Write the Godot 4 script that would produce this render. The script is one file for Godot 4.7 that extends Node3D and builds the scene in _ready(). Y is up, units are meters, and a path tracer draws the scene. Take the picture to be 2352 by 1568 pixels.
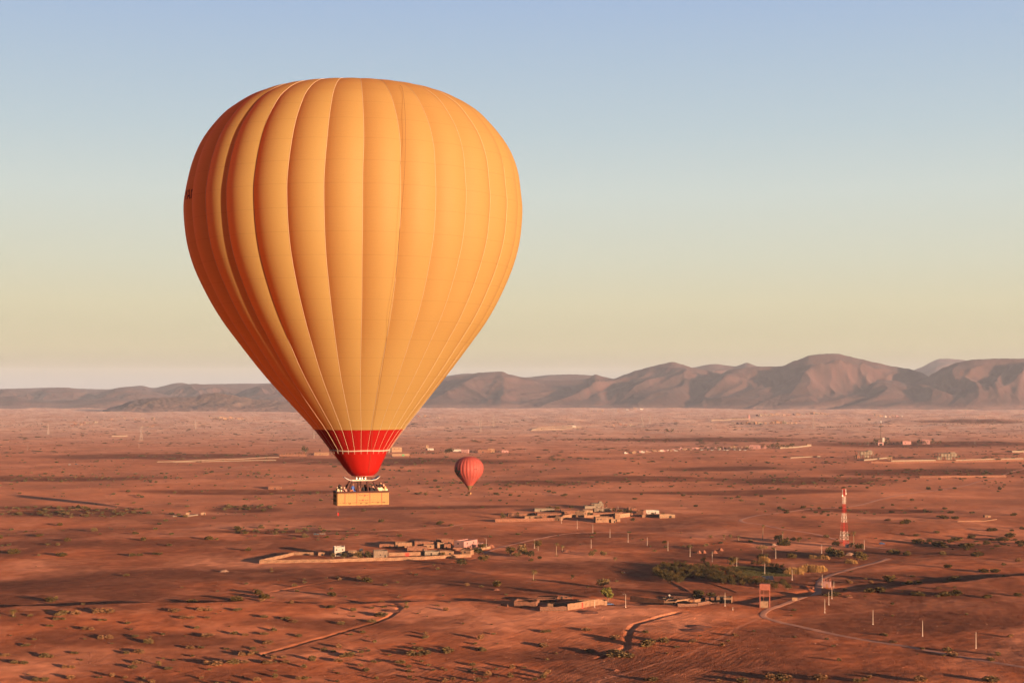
extends Node3D
# A hot air balloon over a red plain at low sun. Distances in metres, y up, the camera looks along -z.
# Sizes were worked out from the photograph read on a 2352 x 1568 grid: the focal length is FOCAL of its units, the eye level lies at row EYE.
const FOCAL := 3267.0
const EYE := 908.0
const CX := 1176.0
const CAM_H := 112.0
const SUN_DIR := Vector3(-0.72, -0.088, -0.69)
const EXPO := 5.5

var rng := RandomNumberGenerator.new()
var used := {}
var mats := {}

# ---------------------------------------------------------------- naming and tagging
func numbered(called: String) -> String:
	var n: int = used.get(called, 0)
	used[called] = n + 1
	return called if n == 0 else "%s_%03d" % [called, n]

func tag(o: Node3D, label: String, category: String, group := "") -> Node3D:
	o.set_meta("label", label)
	o.set_meta("category", category)
	if group != "":
		o.set_meta("group", group)
	return o

func thing(called: String, label: String, category: String, at := Vector3.ZERO, turn := 0.0, group := "") -> Node3D:
	var o := Node3D.new()
	o.name = numbered(called)
	add_child(o)
	o.position = at
	o.rotation.y = turn
	tag(o, label, category, group)
	return o

func part(called: String, mesh: Mesh, m: Material, parent: Node3D, at := Vector3.ZERO) -> MeshInstance3D:
	var o := MeshInstance3D.new()
	o.name = called
	o.mesh = mesh
	o.material_override = m
	o.position = at
	parent.add_child(o, true)
	return o

func single(called: String, label: String, category: String, mesh: Mesh, m: Material, at := Vector3.ZERO, turn := 0.0, group := "") -> MeshInstance3D:
	var o := MeshInstance3D.new()
	o.name = numbered(called)
	o.mesh = mesh
	o.material_override = m
	o.position = at
	o.rotation.y = turn
	add_child(o)
	tag(o, label, category, group)
	return o

func struct(called: String, mesh: Mesh, m: Material, at := Vector3.ZERO) -> MeshInstance3D:
	var o := MeshInstance3D.new()
	o.name = numbered(called)
	o.mesh = mesh
	o.material_override = m
	o.position = at
	add_child(o)
	o.set_meta("kind", "structure")
	return o

func copy_of(o: Node3D, called: String, label: String, at: Vector3, turn := 0.0, size := 1.0, group := "") -> Node3D:
	var c: Node3D = o.duplicate()
	c.name = numbered(called)
	add_child(c)
	c.position = at
	c.rotation = Vector3(0, turn, 0)
	c.scale = Vector3.ONE * size
	c.set_meta("label", label)
	c.set_meta("category", o.get_meta("category"))
	if group != "":
		c.set_meta("group", group)
	elif c.has_meta("group"):
		c.remove_meta("group")
	return c

const ONES := ["", "first", "second", "third", "fourth", "fifth", "sixth", "seventh", "eighth", "ninth", "tenth", "eleventh", "twelfth", "thirteenth", "fourteenth", "fifteenth", "sixteenth", "seventeenth", "eighteenth", "nineteenth"]
const TENS := ["", "", "twenty", "thirty", "forty", "fifty", "sixty", "seventy", "eighty", "ninety"]
const TENTH := ["", "", "twentieth", "thirtieth", "fortieth", "fiftieth", "sixtieth", "seventieth", "eightieth", "ninetieth"]
func ordinal(n: int) -> String:
	if n < 20:
		return ONES[n]
	if n >= 100:
		return "hundredth" if n == 100 else "hundred and " + ordinal(n - 100)
	return TENTH[n / 10] if n % 10 == 0 else TENS[n / 10] + "-" + ONES[n % 10]

# ---------------------------------------------------------------- shapes
func begin() -> SurfaceTool:
	var st := SurfaceTool.new()
	st.begin(Mesh.PRIMITIVE_TRIANGLES)
	st.set_smooth_group(-1)
	return st

func done(st: SurfaceTool) -> ArrayMesh:
	st.generate_normals()
	return st.commit()

func tri(st: SurfaceTool, a: Vector3, b: Vector3, c: Vector3) -> void:
	st.add_vertex(a); st.add_vertex(b); st.add_vertex(c)

func quad(st: SurfaceTool, a: Vector3, b: Vector3, c: Vector3, d: Vector3) -> void:
	tri(st, a, b, c)
	tri(st, a, c, d)

func box(st: SurfaceTool, mid: Vector3, size: Vector3, b := Basis.IDENTITY, taper := 1.0) -> void:
	var h := size * 0.5
	var p := []
	for k in 8:
		var v := Vector3(h.x if k & 1 else -h.x, h.y if k & 2 else -h.y, h.z if k & 4 else -h.z)
		if k & 2:
			v.x *= taper
			v.z *= taper
		p.append(mid + b * v)
	quad(st, p[4], p[6], p[7], p[5])
	quad(st, p[1], p[3], p[2], p[0])
	quad(st, p[5], p[7], p[3], p[1])
	quad(st, p[0], p[2], p[6], p[4])
	quad(st, p[6], p[2], p[3], p[7])
	quad(st, p[0], p[4], p[5], p[1])

func frame_of(d: Vector3) -> Basis:
	var up := Vector3.UP if absf(d.normalized().y) < 0.95 else Vector3.RIGHT
	var x := up.cross(d).normalized()
	return Basis(x, d.normalized().cross(x), d.normalized())

func bar(st: SurfaceTool, a: Vector3, b: Vector3, ra: float, rb := -1.0, sides := 6) -> void:
	tube(st, [a, b], ra, ra if rb < 0.0 else rb, sides)

func tube(st: SurfaceTool, pts: Array, ra: float, rb: float, sides := 6, caps := true) -> void:
	var n := pts.size()
	var rings := []
	for i in n:
		var d: Vector3 = pts[mini(i + 1, n - 1)] - pts[maxi(i - 1, 0)]
		var f := frame_of(d)
		var r := lerpf(ra, rb, float(i) / maxf(n - 1, 1))
		var ring := []
		for k in sides:
			var t := TAU * k / sides
			ring.append(pts[i] + (f.x * cos(t) + f.y * sin(t)) * r)
		rings.append(ring)
	for i in n - 1:
		for k in sides:
			var k2 := (k + 1) % sides
			quad(st, rings[i][k], rings[i + 1][k], rings[i + 1][k2], rings[i][k2])
	if caps:
		for k in range(1, sides - 1):
			tri(st, rings[0][0], rings[0][k], rings[0][k + 1])
			tri(st, rings[n - 1][0], rings[n - 1][k + 1], rings[n - 1][k])

func lathe(st: SurfaceTool, mid: Vector3, prof: Array, sides := 14) -> void:
	for i in prof.size() - 1:
		var a: Vector2 = prof[i]
		var b: Vector2 = prof[i + 1]
		for k in sides:
			var t0 := TAU * k / sides
			var t1 := TAU * (k + 1) / sides
			var p := func(v: Vector2, t: float) -> Vector3: return mid + Vector3(cos(t) * v.x, v.y, sin(t) * v.x)
			quad(st, p.call(a, t1), p.call(b, t1), p.call(b, t0), p.call(a, t0))

# a mesh over a grid of points, smooth normals, rows x cols
func grid_mesh(pts: PackedVector3Array, rows: int, cols: int, uv := PackedVector2Array(), colors := PackedColorArray(), flip := false) -> ArrayMesh:
	var nrm := PackedVector3Array()
	nrm.resize(pts.size())
	for r in rows:
		var r0 := maxi(r - 1, 0) * cols
		var r1 := mini(r + 1, rows - 1) * cols
		for c in cols:
			var du := pts[r * cols + mini(c + 1, cols - 1)] - pts[r * cols + maxi(c - 1, 0)]
			var dv := pts[r1 + c] - pts[r0 + c]
			var n := du.cross(dv).normalized()
			nrm[r * cols + c] = -n if flip else n
	var idx := PackedInt32Array()
	idx.resize((rows - 1) * (cols - 1) * 6)
	var w := 0
	for r in rows - 1:
		for c in cols - 1:
			var a := r * cols + c
			var b := a + 1
			var d := a + cols
			var e := d + 1
			if flip:
				idx[w] = a; idx[w + 1] = b; idx[w + 2] = d
				idx[w + 3] = b; idx[w + 4] = e; idx[w + 5] = d
			else:
				idx[w] = a; idx[w + 1] = d; idx[w + 2] = b
				idx[w + 3] = b; idx[w + 4] = d; idx[w + 5] = e
			w += 6
	var arr := []
	arr.resize(Mesh.ARRAY_MAX)
	arr[Mesh.ARRAY_VERTEX] = pts
	arr[Mesh.ARRAY_NORMAL] = nrm
	arr[Mesh.ARRAY_INDEX] = idx
	if uv.size():
		arr[Mesh.ARRAY_TEX_UV] = uv
	if colors.size():
		arr[Mesh.ARRAY_COLOR] = colors
	var m := ArrayMesh.new()
	m.add_surface_from_arrays(Mesh.PRIMITIVE_TRIANGLES, arr)
	return m

# ---------------------------------------------------------------- materials (colours are linear base colours)
func lin(r: float, g: float, b: float) -> Color:
	return Color(r, g, b).linear_to_srgb()

func mat(called: String, r: float, g: float, b: float, rough := 0.9, metal := 0.0) -> StandardMaterial3D:
	if mats.has(called):
		return mats[called]
	var m := StandardMaterial3D.new()
	m.resource_name = called
	m.albedo_color = lin(r, g, b)
	m.roughness = rough
	m.metallic = metal
	m.metallic_specular = 0.2
	mats[called] = m
	return m

func noise_of(seed_: int, freq: float, octaves := 4, kind := FastNoiseLite.TYPE_SIMPLEX_SMOOTH) -> FastNoiseLite:
	var n := FastNoiseLite.new()
	n.seed = seed_
	n.noise_type = kind
	n.frequency = freq
	n.fractal_octaves = octaves
	n.fractal_type = FastNoiseLite.FRACTAL_FBM if octaves > 1 else FastNoiseLite.FRACTAL_NONE
	return n

# a plaster, mud or concrete: one base colour with uneven stains, laid on by world position
func stained(called: String, r: float, g: float, b: float, spread := 0.35, size := 6.0, rough := 0.95) -> StandardMaterial3D:
	if mats.has(called):
		return mats[called]
	var m := mat(called, r, g, b, rough)
	var n := noise_of(called.hash() % 1000, 0.035, 5)
	var w := 128
	var im := Image.create(w, w, false, Image.FORMAT_RGB8)
	for y in w:
		for x in w:
			var t := Vector2(x, y) / w * TAU
			var k := 1.0 + spread * n.get_noise_3d(cos(t.x) * 20.0 + sin(t.y) * 9.0, sin(t.x) * 20.0 + 31.0, cos(t.y) * 20.0) * 1.6
			k = clampf(k * 0.8, 0.15, 1.0)
			im.set_pixel(x, y, Color(k, k * lerpf(1.0, 0.97, k), k * 0.97).linear_to_srgb())
	m.albedo_color = lin(r * 1.25, g * 1.25, b * 1.25)
	m.albedo_texture = ImageTexture.create_from_image(im)
	m.uv1_triplanar = true
	m.uv1_world_triplanar = true
	m.uv1_scale = Vector3.ONE / size
	return m

# ---------------------------------------------------------------- the lie of the land
const ROW_A := 1672.0   # rows of the ground sheet follow the reading grid, one per unit
const ROW_B := 925.0
var n_rows := 0
var n_cols := 0
var row_z := PackedFloat32Array()
var col_u := PackedFloat32Array()
var height := PackedFloat32Array()
var tint := PackedColorArray()
const DENSE := 0.40
const DENSE_COLS := 820

func flat_at(px: float, py: float) -> Vector2:
	var d := CAM_H * FOCAL / (py - EYE)
	return Vector2((px - CX) / FOCAL * d, -d)

func ground_y(x: float, z: float) -> float:
	var d := clampf(-z, row_z[0] + 0.01, row_z[n_rows - 1] - 0.01)
	var fr := ROW_A - (EYE + CAM_H * FOCAL / d)
	var r := clampi(int(fr), 0, n_rows - 2)
	fr = clampf((d - row_z[r]) / (row_z[r + 1] - row_z[r]), 0.0, 1.0)
	var u := x / d
	var fc := (u + DENSE) / (2.0 * DENSE) * (DENSE_COLS - 1)
	if fc < 0.0 or fc > DENSE_COLS - 2:
		return 0.0
	var c := int(fc)
	fc -= c
	var k := r * DENSE_COLS + c
	return lerpf(lerpf(height[k], height[k + 1], fc), lerpf(height[k + DENSE_COLS], height[k + DENSE_COLS + 1], fc), fr)

# the point of the ground that lies at a place of the reading grid
func at(px: float, py: float) -> Vector3:
	var h := 0.0
	var d := 0.0
	for k in 8:
		d = (CAM_H - h) * FOCAL / (py - EYE)
		var nh := ground_y((px - CX) / FOCAL * d, -d)
		h = lerpf(h, nh, 0.7)
	return Vector3((px - CX) / FOCAL * d, h, -d)

func on_ground(x: float, z: float) -> Vector3:
	return Vector3(x, ground_y(x, z), z)

func metres(p: Vector3, units: float) -> float:
	return units * -p.z / FOCAL

func px_of(p: Vector3) -> Vector2:
	return Vector2(CX + p.x * FOCAL / -p.z, EYE + (CAM_H - p.y) * FOCAL / -p.z)

func smooth(a: float, b: float, x: float) -> float:
	var t := clampf((x - a) / (b - a), 0.0, 1.0)
	return t * t * (3.0 - 2.0 * t)

# near edge of the dry river bed: x -> distance
var bank := []
func bank_z(x: float) -> float:
	if x <= bank[0].x:
		return -bank[0].y
	for i in bank.size() - 1:
		if x < bank[i + 1].x:
			return lerpf(-bank[i].y, -bank[i + 1].y, (x - bank[i].x) / (bank[i + 1].x - bank[i].x))
	return -bank[-1].y

func build_land() -> void:
	for p in [[-300, 1424], [0, 1416], [240, 1408], [430, 1402], [620, 1399], [850, 1394], [1050, 1391], [1180, 1389], [1400, 1398], [1700, 1392], [1850, 1374], [1950, 1362], [2100, 1352], [2352, 1337], [2650, 1322]]:
		bank.append(flat_at(p[0], p[1]))
	n_rows = int(ROW_A - ROW_B) + 1
	for r in n_rows:
		row_z.append(CAM_H * FOCAL / (ROW_A - r - EYE))
	height.resize(n_rows * DENSE_COLS)
	tint.resize(n_rows * DENSE_COLS)
	var broad := noise_of(3, 1.0 / 420.0, 3)
	broad.fractal_gain = 0.42
	var small := noise_of(5, 1.0 / 14.0, 3)
	var soil := noise_of(8, 1.0 / 210.0, 4)
	var speck := noise_of(9, 1.0 / 5.0, 2)
	var patch := noise_of(17, 1.0 / 62.0, 4)
	var drift := noise_of(19, 1.0 / 150.0, 3)
	var edge := noise_of(11, 1.0 / 30.0, 3)
	var furrow := noise_of(13, 1.0 / 60.0, 2)
	var red := Color(0.335, 0.098, 0.040)
	var pale := Color(0.49, 0.182, 0.090)
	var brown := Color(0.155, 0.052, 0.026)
	# darker, scrubby silt, and broad shadow bands painted into the soil colour (middle x, y, half width, half height on the reading grid)
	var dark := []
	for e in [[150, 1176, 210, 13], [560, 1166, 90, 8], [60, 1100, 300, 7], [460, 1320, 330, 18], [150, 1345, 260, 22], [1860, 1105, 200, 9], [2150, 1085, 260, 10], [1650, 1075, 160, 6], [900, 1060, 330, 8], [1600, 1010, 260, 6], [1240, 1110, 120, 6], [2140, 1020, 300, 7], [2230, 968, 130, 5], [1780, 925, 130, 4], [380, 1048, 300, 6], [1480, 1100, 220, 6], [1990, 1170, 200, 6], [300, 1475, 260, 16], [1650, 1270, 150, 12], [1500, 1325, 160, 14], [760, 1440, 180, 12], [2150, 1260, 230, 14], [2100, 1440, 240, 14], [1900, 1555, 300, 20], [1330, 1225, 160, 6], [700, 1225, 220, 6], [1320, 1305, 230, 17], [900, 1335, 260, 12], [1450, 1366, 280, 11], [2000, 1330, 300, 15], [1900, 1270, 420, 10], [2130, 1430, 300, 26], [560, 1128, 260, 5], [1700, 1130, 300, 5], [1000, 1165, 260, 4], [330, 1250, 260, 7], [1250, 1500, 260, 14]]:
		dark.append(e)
	for r in n_rows:
		var d := row_z[r]
		var py := ROW_A - r
		var far := smooth(10500.0, 17000.0, d) * 62.0
		var near := 1.0 - smooth(900.0, 1700.0, d)
		var rough := 1.0 - smooth(2500.0, 6000.0, d)
		for c in DENSE_COLS:
			var u := (float(c) / (DENSE_COLS - 1) * 2.0 - 1.0) * DENSE
			var x := u * d
			var k := r * DENSE_COLS + c
			var h := broad.get_noise_2d(x, d) * 3.3 * lerpf(1.0, 2.2, smooth(2500.0, 7000.0, d)) + far
			if rough > 0.0:
				h += small.get_noise_2d(x, d) * 0.16 * rough
			if near > 0.0:
				h += speck.get_noise_2d(x, d) * 0.05 * near
				var bz := bank_z(x) + edge.get_noise_2d(x, 0.0) * 7.0
				var s := bz - d
				var amp := 3.5 * (0.35 + 0.65 * smooth(120.0, 190.0, absf(x - 60.0)))
				h += amp * smooth(-2.0, 2.0, s) * exp(-maxf(s, 0.0) / 170.0) * near
				h -= 0.7 * smooth(-32.0, -18.0, s) * (1.0 - smooth(-3.0, 1.0, s)) * near
				var plough := smooth(560.0, 600.0, d + 40.0) * (1.0 - smooth(725.0, 760.0, d)) * smooth(-110.0, -70.0, x) * (1.0 - smooth(95.0, 130.0, x))
				if plough > 0.0:
					h += plough * 0.028 * sin((x * 0.86 - d * 0.5 + furrow.get_noise_2d(x, d) * 5.0) * TAU / 2.7)
			height[k] = h
			var s1 := soil.get_noise_2d(x, d)
			var col := red.lerp(pale, smooth(0.0, 0.55, s1)).lerp(brown, smooth(0.0, 0.42, -s1) * 0.9)
			# crisp-edged sheets of gravel and silt
			var pt := patch.get_noise_2d(x, d * 0.8)
			var dt := drift.get_noise_2d(x * 0.7, d)
			col = col.lerp(brown, smooth(0.10, 0.22, pt) * 0.42).lerp(pale, smooth(0.12, 0.26, -pt) * 0.28).lerp(brown, smooth(0.12, 0.20, dt) * 0.40)
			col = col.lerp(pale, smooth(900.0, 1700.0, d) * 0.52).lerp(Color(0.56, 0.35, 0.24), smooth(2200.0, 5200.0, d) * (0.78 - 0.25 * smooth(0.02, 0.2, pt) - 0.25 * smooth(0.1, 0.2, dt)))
			var px := CX + u * FOCAL
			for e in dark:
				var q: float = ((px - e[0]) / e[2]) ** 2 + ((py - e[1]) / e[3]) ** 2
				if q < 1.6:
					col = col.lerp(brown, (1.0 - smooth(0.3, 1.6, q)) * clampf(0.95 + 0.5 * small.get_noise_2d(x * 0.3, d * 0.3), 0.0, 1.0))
			var g := 1.0 + speck.get_noise_2d(x * 0.5, d * 0.5) * 0.22 * near + small.get_noise_2d(x + 900.0, d) * 0.14
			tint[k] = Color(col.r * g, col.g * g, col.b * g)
	# ditches and low field banks: points on the reading grid, half width, depth (negative: a bank)
	for e in [
		[[[598, 1503], [650, 1490], [705, 1474], [760, 1460], [810, 1447], [862, 1434], [893, 1423], [908, 1413], [918, 1404], [905, 1397]], 2.6, 1.5],
		[[[900, 1400], [930, 1394], [1010, 1391], [1080, 1390]], 1.6, -0.5],
		[[[1375, 1508], [1400, 1498], [1438, 1487], [1440, 1462], [1446, 1446], [1460, 1436], [1490, 1428], [1520, 1420], [1555, 1412]], 3.2, 1.7],
		[[[1470, 1436], [1540, 1428], [1600, 1420], [1660, 1424]], 3.4, -0.6],
		[[[620, 1362], [700, 1347], [760, 1338], [800, 1331], [880, 1318], [960, 1307], [1010, 1298], [1060, 1289], [1100, 1280]], 2.2, 1.2],
		[[[605, 1361], [690, 1346], [800, 1328], [960, 1304], [1060, 1286]], 1.2, -0.25],
		[[[860, 1340], [980, 1328], [1120, 1322], [1260, 1318]], 1.3, -0.5],
		[[[1544, 1338], [1565, 1350], [1585, 1364]], 1.6, -1.2],
		[[[1620, 1336], [1660, 1350], [1694, 1364]], 1.6, -1.2],
		[[[430, 1386], [560, 1382], [700, 1380]], 1.4, -0.6],
		[[[250, 1372], [400, 1355], [560, 1332], [700, 1312]], 1.0, 0.5],
		[[[1805, 1336], [1850, 1344], [1868, 1358], [1860, 1368]], 2.6, -1.6],
		[[[700, 1492], [790, 1494], [840, 1490]], 2.0, 0.8],
	]:
		carve(e[0], e[1] * (0.75 if e[2] > 0.0 else 0.9), e[2] * 0.25)
	# wheel marks and trodden lines: packed soil of another tone
	var packed := Color(0.43, 0.165, 0.088)
	var churned := Color(0.20, 0.068, 0.034)
	for e in [
		[[[1752, 1418], [1700, 1438], [1648, 1470], [1570, 1505], [1430, 1545], [1340, 1566]], 0.75, 0.6, packed],
		[[[1758, 1420], [1706, 1441], [1656, 1472], [1590, 1508], [1470, 1548], [1420, 1568]], 0.6, 0.55, churned],
		[[[1690, 1442], [1672, 1475], [1676, 1505], [1664, 1530]], 0.6, 0.55, churned],
		[[[1700, 1442], [1684, 1475], [1688, 1505], [1676, 1530]], 0.6, 0.5, churned],
		[[[2000, 1478], [1985, 1510], [1990, 1545], [1975, 1568]], 0.6, 0.5, churned],
		[[[2012, 1480], [1998, 1510], [2003, 1545], [1990, 1568]], 0.6, 0.5, churned],
		[[[1200, 1345], [1225, 1360], [1240, 1378]], 0.8, 0.55, churned],
		[[[1215, 1342], [1245, 1360], [1262, 1376]], 0.8, 0.55, churned],
		[[[1180, 1348], [1200, 1362], [1210, 1380]], 0.8, 0.5, churned],
		[[[0, 1385], [170, 1374], [330, 1356], [470, 1334], [590, 1314]], 1.0, 0.6, churned],
		[[[0, 1302], [200, 1296], [420, 1300], [560, 1312]], 1.0, 0.4, packed],
		[[[880, 1222], [1000, 1214], [1130, 1206], [1230, 1206]], 1.2, 0.5, packed],
		[[[1095, 1280], [1180, 1290], [1300, 1296], [1480, 1300]], 1.6, 0.6, churned],
		[[[1560, 1338], [1610, 1356], [1650, 1374]], 0.7, 0.6, churned], [[[1575, 1336], [1625, 1354], [1664, 1370]], 0.7, 0.6, churned], [[[1590, 1334], [1638, 1350], [1676, 1366]], 0.7, 0.6, churned],
		[[[1240, 1404], [1330, 1412], [1440, 1404], [1560, 1402], [1690, 1394]], 2.6, 0.6, churned],
		[[[1900, 1352], [1960, 1356], [2050, 1350]], 2.2, 0.6, churned],
		[[[430, 1506], [520, 1500], [620, 1494]], 1.4, 0.6, churned],
		[[[1300, 1440], [1400, 1434], [1480, 1436]], 1.8, 0.5, packed]]:
		carve(e[0], e[1], e[2], e[3])

func carve(pts: Array, half: float, deep: float, colour := Color(-1, 0, 0)) -> void:
	for i in pts.size() - 1:
		var a := flat_at(pts[i][0], pts[i][1])
		var b := flat_at(pts[i + 1][0], pts[i + 1][1])
		var reach := half * 2.2
		var d0 := minf(-a.y, -b.y) - reach
		var d1 := maxf(-a.y, -b.y) + reach
		var r0 := clampi(int(ROW_A - (EYE + CAM_H * FOCAL / d0)), 0, n_rows - 1)
		var r1 := clampi(int(ROW_A - (EYE + CAM_H * FOCAL / d1)) + 1, 0, n_rows - 1)
		for r in range(r0, r1 + 1):
			var d := row_z[r]
			var x0 := minf(a.x, b.x) - reach
			var x1 := maxf(a.x, b.x) + reach
			var c0 := clampi(int((x0 / d + DENSE) / (2.0 * DENSE) * (DENSE_COLS - 1)), 0, DENSE_COLS - 1)
			var c1 := clampi(int((x1 / d + DENSE) / (2.0 * DENSE) * (DENSE_COLS - 1)) + 1, 0, DENSE_COLS - 1)
			for c in range(c0, c1 + 1):
				var p := Vector2((float(c) / (DENSE_COLS - 1) * 2.0 - 1.0) * DENSE * d, -d)
				var q := Geometry2D.get_closest_point_to_segment(p, a, b)
				var s := p.distance_to(q)
				if s > reach:
					continue
				var k := r * DENSE_COLS + c
				if colour.r >= 0.0:
					tint[k] = tint[k].lerp(colour, (1.0 - smooth(half * 0.7, half * 1.3, s)) * deep)
					continue
				# a joint of two pieces must not be dug twice: keep what the deeper one asks for
				var want := -deep * (1.0 - smooth(half * 0.25, half, s))
				if deep > 0.0:
					want += 0.04 * deep * smooth(half, half * 1.3, s) * (1.0 - smooth(half * 1.4, half * 2.2, s))
				var seen: float = dug.get(k, 0.0)
				if absf(want) > absf(seen):
					height[k] += want - seen
					dug[k] = want
var dug := {}

func commit_land(m: Material) -> void:
	# the dense fan in front, wide coarse wings beside it, and a coarse floor behind the camera: one sheet
	var wing := [0.46, 0.6, 0.9, 1.6]
	var us := PackedFloat32Array()
	for k in range(wing.size() - 1, -1, -1):
		us.append(-wing[k])
	for c in DENSE_COLS:
		us.append((float(c) / (DENSE_COLS - 1) * 2.0 - 1.0) * DENSE)
	for k in wing.size():
		us.append(wing[k])
	var cols := us.size()
	var pts := PackedVector3Array()
	var cs := PackedColorArray()
	var back := [[-6000.0, 9000.0], [-1500.0, 3000.0], [0.0, 900.0], [250.0, 550.0]]
	for b in back:
		for c in cols:
			pts.append(Vector3(us[c] * b[1], 0.0, -b[0]))
			cs.append(Color(0.34, 0.135, 0.08))
	for r in n_rows:
		for c in cols:
			var q := clampi(c - wing.size(), 0, DENSE_COLS - 1)
			pts.append(Vector3(us[c] * row_z[r], height[r * DENSE_COLS + q], -row_z[r]))
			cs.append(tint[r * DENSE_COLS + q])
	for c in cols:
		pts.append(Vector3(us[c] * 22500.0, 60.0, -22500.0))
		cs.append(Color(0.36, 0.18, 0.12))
	var uv := PackedVector2Array()
	uv.resize(pts.size())
	for i in pts.size():
		uv[i] = Vector2(pts[i].x, pts[i].z)
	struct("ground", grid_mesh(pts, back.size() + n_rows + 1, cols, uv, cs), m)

# a strip that lies on the ground along points of the reading grid
func strip(pts: Array, width: float, lift := 0.06) -> ArrayMesh:
	var curve := Curve3D.new()
	for i in pts.size():
		var p := flat_at(pts[i][0], pts[i][1])
		var a := flat_at(pts[maxi(i - 1, 0)][0], pts[maxi(i - 1, 0)][1])
		var b := flat_at(pts[mini(i + 1, pts.size() - 1)][0], pts[mini(i + 1, pts.size() - 1)][1])
		var t := (b - a) * 0.17
		curve.add_point(Vector3(p.x, 0, p.y), Vector3(-t.x, 0, -t.y), Vector3(t.x, 0, t.y))
	var n := int(curve.get_baked_length() / 2.0)
	var w := [-0.62, -0.5, -0.3, -0.18, 0.18, 0.3, 0.5, 0.62]
	var ups := [-0.25, 0.0, -0.04, 0.0, 0.01, -0.04, 0.0, -0.25]
	var g := PackedVector3Array()
	var wob := noise_of(21, 0.05, 2)
	for i in n + 1:
		var o := curve.sample_baked(minf(i * 2.0, curve.get_baked_length()))
		var o2 := curve.sample_baked(minf(i * 2.0 + 1.0, curve.get_baked_length()))
		var o1 := curve.sample_baked(maxf(minf(i * 2.0, curve.get_baked_length()) - 1.0, 0.0))
		var side := (o2 - o1).normalized().cross(Vector3.UP)
		for k in w.size():
			var p: Vector3 = o + side * (w[k] * width * (1.0 + 0.25 * wob.get_noise_2d(i * 2.0, k * 7.0)))
			p.y = ground_y(p.x, p.z) + lift + ups[k]
			g.append(p)
	return grid_mesh(g, n + 1, w.size())

# ---------------------------------------------------------------- hills
# crest: [x, y, distance] on the reading grid; front, rear: how far the slopes reach; valleys cut the flanks
func hill(crest: Array, front: float, rear: float, seed_: int, cut: float, spur: float, m: Material, foot_y := -6.0, fine := 0.0, tone := Color(0.054, 0.0265, 0.022)) -> void:
	var cols := 260
	var rows := 90
	var nv := noise_of(seed_, 0.8 / spur, 4)
	nv.fractal_type = FastNoiseLite.FRACTAL_RIDGED
	nv.fractal_gain = 0.42
	var warp := noise_of(seed_ + 50, 1.0 / (spur * 2.0), 2)
	var crag := noise_of(seed_ + 9, 1.0 / 60.0, 4)
	var x0: float = crest[0][0]
	var x1: float = crest[-1][0]
	var pts := PackedVector3Array()
	var cs := PackedColorArray()
	var fan := Color(0.21, 0.115, 0.082)   # outwash soil round the foot
	for r in rows:
		var v := float(r) / (rows - 1)
		for c in cols:
			var px := lerpf(x0, x1, float(c) / (cols - 1))
			var i := 0
			while i < crest.size() - 2 and px > crest[i + 1][0]:
				i += 1
			var t: float = (px - crest[i][0]) / (crest[i + 1][0] - crest[i][0])
			# Catmull-Rom through the crest
			var p0 = crest[maxi(i - 1, 0)]
			var p1 = crest[i]
			var p2 = crest[i + 1]
			var p3 = crest[mini(i + 2, crest.size() - 1)]
			var cy := lerpf(p1[1], p2[1], t * t * (3.0 - 2.0 * t)) * 0.5 + cubic_interpolate(p1[1], p2[1], p0[1], p3[1], t) * 0.5
			var cd := lerpf(p1[2], p2[2], t)
			var top := CAM_H - (cy - EYE) / FOCAL * cd
			var d := cd + lerpf(-front, rear, v)
			var s := (d - cd) / (front if d < cd else rear)
			var x := (px - CX) / FOCAL * (cd + (d - cd) * 0.5)
			var w := warp.get_noise_2d(x, d) * spur * 0.35
			var ridge := 0.5 + 0.5 * nv.get_noise_2d(x * 1.0 + w - (d - cd) * 0.35, d * 0.38 + w)
			var a := absf(s)
			var prof := pow(1.0 - a, 1.12) * (1.0 - 0.16 * a)
			var grow := smooth(0.03, 0.35, a) * (1.0 - smooth(0.8, 1.0, a))
			var h := foot_y + (top - foot_y) * prof * (1.0 + cut * grow * (ridge - 0.62) * 1.6)
			h += crag.get_noise_2d(x, d) * (3.0 + fine) * smooth(0.0, 0.15, 1.0 - a)
			# the two ends of the ridge run down into the plain
			var e := float(c) / (cols - 1)
			h = lerpf(foot_y - 4.0, h, smooth(0.0, 0.03, e) * smooth(0.0, 0.03, 1.0 - e))
			pts.append(Vector3((px - CX) / FOCAL * d, h, -d))
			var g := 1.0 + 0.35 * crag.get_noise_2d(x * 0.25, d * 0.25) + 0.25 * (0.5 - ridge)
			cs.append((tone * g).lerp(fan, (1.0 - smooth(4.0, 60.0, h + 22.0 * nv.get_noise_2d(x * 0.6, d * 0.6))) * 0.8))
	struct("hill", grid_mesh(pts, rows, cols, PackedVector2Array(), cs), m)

# ---------------------------------------------------------------- balloons
const PPM := 25.0            # units of the reading grid per metre at the big balloon
const BD := 130.7            # its distance

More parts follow.
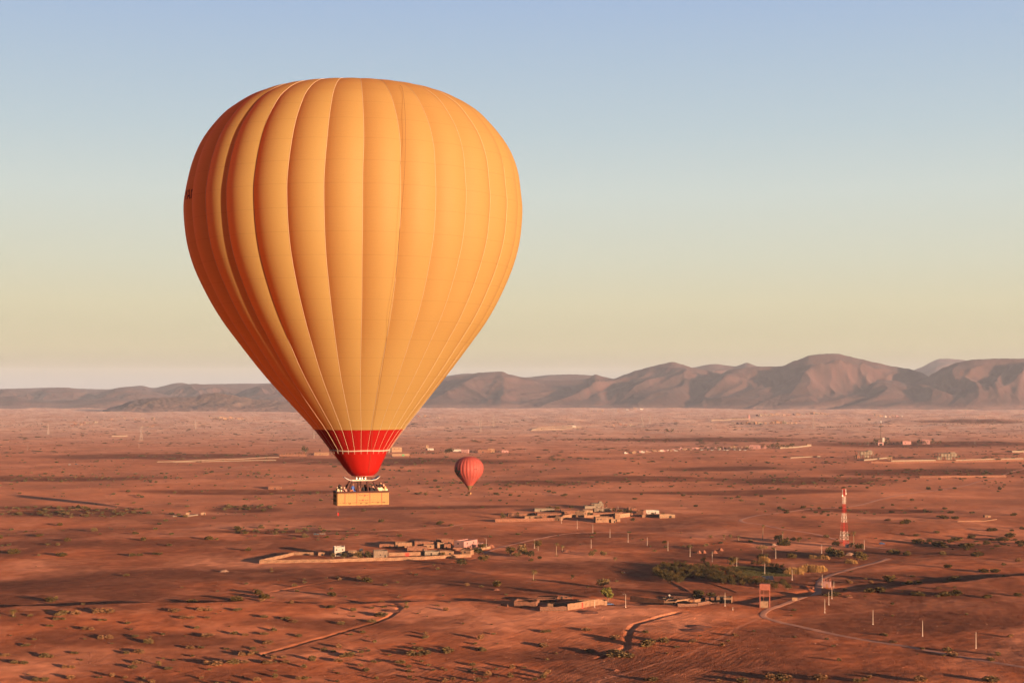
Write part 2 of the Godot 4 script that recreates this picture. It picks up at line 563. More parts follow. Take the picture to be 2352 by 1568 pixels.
func fabric(called: String, r: float, g: float, b: float, through: Color, seams := true) -> StandardMaterial3D:
	var m := mat(called, r, g, b, 0.62)
	m.metallic_specular = 0.3
	m.backlight_enabled = true
	m.backlight = through
	var h := 128
	var im := Image.create(64, h, false, Image.FORMAT_RGB8)
	var n := noise_of(called.hash() % 777, 0.08, 3)
	for y in h:
		for x in 64:
			var t := Vector2(x / 64.0, y / float(h)) * TAU
			var k := 0.965 + 0.035 * n.get_noise_3d(cos(t.x) * 6.0 + 40.0 * cos(t.y), 40.0 * sin(t.y), sin(t.x) * 6.0)
			if seams and (y == 0 or y == 1):
				k *= 0.80
			im.set_pixel(x, y, Color(k, k, k).linear_to_srgb())
	m.albedo_texture = ImageTexture.create_from_image(im)
	if seams:
		# small puckers that gather along the tapes and at the panel seams
		var pim := Image.create(64, 256, false, Image.FORMAT_L8)
		var pn := noise_of(called.hash() % 555, 1.0, 3)
		for y in 256:
			for x in 64:
				var u := absf(2.0 * (x + 0.5) / 64.0 - 1.0)
				var t := y / 256.0 * TAU
				var q := pn.get_noise_3d(cos(t) * 2.6, sin(t) * 2.6, x * 0.02) * pow(u, 2.2) + 0.22 * pn.get_noise_3d(cos(t) * 0.8 + 9.0, sin(t) * 0.8, x * 0.05)
				var v := clampf(0.5 + 0.45 * q - (0.18 if y < 4 else 0.0), 0.0, 1.0)
				pim.set_pixel(x, y, Color(v, v, v))
		pim.bump_map_to_normal_map(2.2)
		m.normal_enabled = true
		m.normal_texture = ImageTexture.create_from_image(pim)
		m.normal_scale = 0.55
	return m

# profile: [row, radius, centre] on the reading grid, from crown to mouth; returns rows of (radius, y, centre shift) in metres
func profile(prof: Array, mouth_y: float, mid: float, ppm: float, sub: int) -> Array:
	var out := []
	for i in prof.size() - 1:
		var p0 = prof[maxi(i - 1, 0)]
		var p1 = prof[i]
		var p2 = prof[i + 1]
		var p3 = prof[mini(i + 2, prof.size() - 1)]
		for k in sub:
			var t := float(k) / sub
			var v := Vector3()
			for j in 3:
				# centripetal enough: rows are close together where the curve turns
				v[j] = cubic_interpolate(p1[j], p2[j], p0[j], p3[j], t)
			out.append(Vector3(v.y * 0.984 / ppm, (mouth_y - v.x) / ppm, (v.z - mid) / ppm))
	var e = prof[-1]
	out.append(Vector3(e[1] / ppm, (mouth_y - e[0]) / ppm, (e[2] - mid) / ppm))
	return out

func gore(rows: Array, a0: float, a1: float, cols: int, bulge: Callable, panel: float) -> ArrayMesh:
	var pts := PackedVector3Array()
	var uv := PackedVector2Array()
	var run := 0.0
	for r in rows.size():
		var p: Vector3 = rows[r]
		if r:
			run += Vector2(p.x, p.y).distance_to(Vector2(rows[r - 1].x, rows[r - 1].y))
		var b: float = bulge.call(p)
		for c in cols + 1:
			var s := float(c) / cols
			var a := lerpf(a0, a1, s)
			var q := 1.0 - (2.0 * s - 1.0) * (2.0 * s - 1.0)
			var rad := p.x * (1.0 + b * (q - 0.8))
			pts.append(Vector3(sin(a) * rad + p.z, p.y, cos(a) * rad))
			uv.append(Vector2(s, run / panel))
	return grid_mesh(pts, rows.size(), cols + 1, uv, PackedColorArray(), true)

func big_balloon() -> void:
	var axis_x := (832.0 - CX) / FOCAL * BD
	var mouth_h := CAM_H - (1092.0 - EYE) / FOCAL * BD
	var o := thing("hot_air_balloon", "huge orange yellow hot air balloon with red lower band and wicker basket", "hot air balloon", Vector3(axis_x, mouth_h, -BD))
	var prof := [[204.5, 0.0, 819.0], [204.6, 38.0, 819.0], [205.2, 74.0, 820.0], [207.5, 111.0, 819.5], [212.0, 148.0, 819.0], [222.0, 199.0, 818.0], [233.2, 233.0, 818.0], [251.5, 268.5, 818.0], [281.0, 307.0, 818.0], [335.0, 350.0, 818.5], [390.0, 374.5, 818.0], [448.0, 386.0, 815.5], [492.0, 389.5, 815.0], [561.0, 382.5, 815.0], [622.0, 365.0, 815.0], [686.0, 335.5, 816.0], [735.0, 307.0, 816.7], [779.0, 275.5, 817.0], [862.0, 211.5, 818.0], [937.0, 146.5, 821.5], [985.0, 104.5, 824.5]]
	var red := [[985.0, 104.5, 824.5], [1008.0, 87.0, 825.0], [1033.0, 68.5, 825.8]]
	var low := [[1033.0, 67.5, 825.8], [1060.0, 50.5, 829.0], [1082.0, 36.5, 832.0], [1092.0, 25.5, 832.5]]
	var n := 30
	var yellow := fabric("orange_fabric", 0.42, 0.295, 0.102, lin(1.40, 0.64, 0.28))
	var scarlet := fabric("red_fabric", 0.155, 0.0022, 0.0015, Color(0.5, 0.2, 0.2))
	var cap := fabric("dark_red_fabric", 0.20, 0.004, 0.002, Color(0.7, 0.2, 0.2), false)
	var ropes := mat("white_tape", 0.36, 0.27, 0.17, 0.7)
	var cord := mat("dark_cord", 0.10, 0.045, 0.02, 0.8)
	var rows := profile(prof, 1092.0, 832.0, PPM, 4)
	var rrows := profile(red, 1092.0, 832.0, PPM, 5)
	var bulge := func(p: Vector3) -> float:
		return 0.0225 * smooth(4.5, 16.0, p.y) * (1.0 - 0.4 * smooth(31.0, 35.4, p.y)) + 0.004
	var a_first := deg_to_rad(-3.3)
	for k in n:
		var a0 := a_first + TAU * k / n
		var a1 := a0 + TAU / n
		part("gore", gore(rows, a0, a1, 16, bulge, 1.95), yellow, o)
		part("red_panel", gore(rrows, a0, a1, 6, bulge, 1.95), scarlet, o)
		var pts := []
		for p in rows + rrows.slice(1):
			var rad: float = p.x * (1.0 - 0.8 * bulge.call(p)) + 0.02
			pts.append(Vector3(sin(a0) * rad + p.z, p.y, cos(a0) * rad))
		var st := begin()
		tube(st, pts, 0.013, 0.010, 4, false)
		part("load_tape", done(st), ropes, o)
	# the scoop under the band: twelve flat panels
	var lrows := profile(low, 1092.0, 832.0, PPM, 5)
	for k in 12:
		var a0 := deg_to_rad(8.0) + TAU * k / 12
		part("scoop_panel", gore(lrows, a0, a0 + TAU / 12, 6, func(_p: Vector3) -> float: return 0.01, 5.0), cap, o)
	# white ring between the two, with the ends of the tapes hanging from it
	var bm := begin()
	var ring := []
	for k in 61:
		var a := TAU * k / 60
		ring.append(Vector3(sin(a) * 2.75 + (825.8 - 832.0) / PPM, 59.0 / PPM + 0.02 * sin(a * 5.0), cos(a) * 2.75))
	tube(bm, ring, 0.055, 0.055, 6, false)
	for k in n:
		var a := a_first + TAU * k / n
		bar(bm, Vector3(sin(a) * 2.80 - 0.25, 59.0 / PPM, cos(a) * 2.80), Vector3(sin(a) * 2.72 - 0.25, 59.0 / PPM - 0.28, cos(a) * 2.72), 0.02, 0.014, 4)
	part("ring_tape", done(bm), mat("white_band", 0.22, 0.17, 0.13, 0.8), o)
	var hem := begin()
	ring = []
	for k in 41:
		var a := TAU * k / 40
		ring.append(Vector3(sin(a) * 1.03 + 0.02, 0.0, cos(a) * 1.03))
	tube(hem, ring, 0.022, 0.022, 5, false)
	part("hem", done(hem), mat("pale_hem", 0.2, 0.08, 0.06, 0.8), o)
	# one dark cord that runs over the gores from the crown to the scoop
	var line := []
	for e in [[246.0, 946.0], [262.0, 954.0], [330.0, 965.0], [420.0, 967.5], [480.0, 965.0], [560.0, 957.0], [650.0, 946.0], [735.0, 927.0], [790.0, 916.0], [862.0, 900.0], [937.0, 881.0], [985.0, 868.0], [1033.0, 861.0], [1085.0, 850.0]]:
		var y: float = (1092.0 - e[0]) / PPM
		var best: Vector3 = rows[0]
		for p in rows + rrows + lrows:
			if absf(p.y - y) < absf(best.y - y):
				best = p
		var rad := best.x * 1.008 + 0.06
		var sx: float = ((e[1] - 832.0) / PPM - best.z) / rad
		sx *= 0.93
		line.append(Vector3(sx * rad + best.z, y, sqrt(maxf(1.0 - sx * sx, 0.01)) * rad))
	var curve := Curve3D.new()
	for i in line.size():
		var t: Vector3 = (line[mini(i + 1, line.size() - 1)] - line[maxi(i - 1, 0)]) * 0.16
		curve.add_point(line[i], -t, t)
	var lp := []
	for p in curve.tessellate_even_length(5, 0.8):
		lp.append(p)
	var cst := begin()
	tube(cst, lp, 0.011, 0.011, 4, false)
	part("control_cord", done(cst), cord, o)
	# the registration, sewn round the left side
	var tm := TextMesh.new()
	var sf := SystemFont.new()
	sf.font_names = PackedStringArray(["Droid Sans"])
	sf.font_weight = 700
	tm.font = sf
	tm.text = "-YAN"
	tm.font_size = 64
	tm.pixel_size = 0.0145
	tm.depth = 0.0
	tm.curve_step = 1.0
	var arr := tm.get_mesh_arrays()
	var vs: PackedVector3Array = arr[Mesh.ARRAY_VERTEX]
	var out := PackedVector3Array()
	var mid_y := (1092.0 - 469.0) / PPM
	for v in vs:
		var y := mid_y + v.y * 1.25
		var best: Vector3 = rows[0]
		for p in rows:
			if absf(p.y - y) < absf(best.y - y):
				best = p
		var a: float = deg_to_rad(-65.5) + v.x * 0.85 / best.x
		var s := fposmod((a - a_first) / (TAU / n), 1.0)
		var q := 1.0 - (2.0 * s - 1.0) * (2.0 * s - 1.0)
		var rad: float = best.x * (1.0 + bulge.call(best) * (q - 0.8)) + 0.05
		out.append(Vector3(sin(a) * rad + best.z, y, cos(a) * rad))
	arr[Mesh.ARRAY_VERTEX] = out
	arr[Mesh.ARRAY_NORMAL] = null
	arr[Mesh.ARRAY_TANGENT] = null
	var lm := ArrayMesh.new()
	lm.add_surface_from_arrays(Mesh.PRIMITIVE_TRIANGLES, arr)
	var ls := SurfaceTool.new()
	ls.create_from(lm, 0)
	ls.generate_normals()
	part("lettering", ls.commit(), mat("black_letters", 0.02, 0.018, 0.016, 0.8), o)
	basket(o, mouth_h)

var basket_at := Transform3D()
func basket(o: Node3D, mouth_h: float) -> void:
	# the basket in its own axes: x along its length, z towards the viewer, y = 0 at its foot
	var base_y := CAM_H - (1159.5 - EYE) / FOCAL * (BD - 0.6)
	var yaw := deg_to_rad(19.0)
	var b := Basis(Vector3.UP, yaw)
	var org := Vector3((829.0 - CX) / FOCAL * BD, base_y, -BD)
	basket_at = Transform3D(b, org)
	var loc := Transform3D(b, org - o.position)
	var L := 4.78
	var W := 1.75
	var H := 1.2
	var wick := mat("wicker", 0.33, 0.20, 0.085, 0.75)
	var im := Image.create(128, 128, false, Image.FORMAT_RGB8)
	var hi := Image.create(128, 128, false, Image.FORMAT_L8)
	var nn := noise_of(77, 0.11, 3)
	for y in 128:
		for x in 128:
			var over := ((x / 8) + (y / 4)) % 2
			var w := absf(sin(x * PI / 8.0)) if over else absf(sin(y * PI / 4.0)) * 0.6
			var k := (0.42 + 0.55 * w) * (1.0 + 0.25 * nn.get_noise_2d(x, y))
			if y % 64 < 3:
				k *= 0.8
			if x % 64 < 2:
				k *= 0.72
			im.set_pixel(x, y, Color(k, k * 0.97, k * 0.9).linear_to_srgb())
			hi.set_pixel(x, y, Color(w, w, w))
	wick.albedo_color = lin(0.25, 0.135, 0.055)
	wick.albedo_texture = ImageTexture.create_from_image(im)
	wick.uv1_triplanar = true
	wick.uv1_scale = Vector3.ONE * 1.1
	var bk := Node3D.new()
	bk.name = "basket"
	o.add_child(bk)
	bk.transform = loc
	var leather := mat("dark_leather", 0.035, 0.014, 0.012, 0.6)
	var strap := mat("red_strap", 0.16, 0.022, 0.018, 0.7)
	var hole := mat("foot_hole", 0.006, 0.005, 0.004, 0.9)
	# front and rear walls in five panels each, ends in two
	var cuts := [0.0, 0.145, 0.375, 0.63, 0.86, 1.0]
	for side in [1.0, -1.0]:
		for k in 5:
			var x0: float = (cuts[k] - 0.5) * L + 0.012
			var x1: float = (cuts[k + 1] - 0.5) * L - 0.012
			var st := begin()
			box(st, Vector3((x0 + x1) * 0.5, H * 0.5, side * (W * 0.5 - 0.03)), Vector3(x1 - x0, H, 0.06))
			part("wicker_panel", done(st), wick, bk)
			if k < 4:
				var sp := begin()
				box(sp, Vector3((cuts[k + 1] - 0.5) * L, H * 0.57, side * (W * 0.5 - 0.005)), Vector3(0.05, H * 0.84, 0.03))
				part("strap", done(sp), strap, bk)
	for side in [1.0, -1.0]:
		for k in 2:
			var st := begin()
			box(st, Vector3(side * (L * 0.5 + 0.01), H * 0.5, (k - 0.5) * (W - 0.14) * 0.5), Vector3(0.06, H, (W - 0.14) * 0.5 - 0.01))
			part("wicker_panel", done(st), wick, bk)
		for r in 2:
			for k in 4:
				var st := begin()
				box(st, Vector3(side * (L * 0.5 + 0.042), 0.42 + r * 0.42, (k - 1.5) * 0.36), Vector3(0.012, 0.2, 0.16))
				part("foot_hole", done(st), hole, bk)
	var fl := begin()
	box(fl, Vector3(0, 0.05, 0), Vector3(L - 0.13, 0.1, W - 0.13))
	part("basket_floor", done(fl), mat("plywood", 0.2, 0.12, 0.06), bk)
	# inner partitions
	for k in 4:
		var st := begin()
		box(st, Vector3((cuts[k + 1] - 0.5) * L, 0.6, 0), Vector3(0.06, 0.96, W - 0.14))
		part("partition", done(st), wick, bk)
	# padded rim
	var corners := [Vector3(-L / 2, H, W / 2), Vector3(L / 2, H, W / 2), Vector3(L / 2, H, -W / 2), Vector3(-L / 2, H, -W / 2)]
	for k in 4:
		var st := begin()
		bar(st, corners[k], corners[(k + 1) % 4], 0.085, 0.085, 8)
		part("rim_pad", done(st), leather, bk)
	# rope round the foot and the loops that hang from it
	var rope := mat("brown_rope", 0.07, 0.03, 0.018, 0.9)
	for y in [0.24, 1.04]:
		for k in 26:
			var st := begin()
			box(st, Vector3((k + 0.5) / 26.0 * L - L / 2, y, W / 2 + 0.012), Vector3(L / 26.0 * 0.62, 0.028, 0.024))
			part("rope_stitch", done(st), rope, bk)
	for e in [[0.13, 0.0], [0.24, 1.0], [0.345, 0.0], [0.455, 1.0], [0.565, 1.0], [0.68, 0.0], [0.79, 0.6], [0.905, 0.6]]:
		var st := begin()
		var pts := []
		for j in 7:
			var t := j / 6.0
			pts.append(Vector3((e[0] - 0.5) * L + (t - 0.5) * 0.2, 0.25 - sin(t * PI) * 0.11 * e[1], W / 2 + 0.04))
		tube(st, pts, 0.022, 0.022, 5)
		part("rope_loop", done(st), rope, bk)
	for e in [[0.455, 0.90], [0.568, 0.90], [0.455, 0.43], [0.568, 0.43]]:
		var st := begin()
		box(st, Vector3((e[0] - 0.5) * L, e[1], W / 2 + 0.035), Vector3(0.27, 0.03, 0.03))
		for s in [-0.13, 0.13]:
			box(st, Vector3((e[0] - 0.5) * L + s, e[1] + 0.02, W / 2 + 0.012), Vector3(0.03, 0.06, 0.024))
		part("carry_handle", done(st), leather, bk)
	for e in [[0.527, 0.875], [0.495, 0.46]]:
		var st := begin()
		box(st, Vector3((e[0] - 0.5) * L, e[1], W / 2 + 0.008), Vector3(0.13, 0.13, 0.016))
		part("red_patch", done(st), strap, bk)
	# uprights wrapped in dark leather, up to the burner frame
	var fy := CAM_H - (1102.6 - EYE) / FOCAL * BD - base_y
	for e in [[-1.35, 0.75, -0.95, 0.5], [-0.42, 0.78, -0.38, 0.5], [0.5, 0.78, 0.42, 0.5], [1.45, 0.75, 1.0, 0.5], [-1.5, -0.75, -0.95, -0.5], [-0.75, -0.78, -0.72, -0.5], [0.1, -0.78, 0.1, -0.5], [0.85, -0.75, 0.74, -0.5]]:
		var st := begin()
		var a := Vector3(e[0], H - 0.05, e[1])
		var c := Vector3(e[2], fy - 0.09, e[3])
		bar(st, a, c, 0.10, 0.08, 7)
		part("upright", done(st), leather, bk)
	# the burner frame: white tubes, two heat shields, four burners
	var bf := Node3D.new()
	bf.name = "burner_frame"
	o.add_child(bf)
	bf.transform = loc * Transform3D(Basis.IDENTITY, Vector3(0.02, fy, 0))
	var white := mat("white_tube", 0.34, 0.28, 0.22, 0.4)
	var steel := mat("steel", 0.5, 0.45, 0.4, 0.3, 0.9)
	var fr := [Vector3(-0.95, 0, 0.5), Vector3(0.98, 0, 0.5), Vector3(0.98, 0, -0.5), Vector3(-0.95, 0, -0.5)]
	for k in 4:
		var st := begin()
		bar(st, fr[k], fr[(k + 1) % 4], 0.033, 0.033, 8)
		part("frame_tube", done(st), white, bf)
	for s in [-1.0, 1.0]:
		for z in [0.5, -0.5]:
			var st := begin()
			tube(st, [Vector3(s * 0.95, 0, z), Vector3(s * 1.25, 0.06, z), Vector3(s * 1.5, 0.20, z * 0.96)], 0.022, 0.022, 6)
			part("shield_arm", done(st), white, bf)
		var sh := begin()
		var t0 := Vector3(s * 0.92, 0.05, 0.0)
		var t1 := Vector3(s * 1.3, 0.12, 0.0)
		var t2 := Vector3(s * 1.68, 0.38 if s > 0.0 else 0.34, 0.0)
		for e in [[t0, t1], [t1, t2]]:
			var d: Vector3 = e[1] - e[0]
			var f := Basis(d.normalized(), Vector3(0, 0, 1).cross(d.normalized()), Vector3(0, 0, 1))
			box(sh, (e[0] + e[1]) * 0.5, Vector3(d.length() - 0.01, 0.018, 0.94), f)
		part("heat_shield", done(sh), mat("blue_shield", 0.10, 0.13, 0.20, 0.45), bf)
		var ed := begin()
		bar(ed, t2 + Vector3(0.0, -0.02, 0.47), t1 + Vector3(0.0, -0.03, 0.47), 0.018, 0.018, 5)
		part("shield_edge", done(ed), white, bf)
	for k in 4:
		var c := Vector3(-0.42 + k * 0.26, 0.0, 0.12 if k % 2 else -0.1)
		var burner := Node3D.new()
		burner.name = "burner"
		bf.add_child(burner, true)
		var st := begin()
		lathe(st, c, [Vector2(0.0, 0.1), Vector2(0.07, 0.1), Vector2(0.07, 0.26), Vector2(0.03, 0.28)], 10)
		burner.name = "burner"
		part("nozzle", done(st), steel, burner)
		var can := begin()
		lathe(can, c, [Vector2(0.03, 0.27), Vector2(0.12, 0.30), Vector2(0.13, 0.44), Vector2(0.12, 0.44), Vector2(0.1, 0.32)], 12)
		part("burner_can", done(can), steel, burner)
		var coil := begin()
		var pts := []
		for j in 40:
			pts.append(c + Vector3(cos(j * 0.7) * 0.15, 0.26 + j * 0.005, sin(j * 0.7) * 0.15))
		tube(coil, pts, 0.012, 0.012, 4, false)
		part("coil", done(coil), mat("copper", 0.45, 0.2, 0.1, 0.35, 0.8), burner)
	for s in [-0.62, 0.6]:
		var st := begin()
		tube(st, [Vector3(s, 0.0, 0.1), Vector3(s, 0.34, 0.1), Vector3(s * 0.8, 0.42, 0.1)], 0.02, 0.02, 5)
		tube(st, [Vector3(s * 0.75, 0.02, 0.0), Vector3(s * 0.75, 0.3, 0.0)], 0.014, 0.014, 5)
		part("fuel_hose", done(st), leather, bf)
	# wires from the ring down to the frame
	for e in [[-2.55, -1.0, 0.6, 0.5], [-2.4, -1.0, -1.1, -0.5], [2.35, 1.0, 0.7, 0.5], [2.25, 1.0, -1.0, -0.5], [-0.9, -0.55, 0.95, 0.5], [0.85, 0.62, 0.95, 0.5], [-0.8, -0.7, -0.95, -0.5], [0.8, 0.7, -0.95, -0.5]]:
		var st := begin()
		var from := Vector3(e[0] - 0.25, 59.0 / PPM - 0.1, e[2])
		if absf(e[0]) < 1.2:
			from = Vector3(e[0] + 0.02, 0.02, e[2])
		var to: Vector3 = bf.transform * Vector3(e[1], 0.03, e[3])
		bar(st, from, to, 0.009, 0.009, 4)
		part("flying_wire", done(st), mat("wire", 0.16, 0.12, 0.1, 0.5, 0.5), o)

func small_balloon() -> void:
	var d := 1090.0
	var ppm := FOCAL / d
	var y0 := CAM_H - (1118.0 - EYE) / ppm
	var o := thing("hot_air_balloon", "small red hot air balloon with olive base floating over the plain", "hot air balloon", Vector3((1077.0 - CX) / ppm, y0, -d))
	var prof := [[1048.0, 0.0, 1077.0], [1048.3, 6.0, 1077.0], [1050.0, 14.0, 1077.0], [1053.5, 21.5, 1077.0], [1058.0, 27.0, 1077.0], [1064.0, 31.3, 1077.0], [1071.0, 33.6, 1077.0], [1077.0, 34.0, 1077.0], [1084.0, 32.6, 1077.0], [1091.0, 29.0, 1077.3], [1099.0, 22.4, 1077.6], [1107.0, 15.0, 1077.8], [1114.6, 9.0, 1078.0]]
	var low := [[1114.6, 9.0, 1078.0], [1121.0, 4.4, 1078.0], [1126.0, 1.3, 1078.0]]
	var rows := profile(prof, 1118.0, 1077.0, ppm, 4)
	var lrows := profile(low, 1118.0, 1077.0, ppm, 3)
	var red := fabric("rose_red_fabric", 0.27, 0.050, 0.036, lin(0.8, 0.3, 0.25), false)
	var olive := fabric("olive_fabric", 0.085, 0.052, 0.02, Color(0.3, 0.2, 0.1), false)
	var green := mat("green_cloth", 0.025, 0.045, 0.02)
	var n := 24
	var bulge := func(p: Vector3) -> float: return 0.03 * smooth(3.0, 9.0, p.y) + 0.002
	for k in n:
		var a0 := 0.06 + TAU * k / n
		part("gore", gore(rows, a0, a0 + TAU / n, 8, bulge, 4.0), red, o)
		part("base_panel", gore(lrows, a0, a0 + TAU / n, 2, func(_p: Vector3) -> float: return 0.0, 4.0), olive, o)
	# a five-armed outline star sewn on the left side: bands that follow the cloth
	var wrap := func(a: float, y: float) -> Vector3:
		var best: Vector3 = rows[0]
		for p in rows:
			if absf(p.y - y) < absf(best.y - y):
				best = p
		var r: float = best.x * 1.015 + 0.05
		return Vector3(sin(a) * r, y, cos(a) * r)
	var mid_a := deg_to_rad(-56.0)
	var mid_y := 34.0 / ppm
	for k in 5:
		var p0 := Vector2(sin(TAU * k / 5), cos(TAU * k / 5)) * 4.3
		var p1 := Vector2(sin(TAU * (k + 2) / 5), cos(TAU * (k + 2) / 5)) * 4.3
		var side := (p1 - p0).normalized().orthogonal() * 0.42
		var g := PackedVector3Array()
		for j in 13:
			var c := p0.lerp(p1, j / 12.0)
			for s in [-1.0, 1.0]:
				var q: Vector2 = c + side * s
				g.append(wrap.call(mid_a + q.x / 10.6, mid_y + q.y))
		part("star_band", grid_mesh(g, 13, 2), green, o)
	for e in [[0.42, 0.9], [0.50, 0.5], [0.57, 0.9]]:
		var st := begin()
		var c: Vector3 = wrap.call(e[0], 42.0 / ppm)
		box(st, c, Vector3(e[1], 0.45, 0.1), Basis(Vector3.UP, e[0]))
		part("mark", done(st), mat("dark_mark", 0.05, 0.02, 0.02), o)
	var bk := Node3D.new()
	bk.name = "basket"
	o.add_child(bk)
	bk.position = Vector3(1.0 / ppm, -16.6 / ppm, 0)
	bk.rotation.y = deg_to_rad(-38.0)
	var st := begin()
	box(st, Vector3(0, 0.6, 0), Vector3(2.6, 1.2, 1.6))
	part("wicker_wall", done(st), mats["wicker"], bk)
	st = begin()
	box(st, Vector3(0, 1.22, 0.81), Vector3(2.7, 0.1, 0.12)); box(st, Vector3(0, 1.22, -0.81), Vector3(2.7, 0.1, 0.12))
	box(st, Vector3(1.31, 1.22, 0), Vector3(0.12, 0.1, 1.5)); box(st, Vector3(-1.31, 1.22, 0), Vector3(0.12, 0.1, 1.5))
	part("rim_pad", done(st), mats["dark_leather"], bk)
	st = begin()
	for x in [-1.2, 1.2]:
		for z in [-0.7, 0.7]:
			bar(st, Vector3(x, 1.2, z), Vector3(x * 0.4, 2.9, z * 0.4), 0.05, 0.04, 5)
	part("upright", done(st), mats["dark_leather"], bk)
	st = begin()
	lathe(st, Vector3(0, 2.7, 0), [Vector2(0.1, 0.0), Vector2(0.35, 0.1), Vector2(0.35, 0.5), Vector2(0.2, 0.55)], 10)
	part("burner", done(st), mats["steel"], bk)
	small_basket = Transform3D(Basis(Vector3.UP, bk.rotation.y), o.position + bk.position)
var small_basket := Transform3D()

# ---------------------------------------------------------------- plants
func leaf(st: SurfaceTool, c: Vector3, out_dir: Vector3, size: float, r: RandomNumberGenerator, k: float) -> void:
	var d := (out_dir + Vector3(r.randf_range(-1, 1), r.randf_range(-0.6, 1.0), r.randf_range(-1, 1)) * 0.8).normalized()
	var f := frame_of(d)
	var a := r.randf() * TAU
	var u := (f.x * cos(a) + f.y * sin(a)) * size
	var v := d * size * r.randf_range(0.6, 1.1)
	st.set_color(Color(k, k * r.randf_range(0.92, 1.06), k * r.randf_range(0.8, 1.0)))
	tri(st, c - u * 0.5, c + v * 0.6 + u * 0.1, c + u * 0.5)
	tri(st, c - u * 0.5, c + u * 0.5, c - v * 0.7 + u * 0.2)

# leaf clumps through ellipsoids: [centre, radii]
func foliage(blobs: Array, n: int, size: float, seed_: int) -> ArrayMesh:
	var r := RandomNumberGenerator.new()
	r.seed = seed_
	var st := begin()
	var vol := 0.0
	for b in blobs:
		vol += b[1].x * b[1].y + b[1].x * b[1].z
	for b in blobs:
		var share := int(n * (b[1].x * b[1].y + b[1].x * b[1].z) / vol)
		var shade := r.randf_range(0.78, 1.15)
		for i in share:
			var d := Vector3(r.randfn(), r.randfn(), r.randfn()).normalized()
			var p: Vector3 = b[0] + d * b[1] * pow(r.randf(), 0.35)
			if p.y < 0.03:
				p.y = 0.03 + r.randf() * 0.1
			leaf(st, p, d, size * r.randf_range(0.6, 1.4), r, shade * r.randf_range(0.7, 1.25))
	return done(st)

func leaf_mat(called: String, r: float, g: float, b: float) -> StandardMaterial3D:
	var m := mat(called, r, g, b, 0.85)
	m.vertex_color_use_as_albedo = true
	m.backlight_enabled = true
	m.backlight = lin(0.25, 0.22, 0.1)
	return m

# a shrub about 1 m across and 1 m high: low mound of clumps, bare twigs at its foot
func shrub_mesh(seed_: int, wide: float, tall: float, n: int, size: float) -> ArrayMesh:
	var r := RandomNumberGenerator.new()
	r.seed = seed_
	var blobs := [[Vector3(0, tall * 0.45, 0), Vector3(0.34 * wide, 0.5 * tall, 0.34)]]
	for i in 7:
		var a := r.randf() * TAU
		var d := r.randf_range(0.15, 0.36)
		var s := r.randf_range(0.13, 0.24)
		blobs.append([Vector3(cos(a) * d * wide, tall * r.randf_range(0.25, 0.62), sin(a) * d), Vector3(s * wide, s * 1.6 * tall, s)])
	return foliage(blobs, n, size, seed_ + 1)

func tree_crown(seed_: int, w: float, h0: float, h1: float, n: int, size: float, lobes := 9) -> ArrayMesh:
	var r := RandomNumberGenerator.new()
	r.seed = seed_
	var mid := (h0 + h1) * 0.5
	var hh := (h1 - h0) * 0.5
	var blobs := []
	for i in lobes:
		var a := TAU * i / lobes + r.randf() * 0.8
		var v := r.randf_range(-0.75, 0.8)
		var d := sqrt(1.0 - v * v * 0.85) * w * 0.5 * r.randf_range(0.35, 0.75)
		var s := r.randf_range(0.26, 0.42) * w * 0.5 * 1.3
		blobs.append([Vector3(cos(a) * d, mid + v * hh * 0.7, sin(a) * d), Vector3(s, s * 0.85, s)])
	return foliage(blobs, n, size, seed_ + 3)

func trunk_mesh(seed_: int, h: float, rad: float, spread: float) -> ArrayMesh:
	var r := RandomNumberGenerator.new()
	r.seed = seed_
	var st := begin()
	var fork := Vector3(r.randf_range(-0.1, 0.1), h * 0.5, r.randf_range(-0.1, 0.1))
	tube(st, [Vector3(0, -0.3, 0), fork * 0.5 + Vector3(0.05, 0, 0), fork], rad, rad * 0.75, 7)
	for i in 4:
		var a := TAU * i / 4 + r.randf()
		var e := Vector3(cos(a) * spread, h * r.randf_range(0.9, 1.15), sin(a) * spread)
		tube(st, [fork, fork.lerp(e, 0.5) + Vector3(0, 0.1 * h, 0), e], rad * 0.6, rad * 0.2, 5)
	return done(st)

func make_tree(called: String, label: String, cat: String, p: Vector3, h: float, w: float, leaves: Material, seed_: int, bare := 0.28, n := 520, group := "") -> Node3D:
	var t := thing(called, label, cat, p, 0.0, group)
	part("trunk", trunk_mesh(seed_, h * (bare + 0.25), 0.035 * h + 0.05, w * 0.22), mats["bark"], t)
	part("crown", tree_crown(seed_ + 7, w, h * bare, h, n, maxf(0.085 * w, 0.16)), leaves, t)
	return t

func frond(st: SurfaceTool, root: Vector3, dir: Vector3, length: float, droop: float, width: float, k: float) -> void:
	var side := dir.cross(Vector3.UP).normalized()
	var n := 7
	var prev := root
	for i in n:
		var t0 := float(i) / n
		var t1 := float(i + 1) / n
		var q := root + dir * length * t1 + Vector3(0, -droop * t1 * t1 * length, 0)
		var w0 := width * sin(PI * clampf(t0 * 0.85 + 0.12, 0.0, 1.0))
		var mid := prev.lerp(q, 0.5)
		st.set_color(Color(k, k, k))
		for s in [-1.0, 1.0]:
			# two leaflets to each side, with a gap between them
			for e in [[0.05, 0.45], [0.55, 0.95]]:
				var a := prev.lerp(q, e[0])
				var c := prev.lerp(q, e[1])
				var tip: Vector3 = a.lerp(c, 0.9) + side * s * w0 + (q - prev) * 0.55 + Vector3(0, -w0 * 0.35, 0)
				tri(st, a, tip, c)
		prev = q
	return

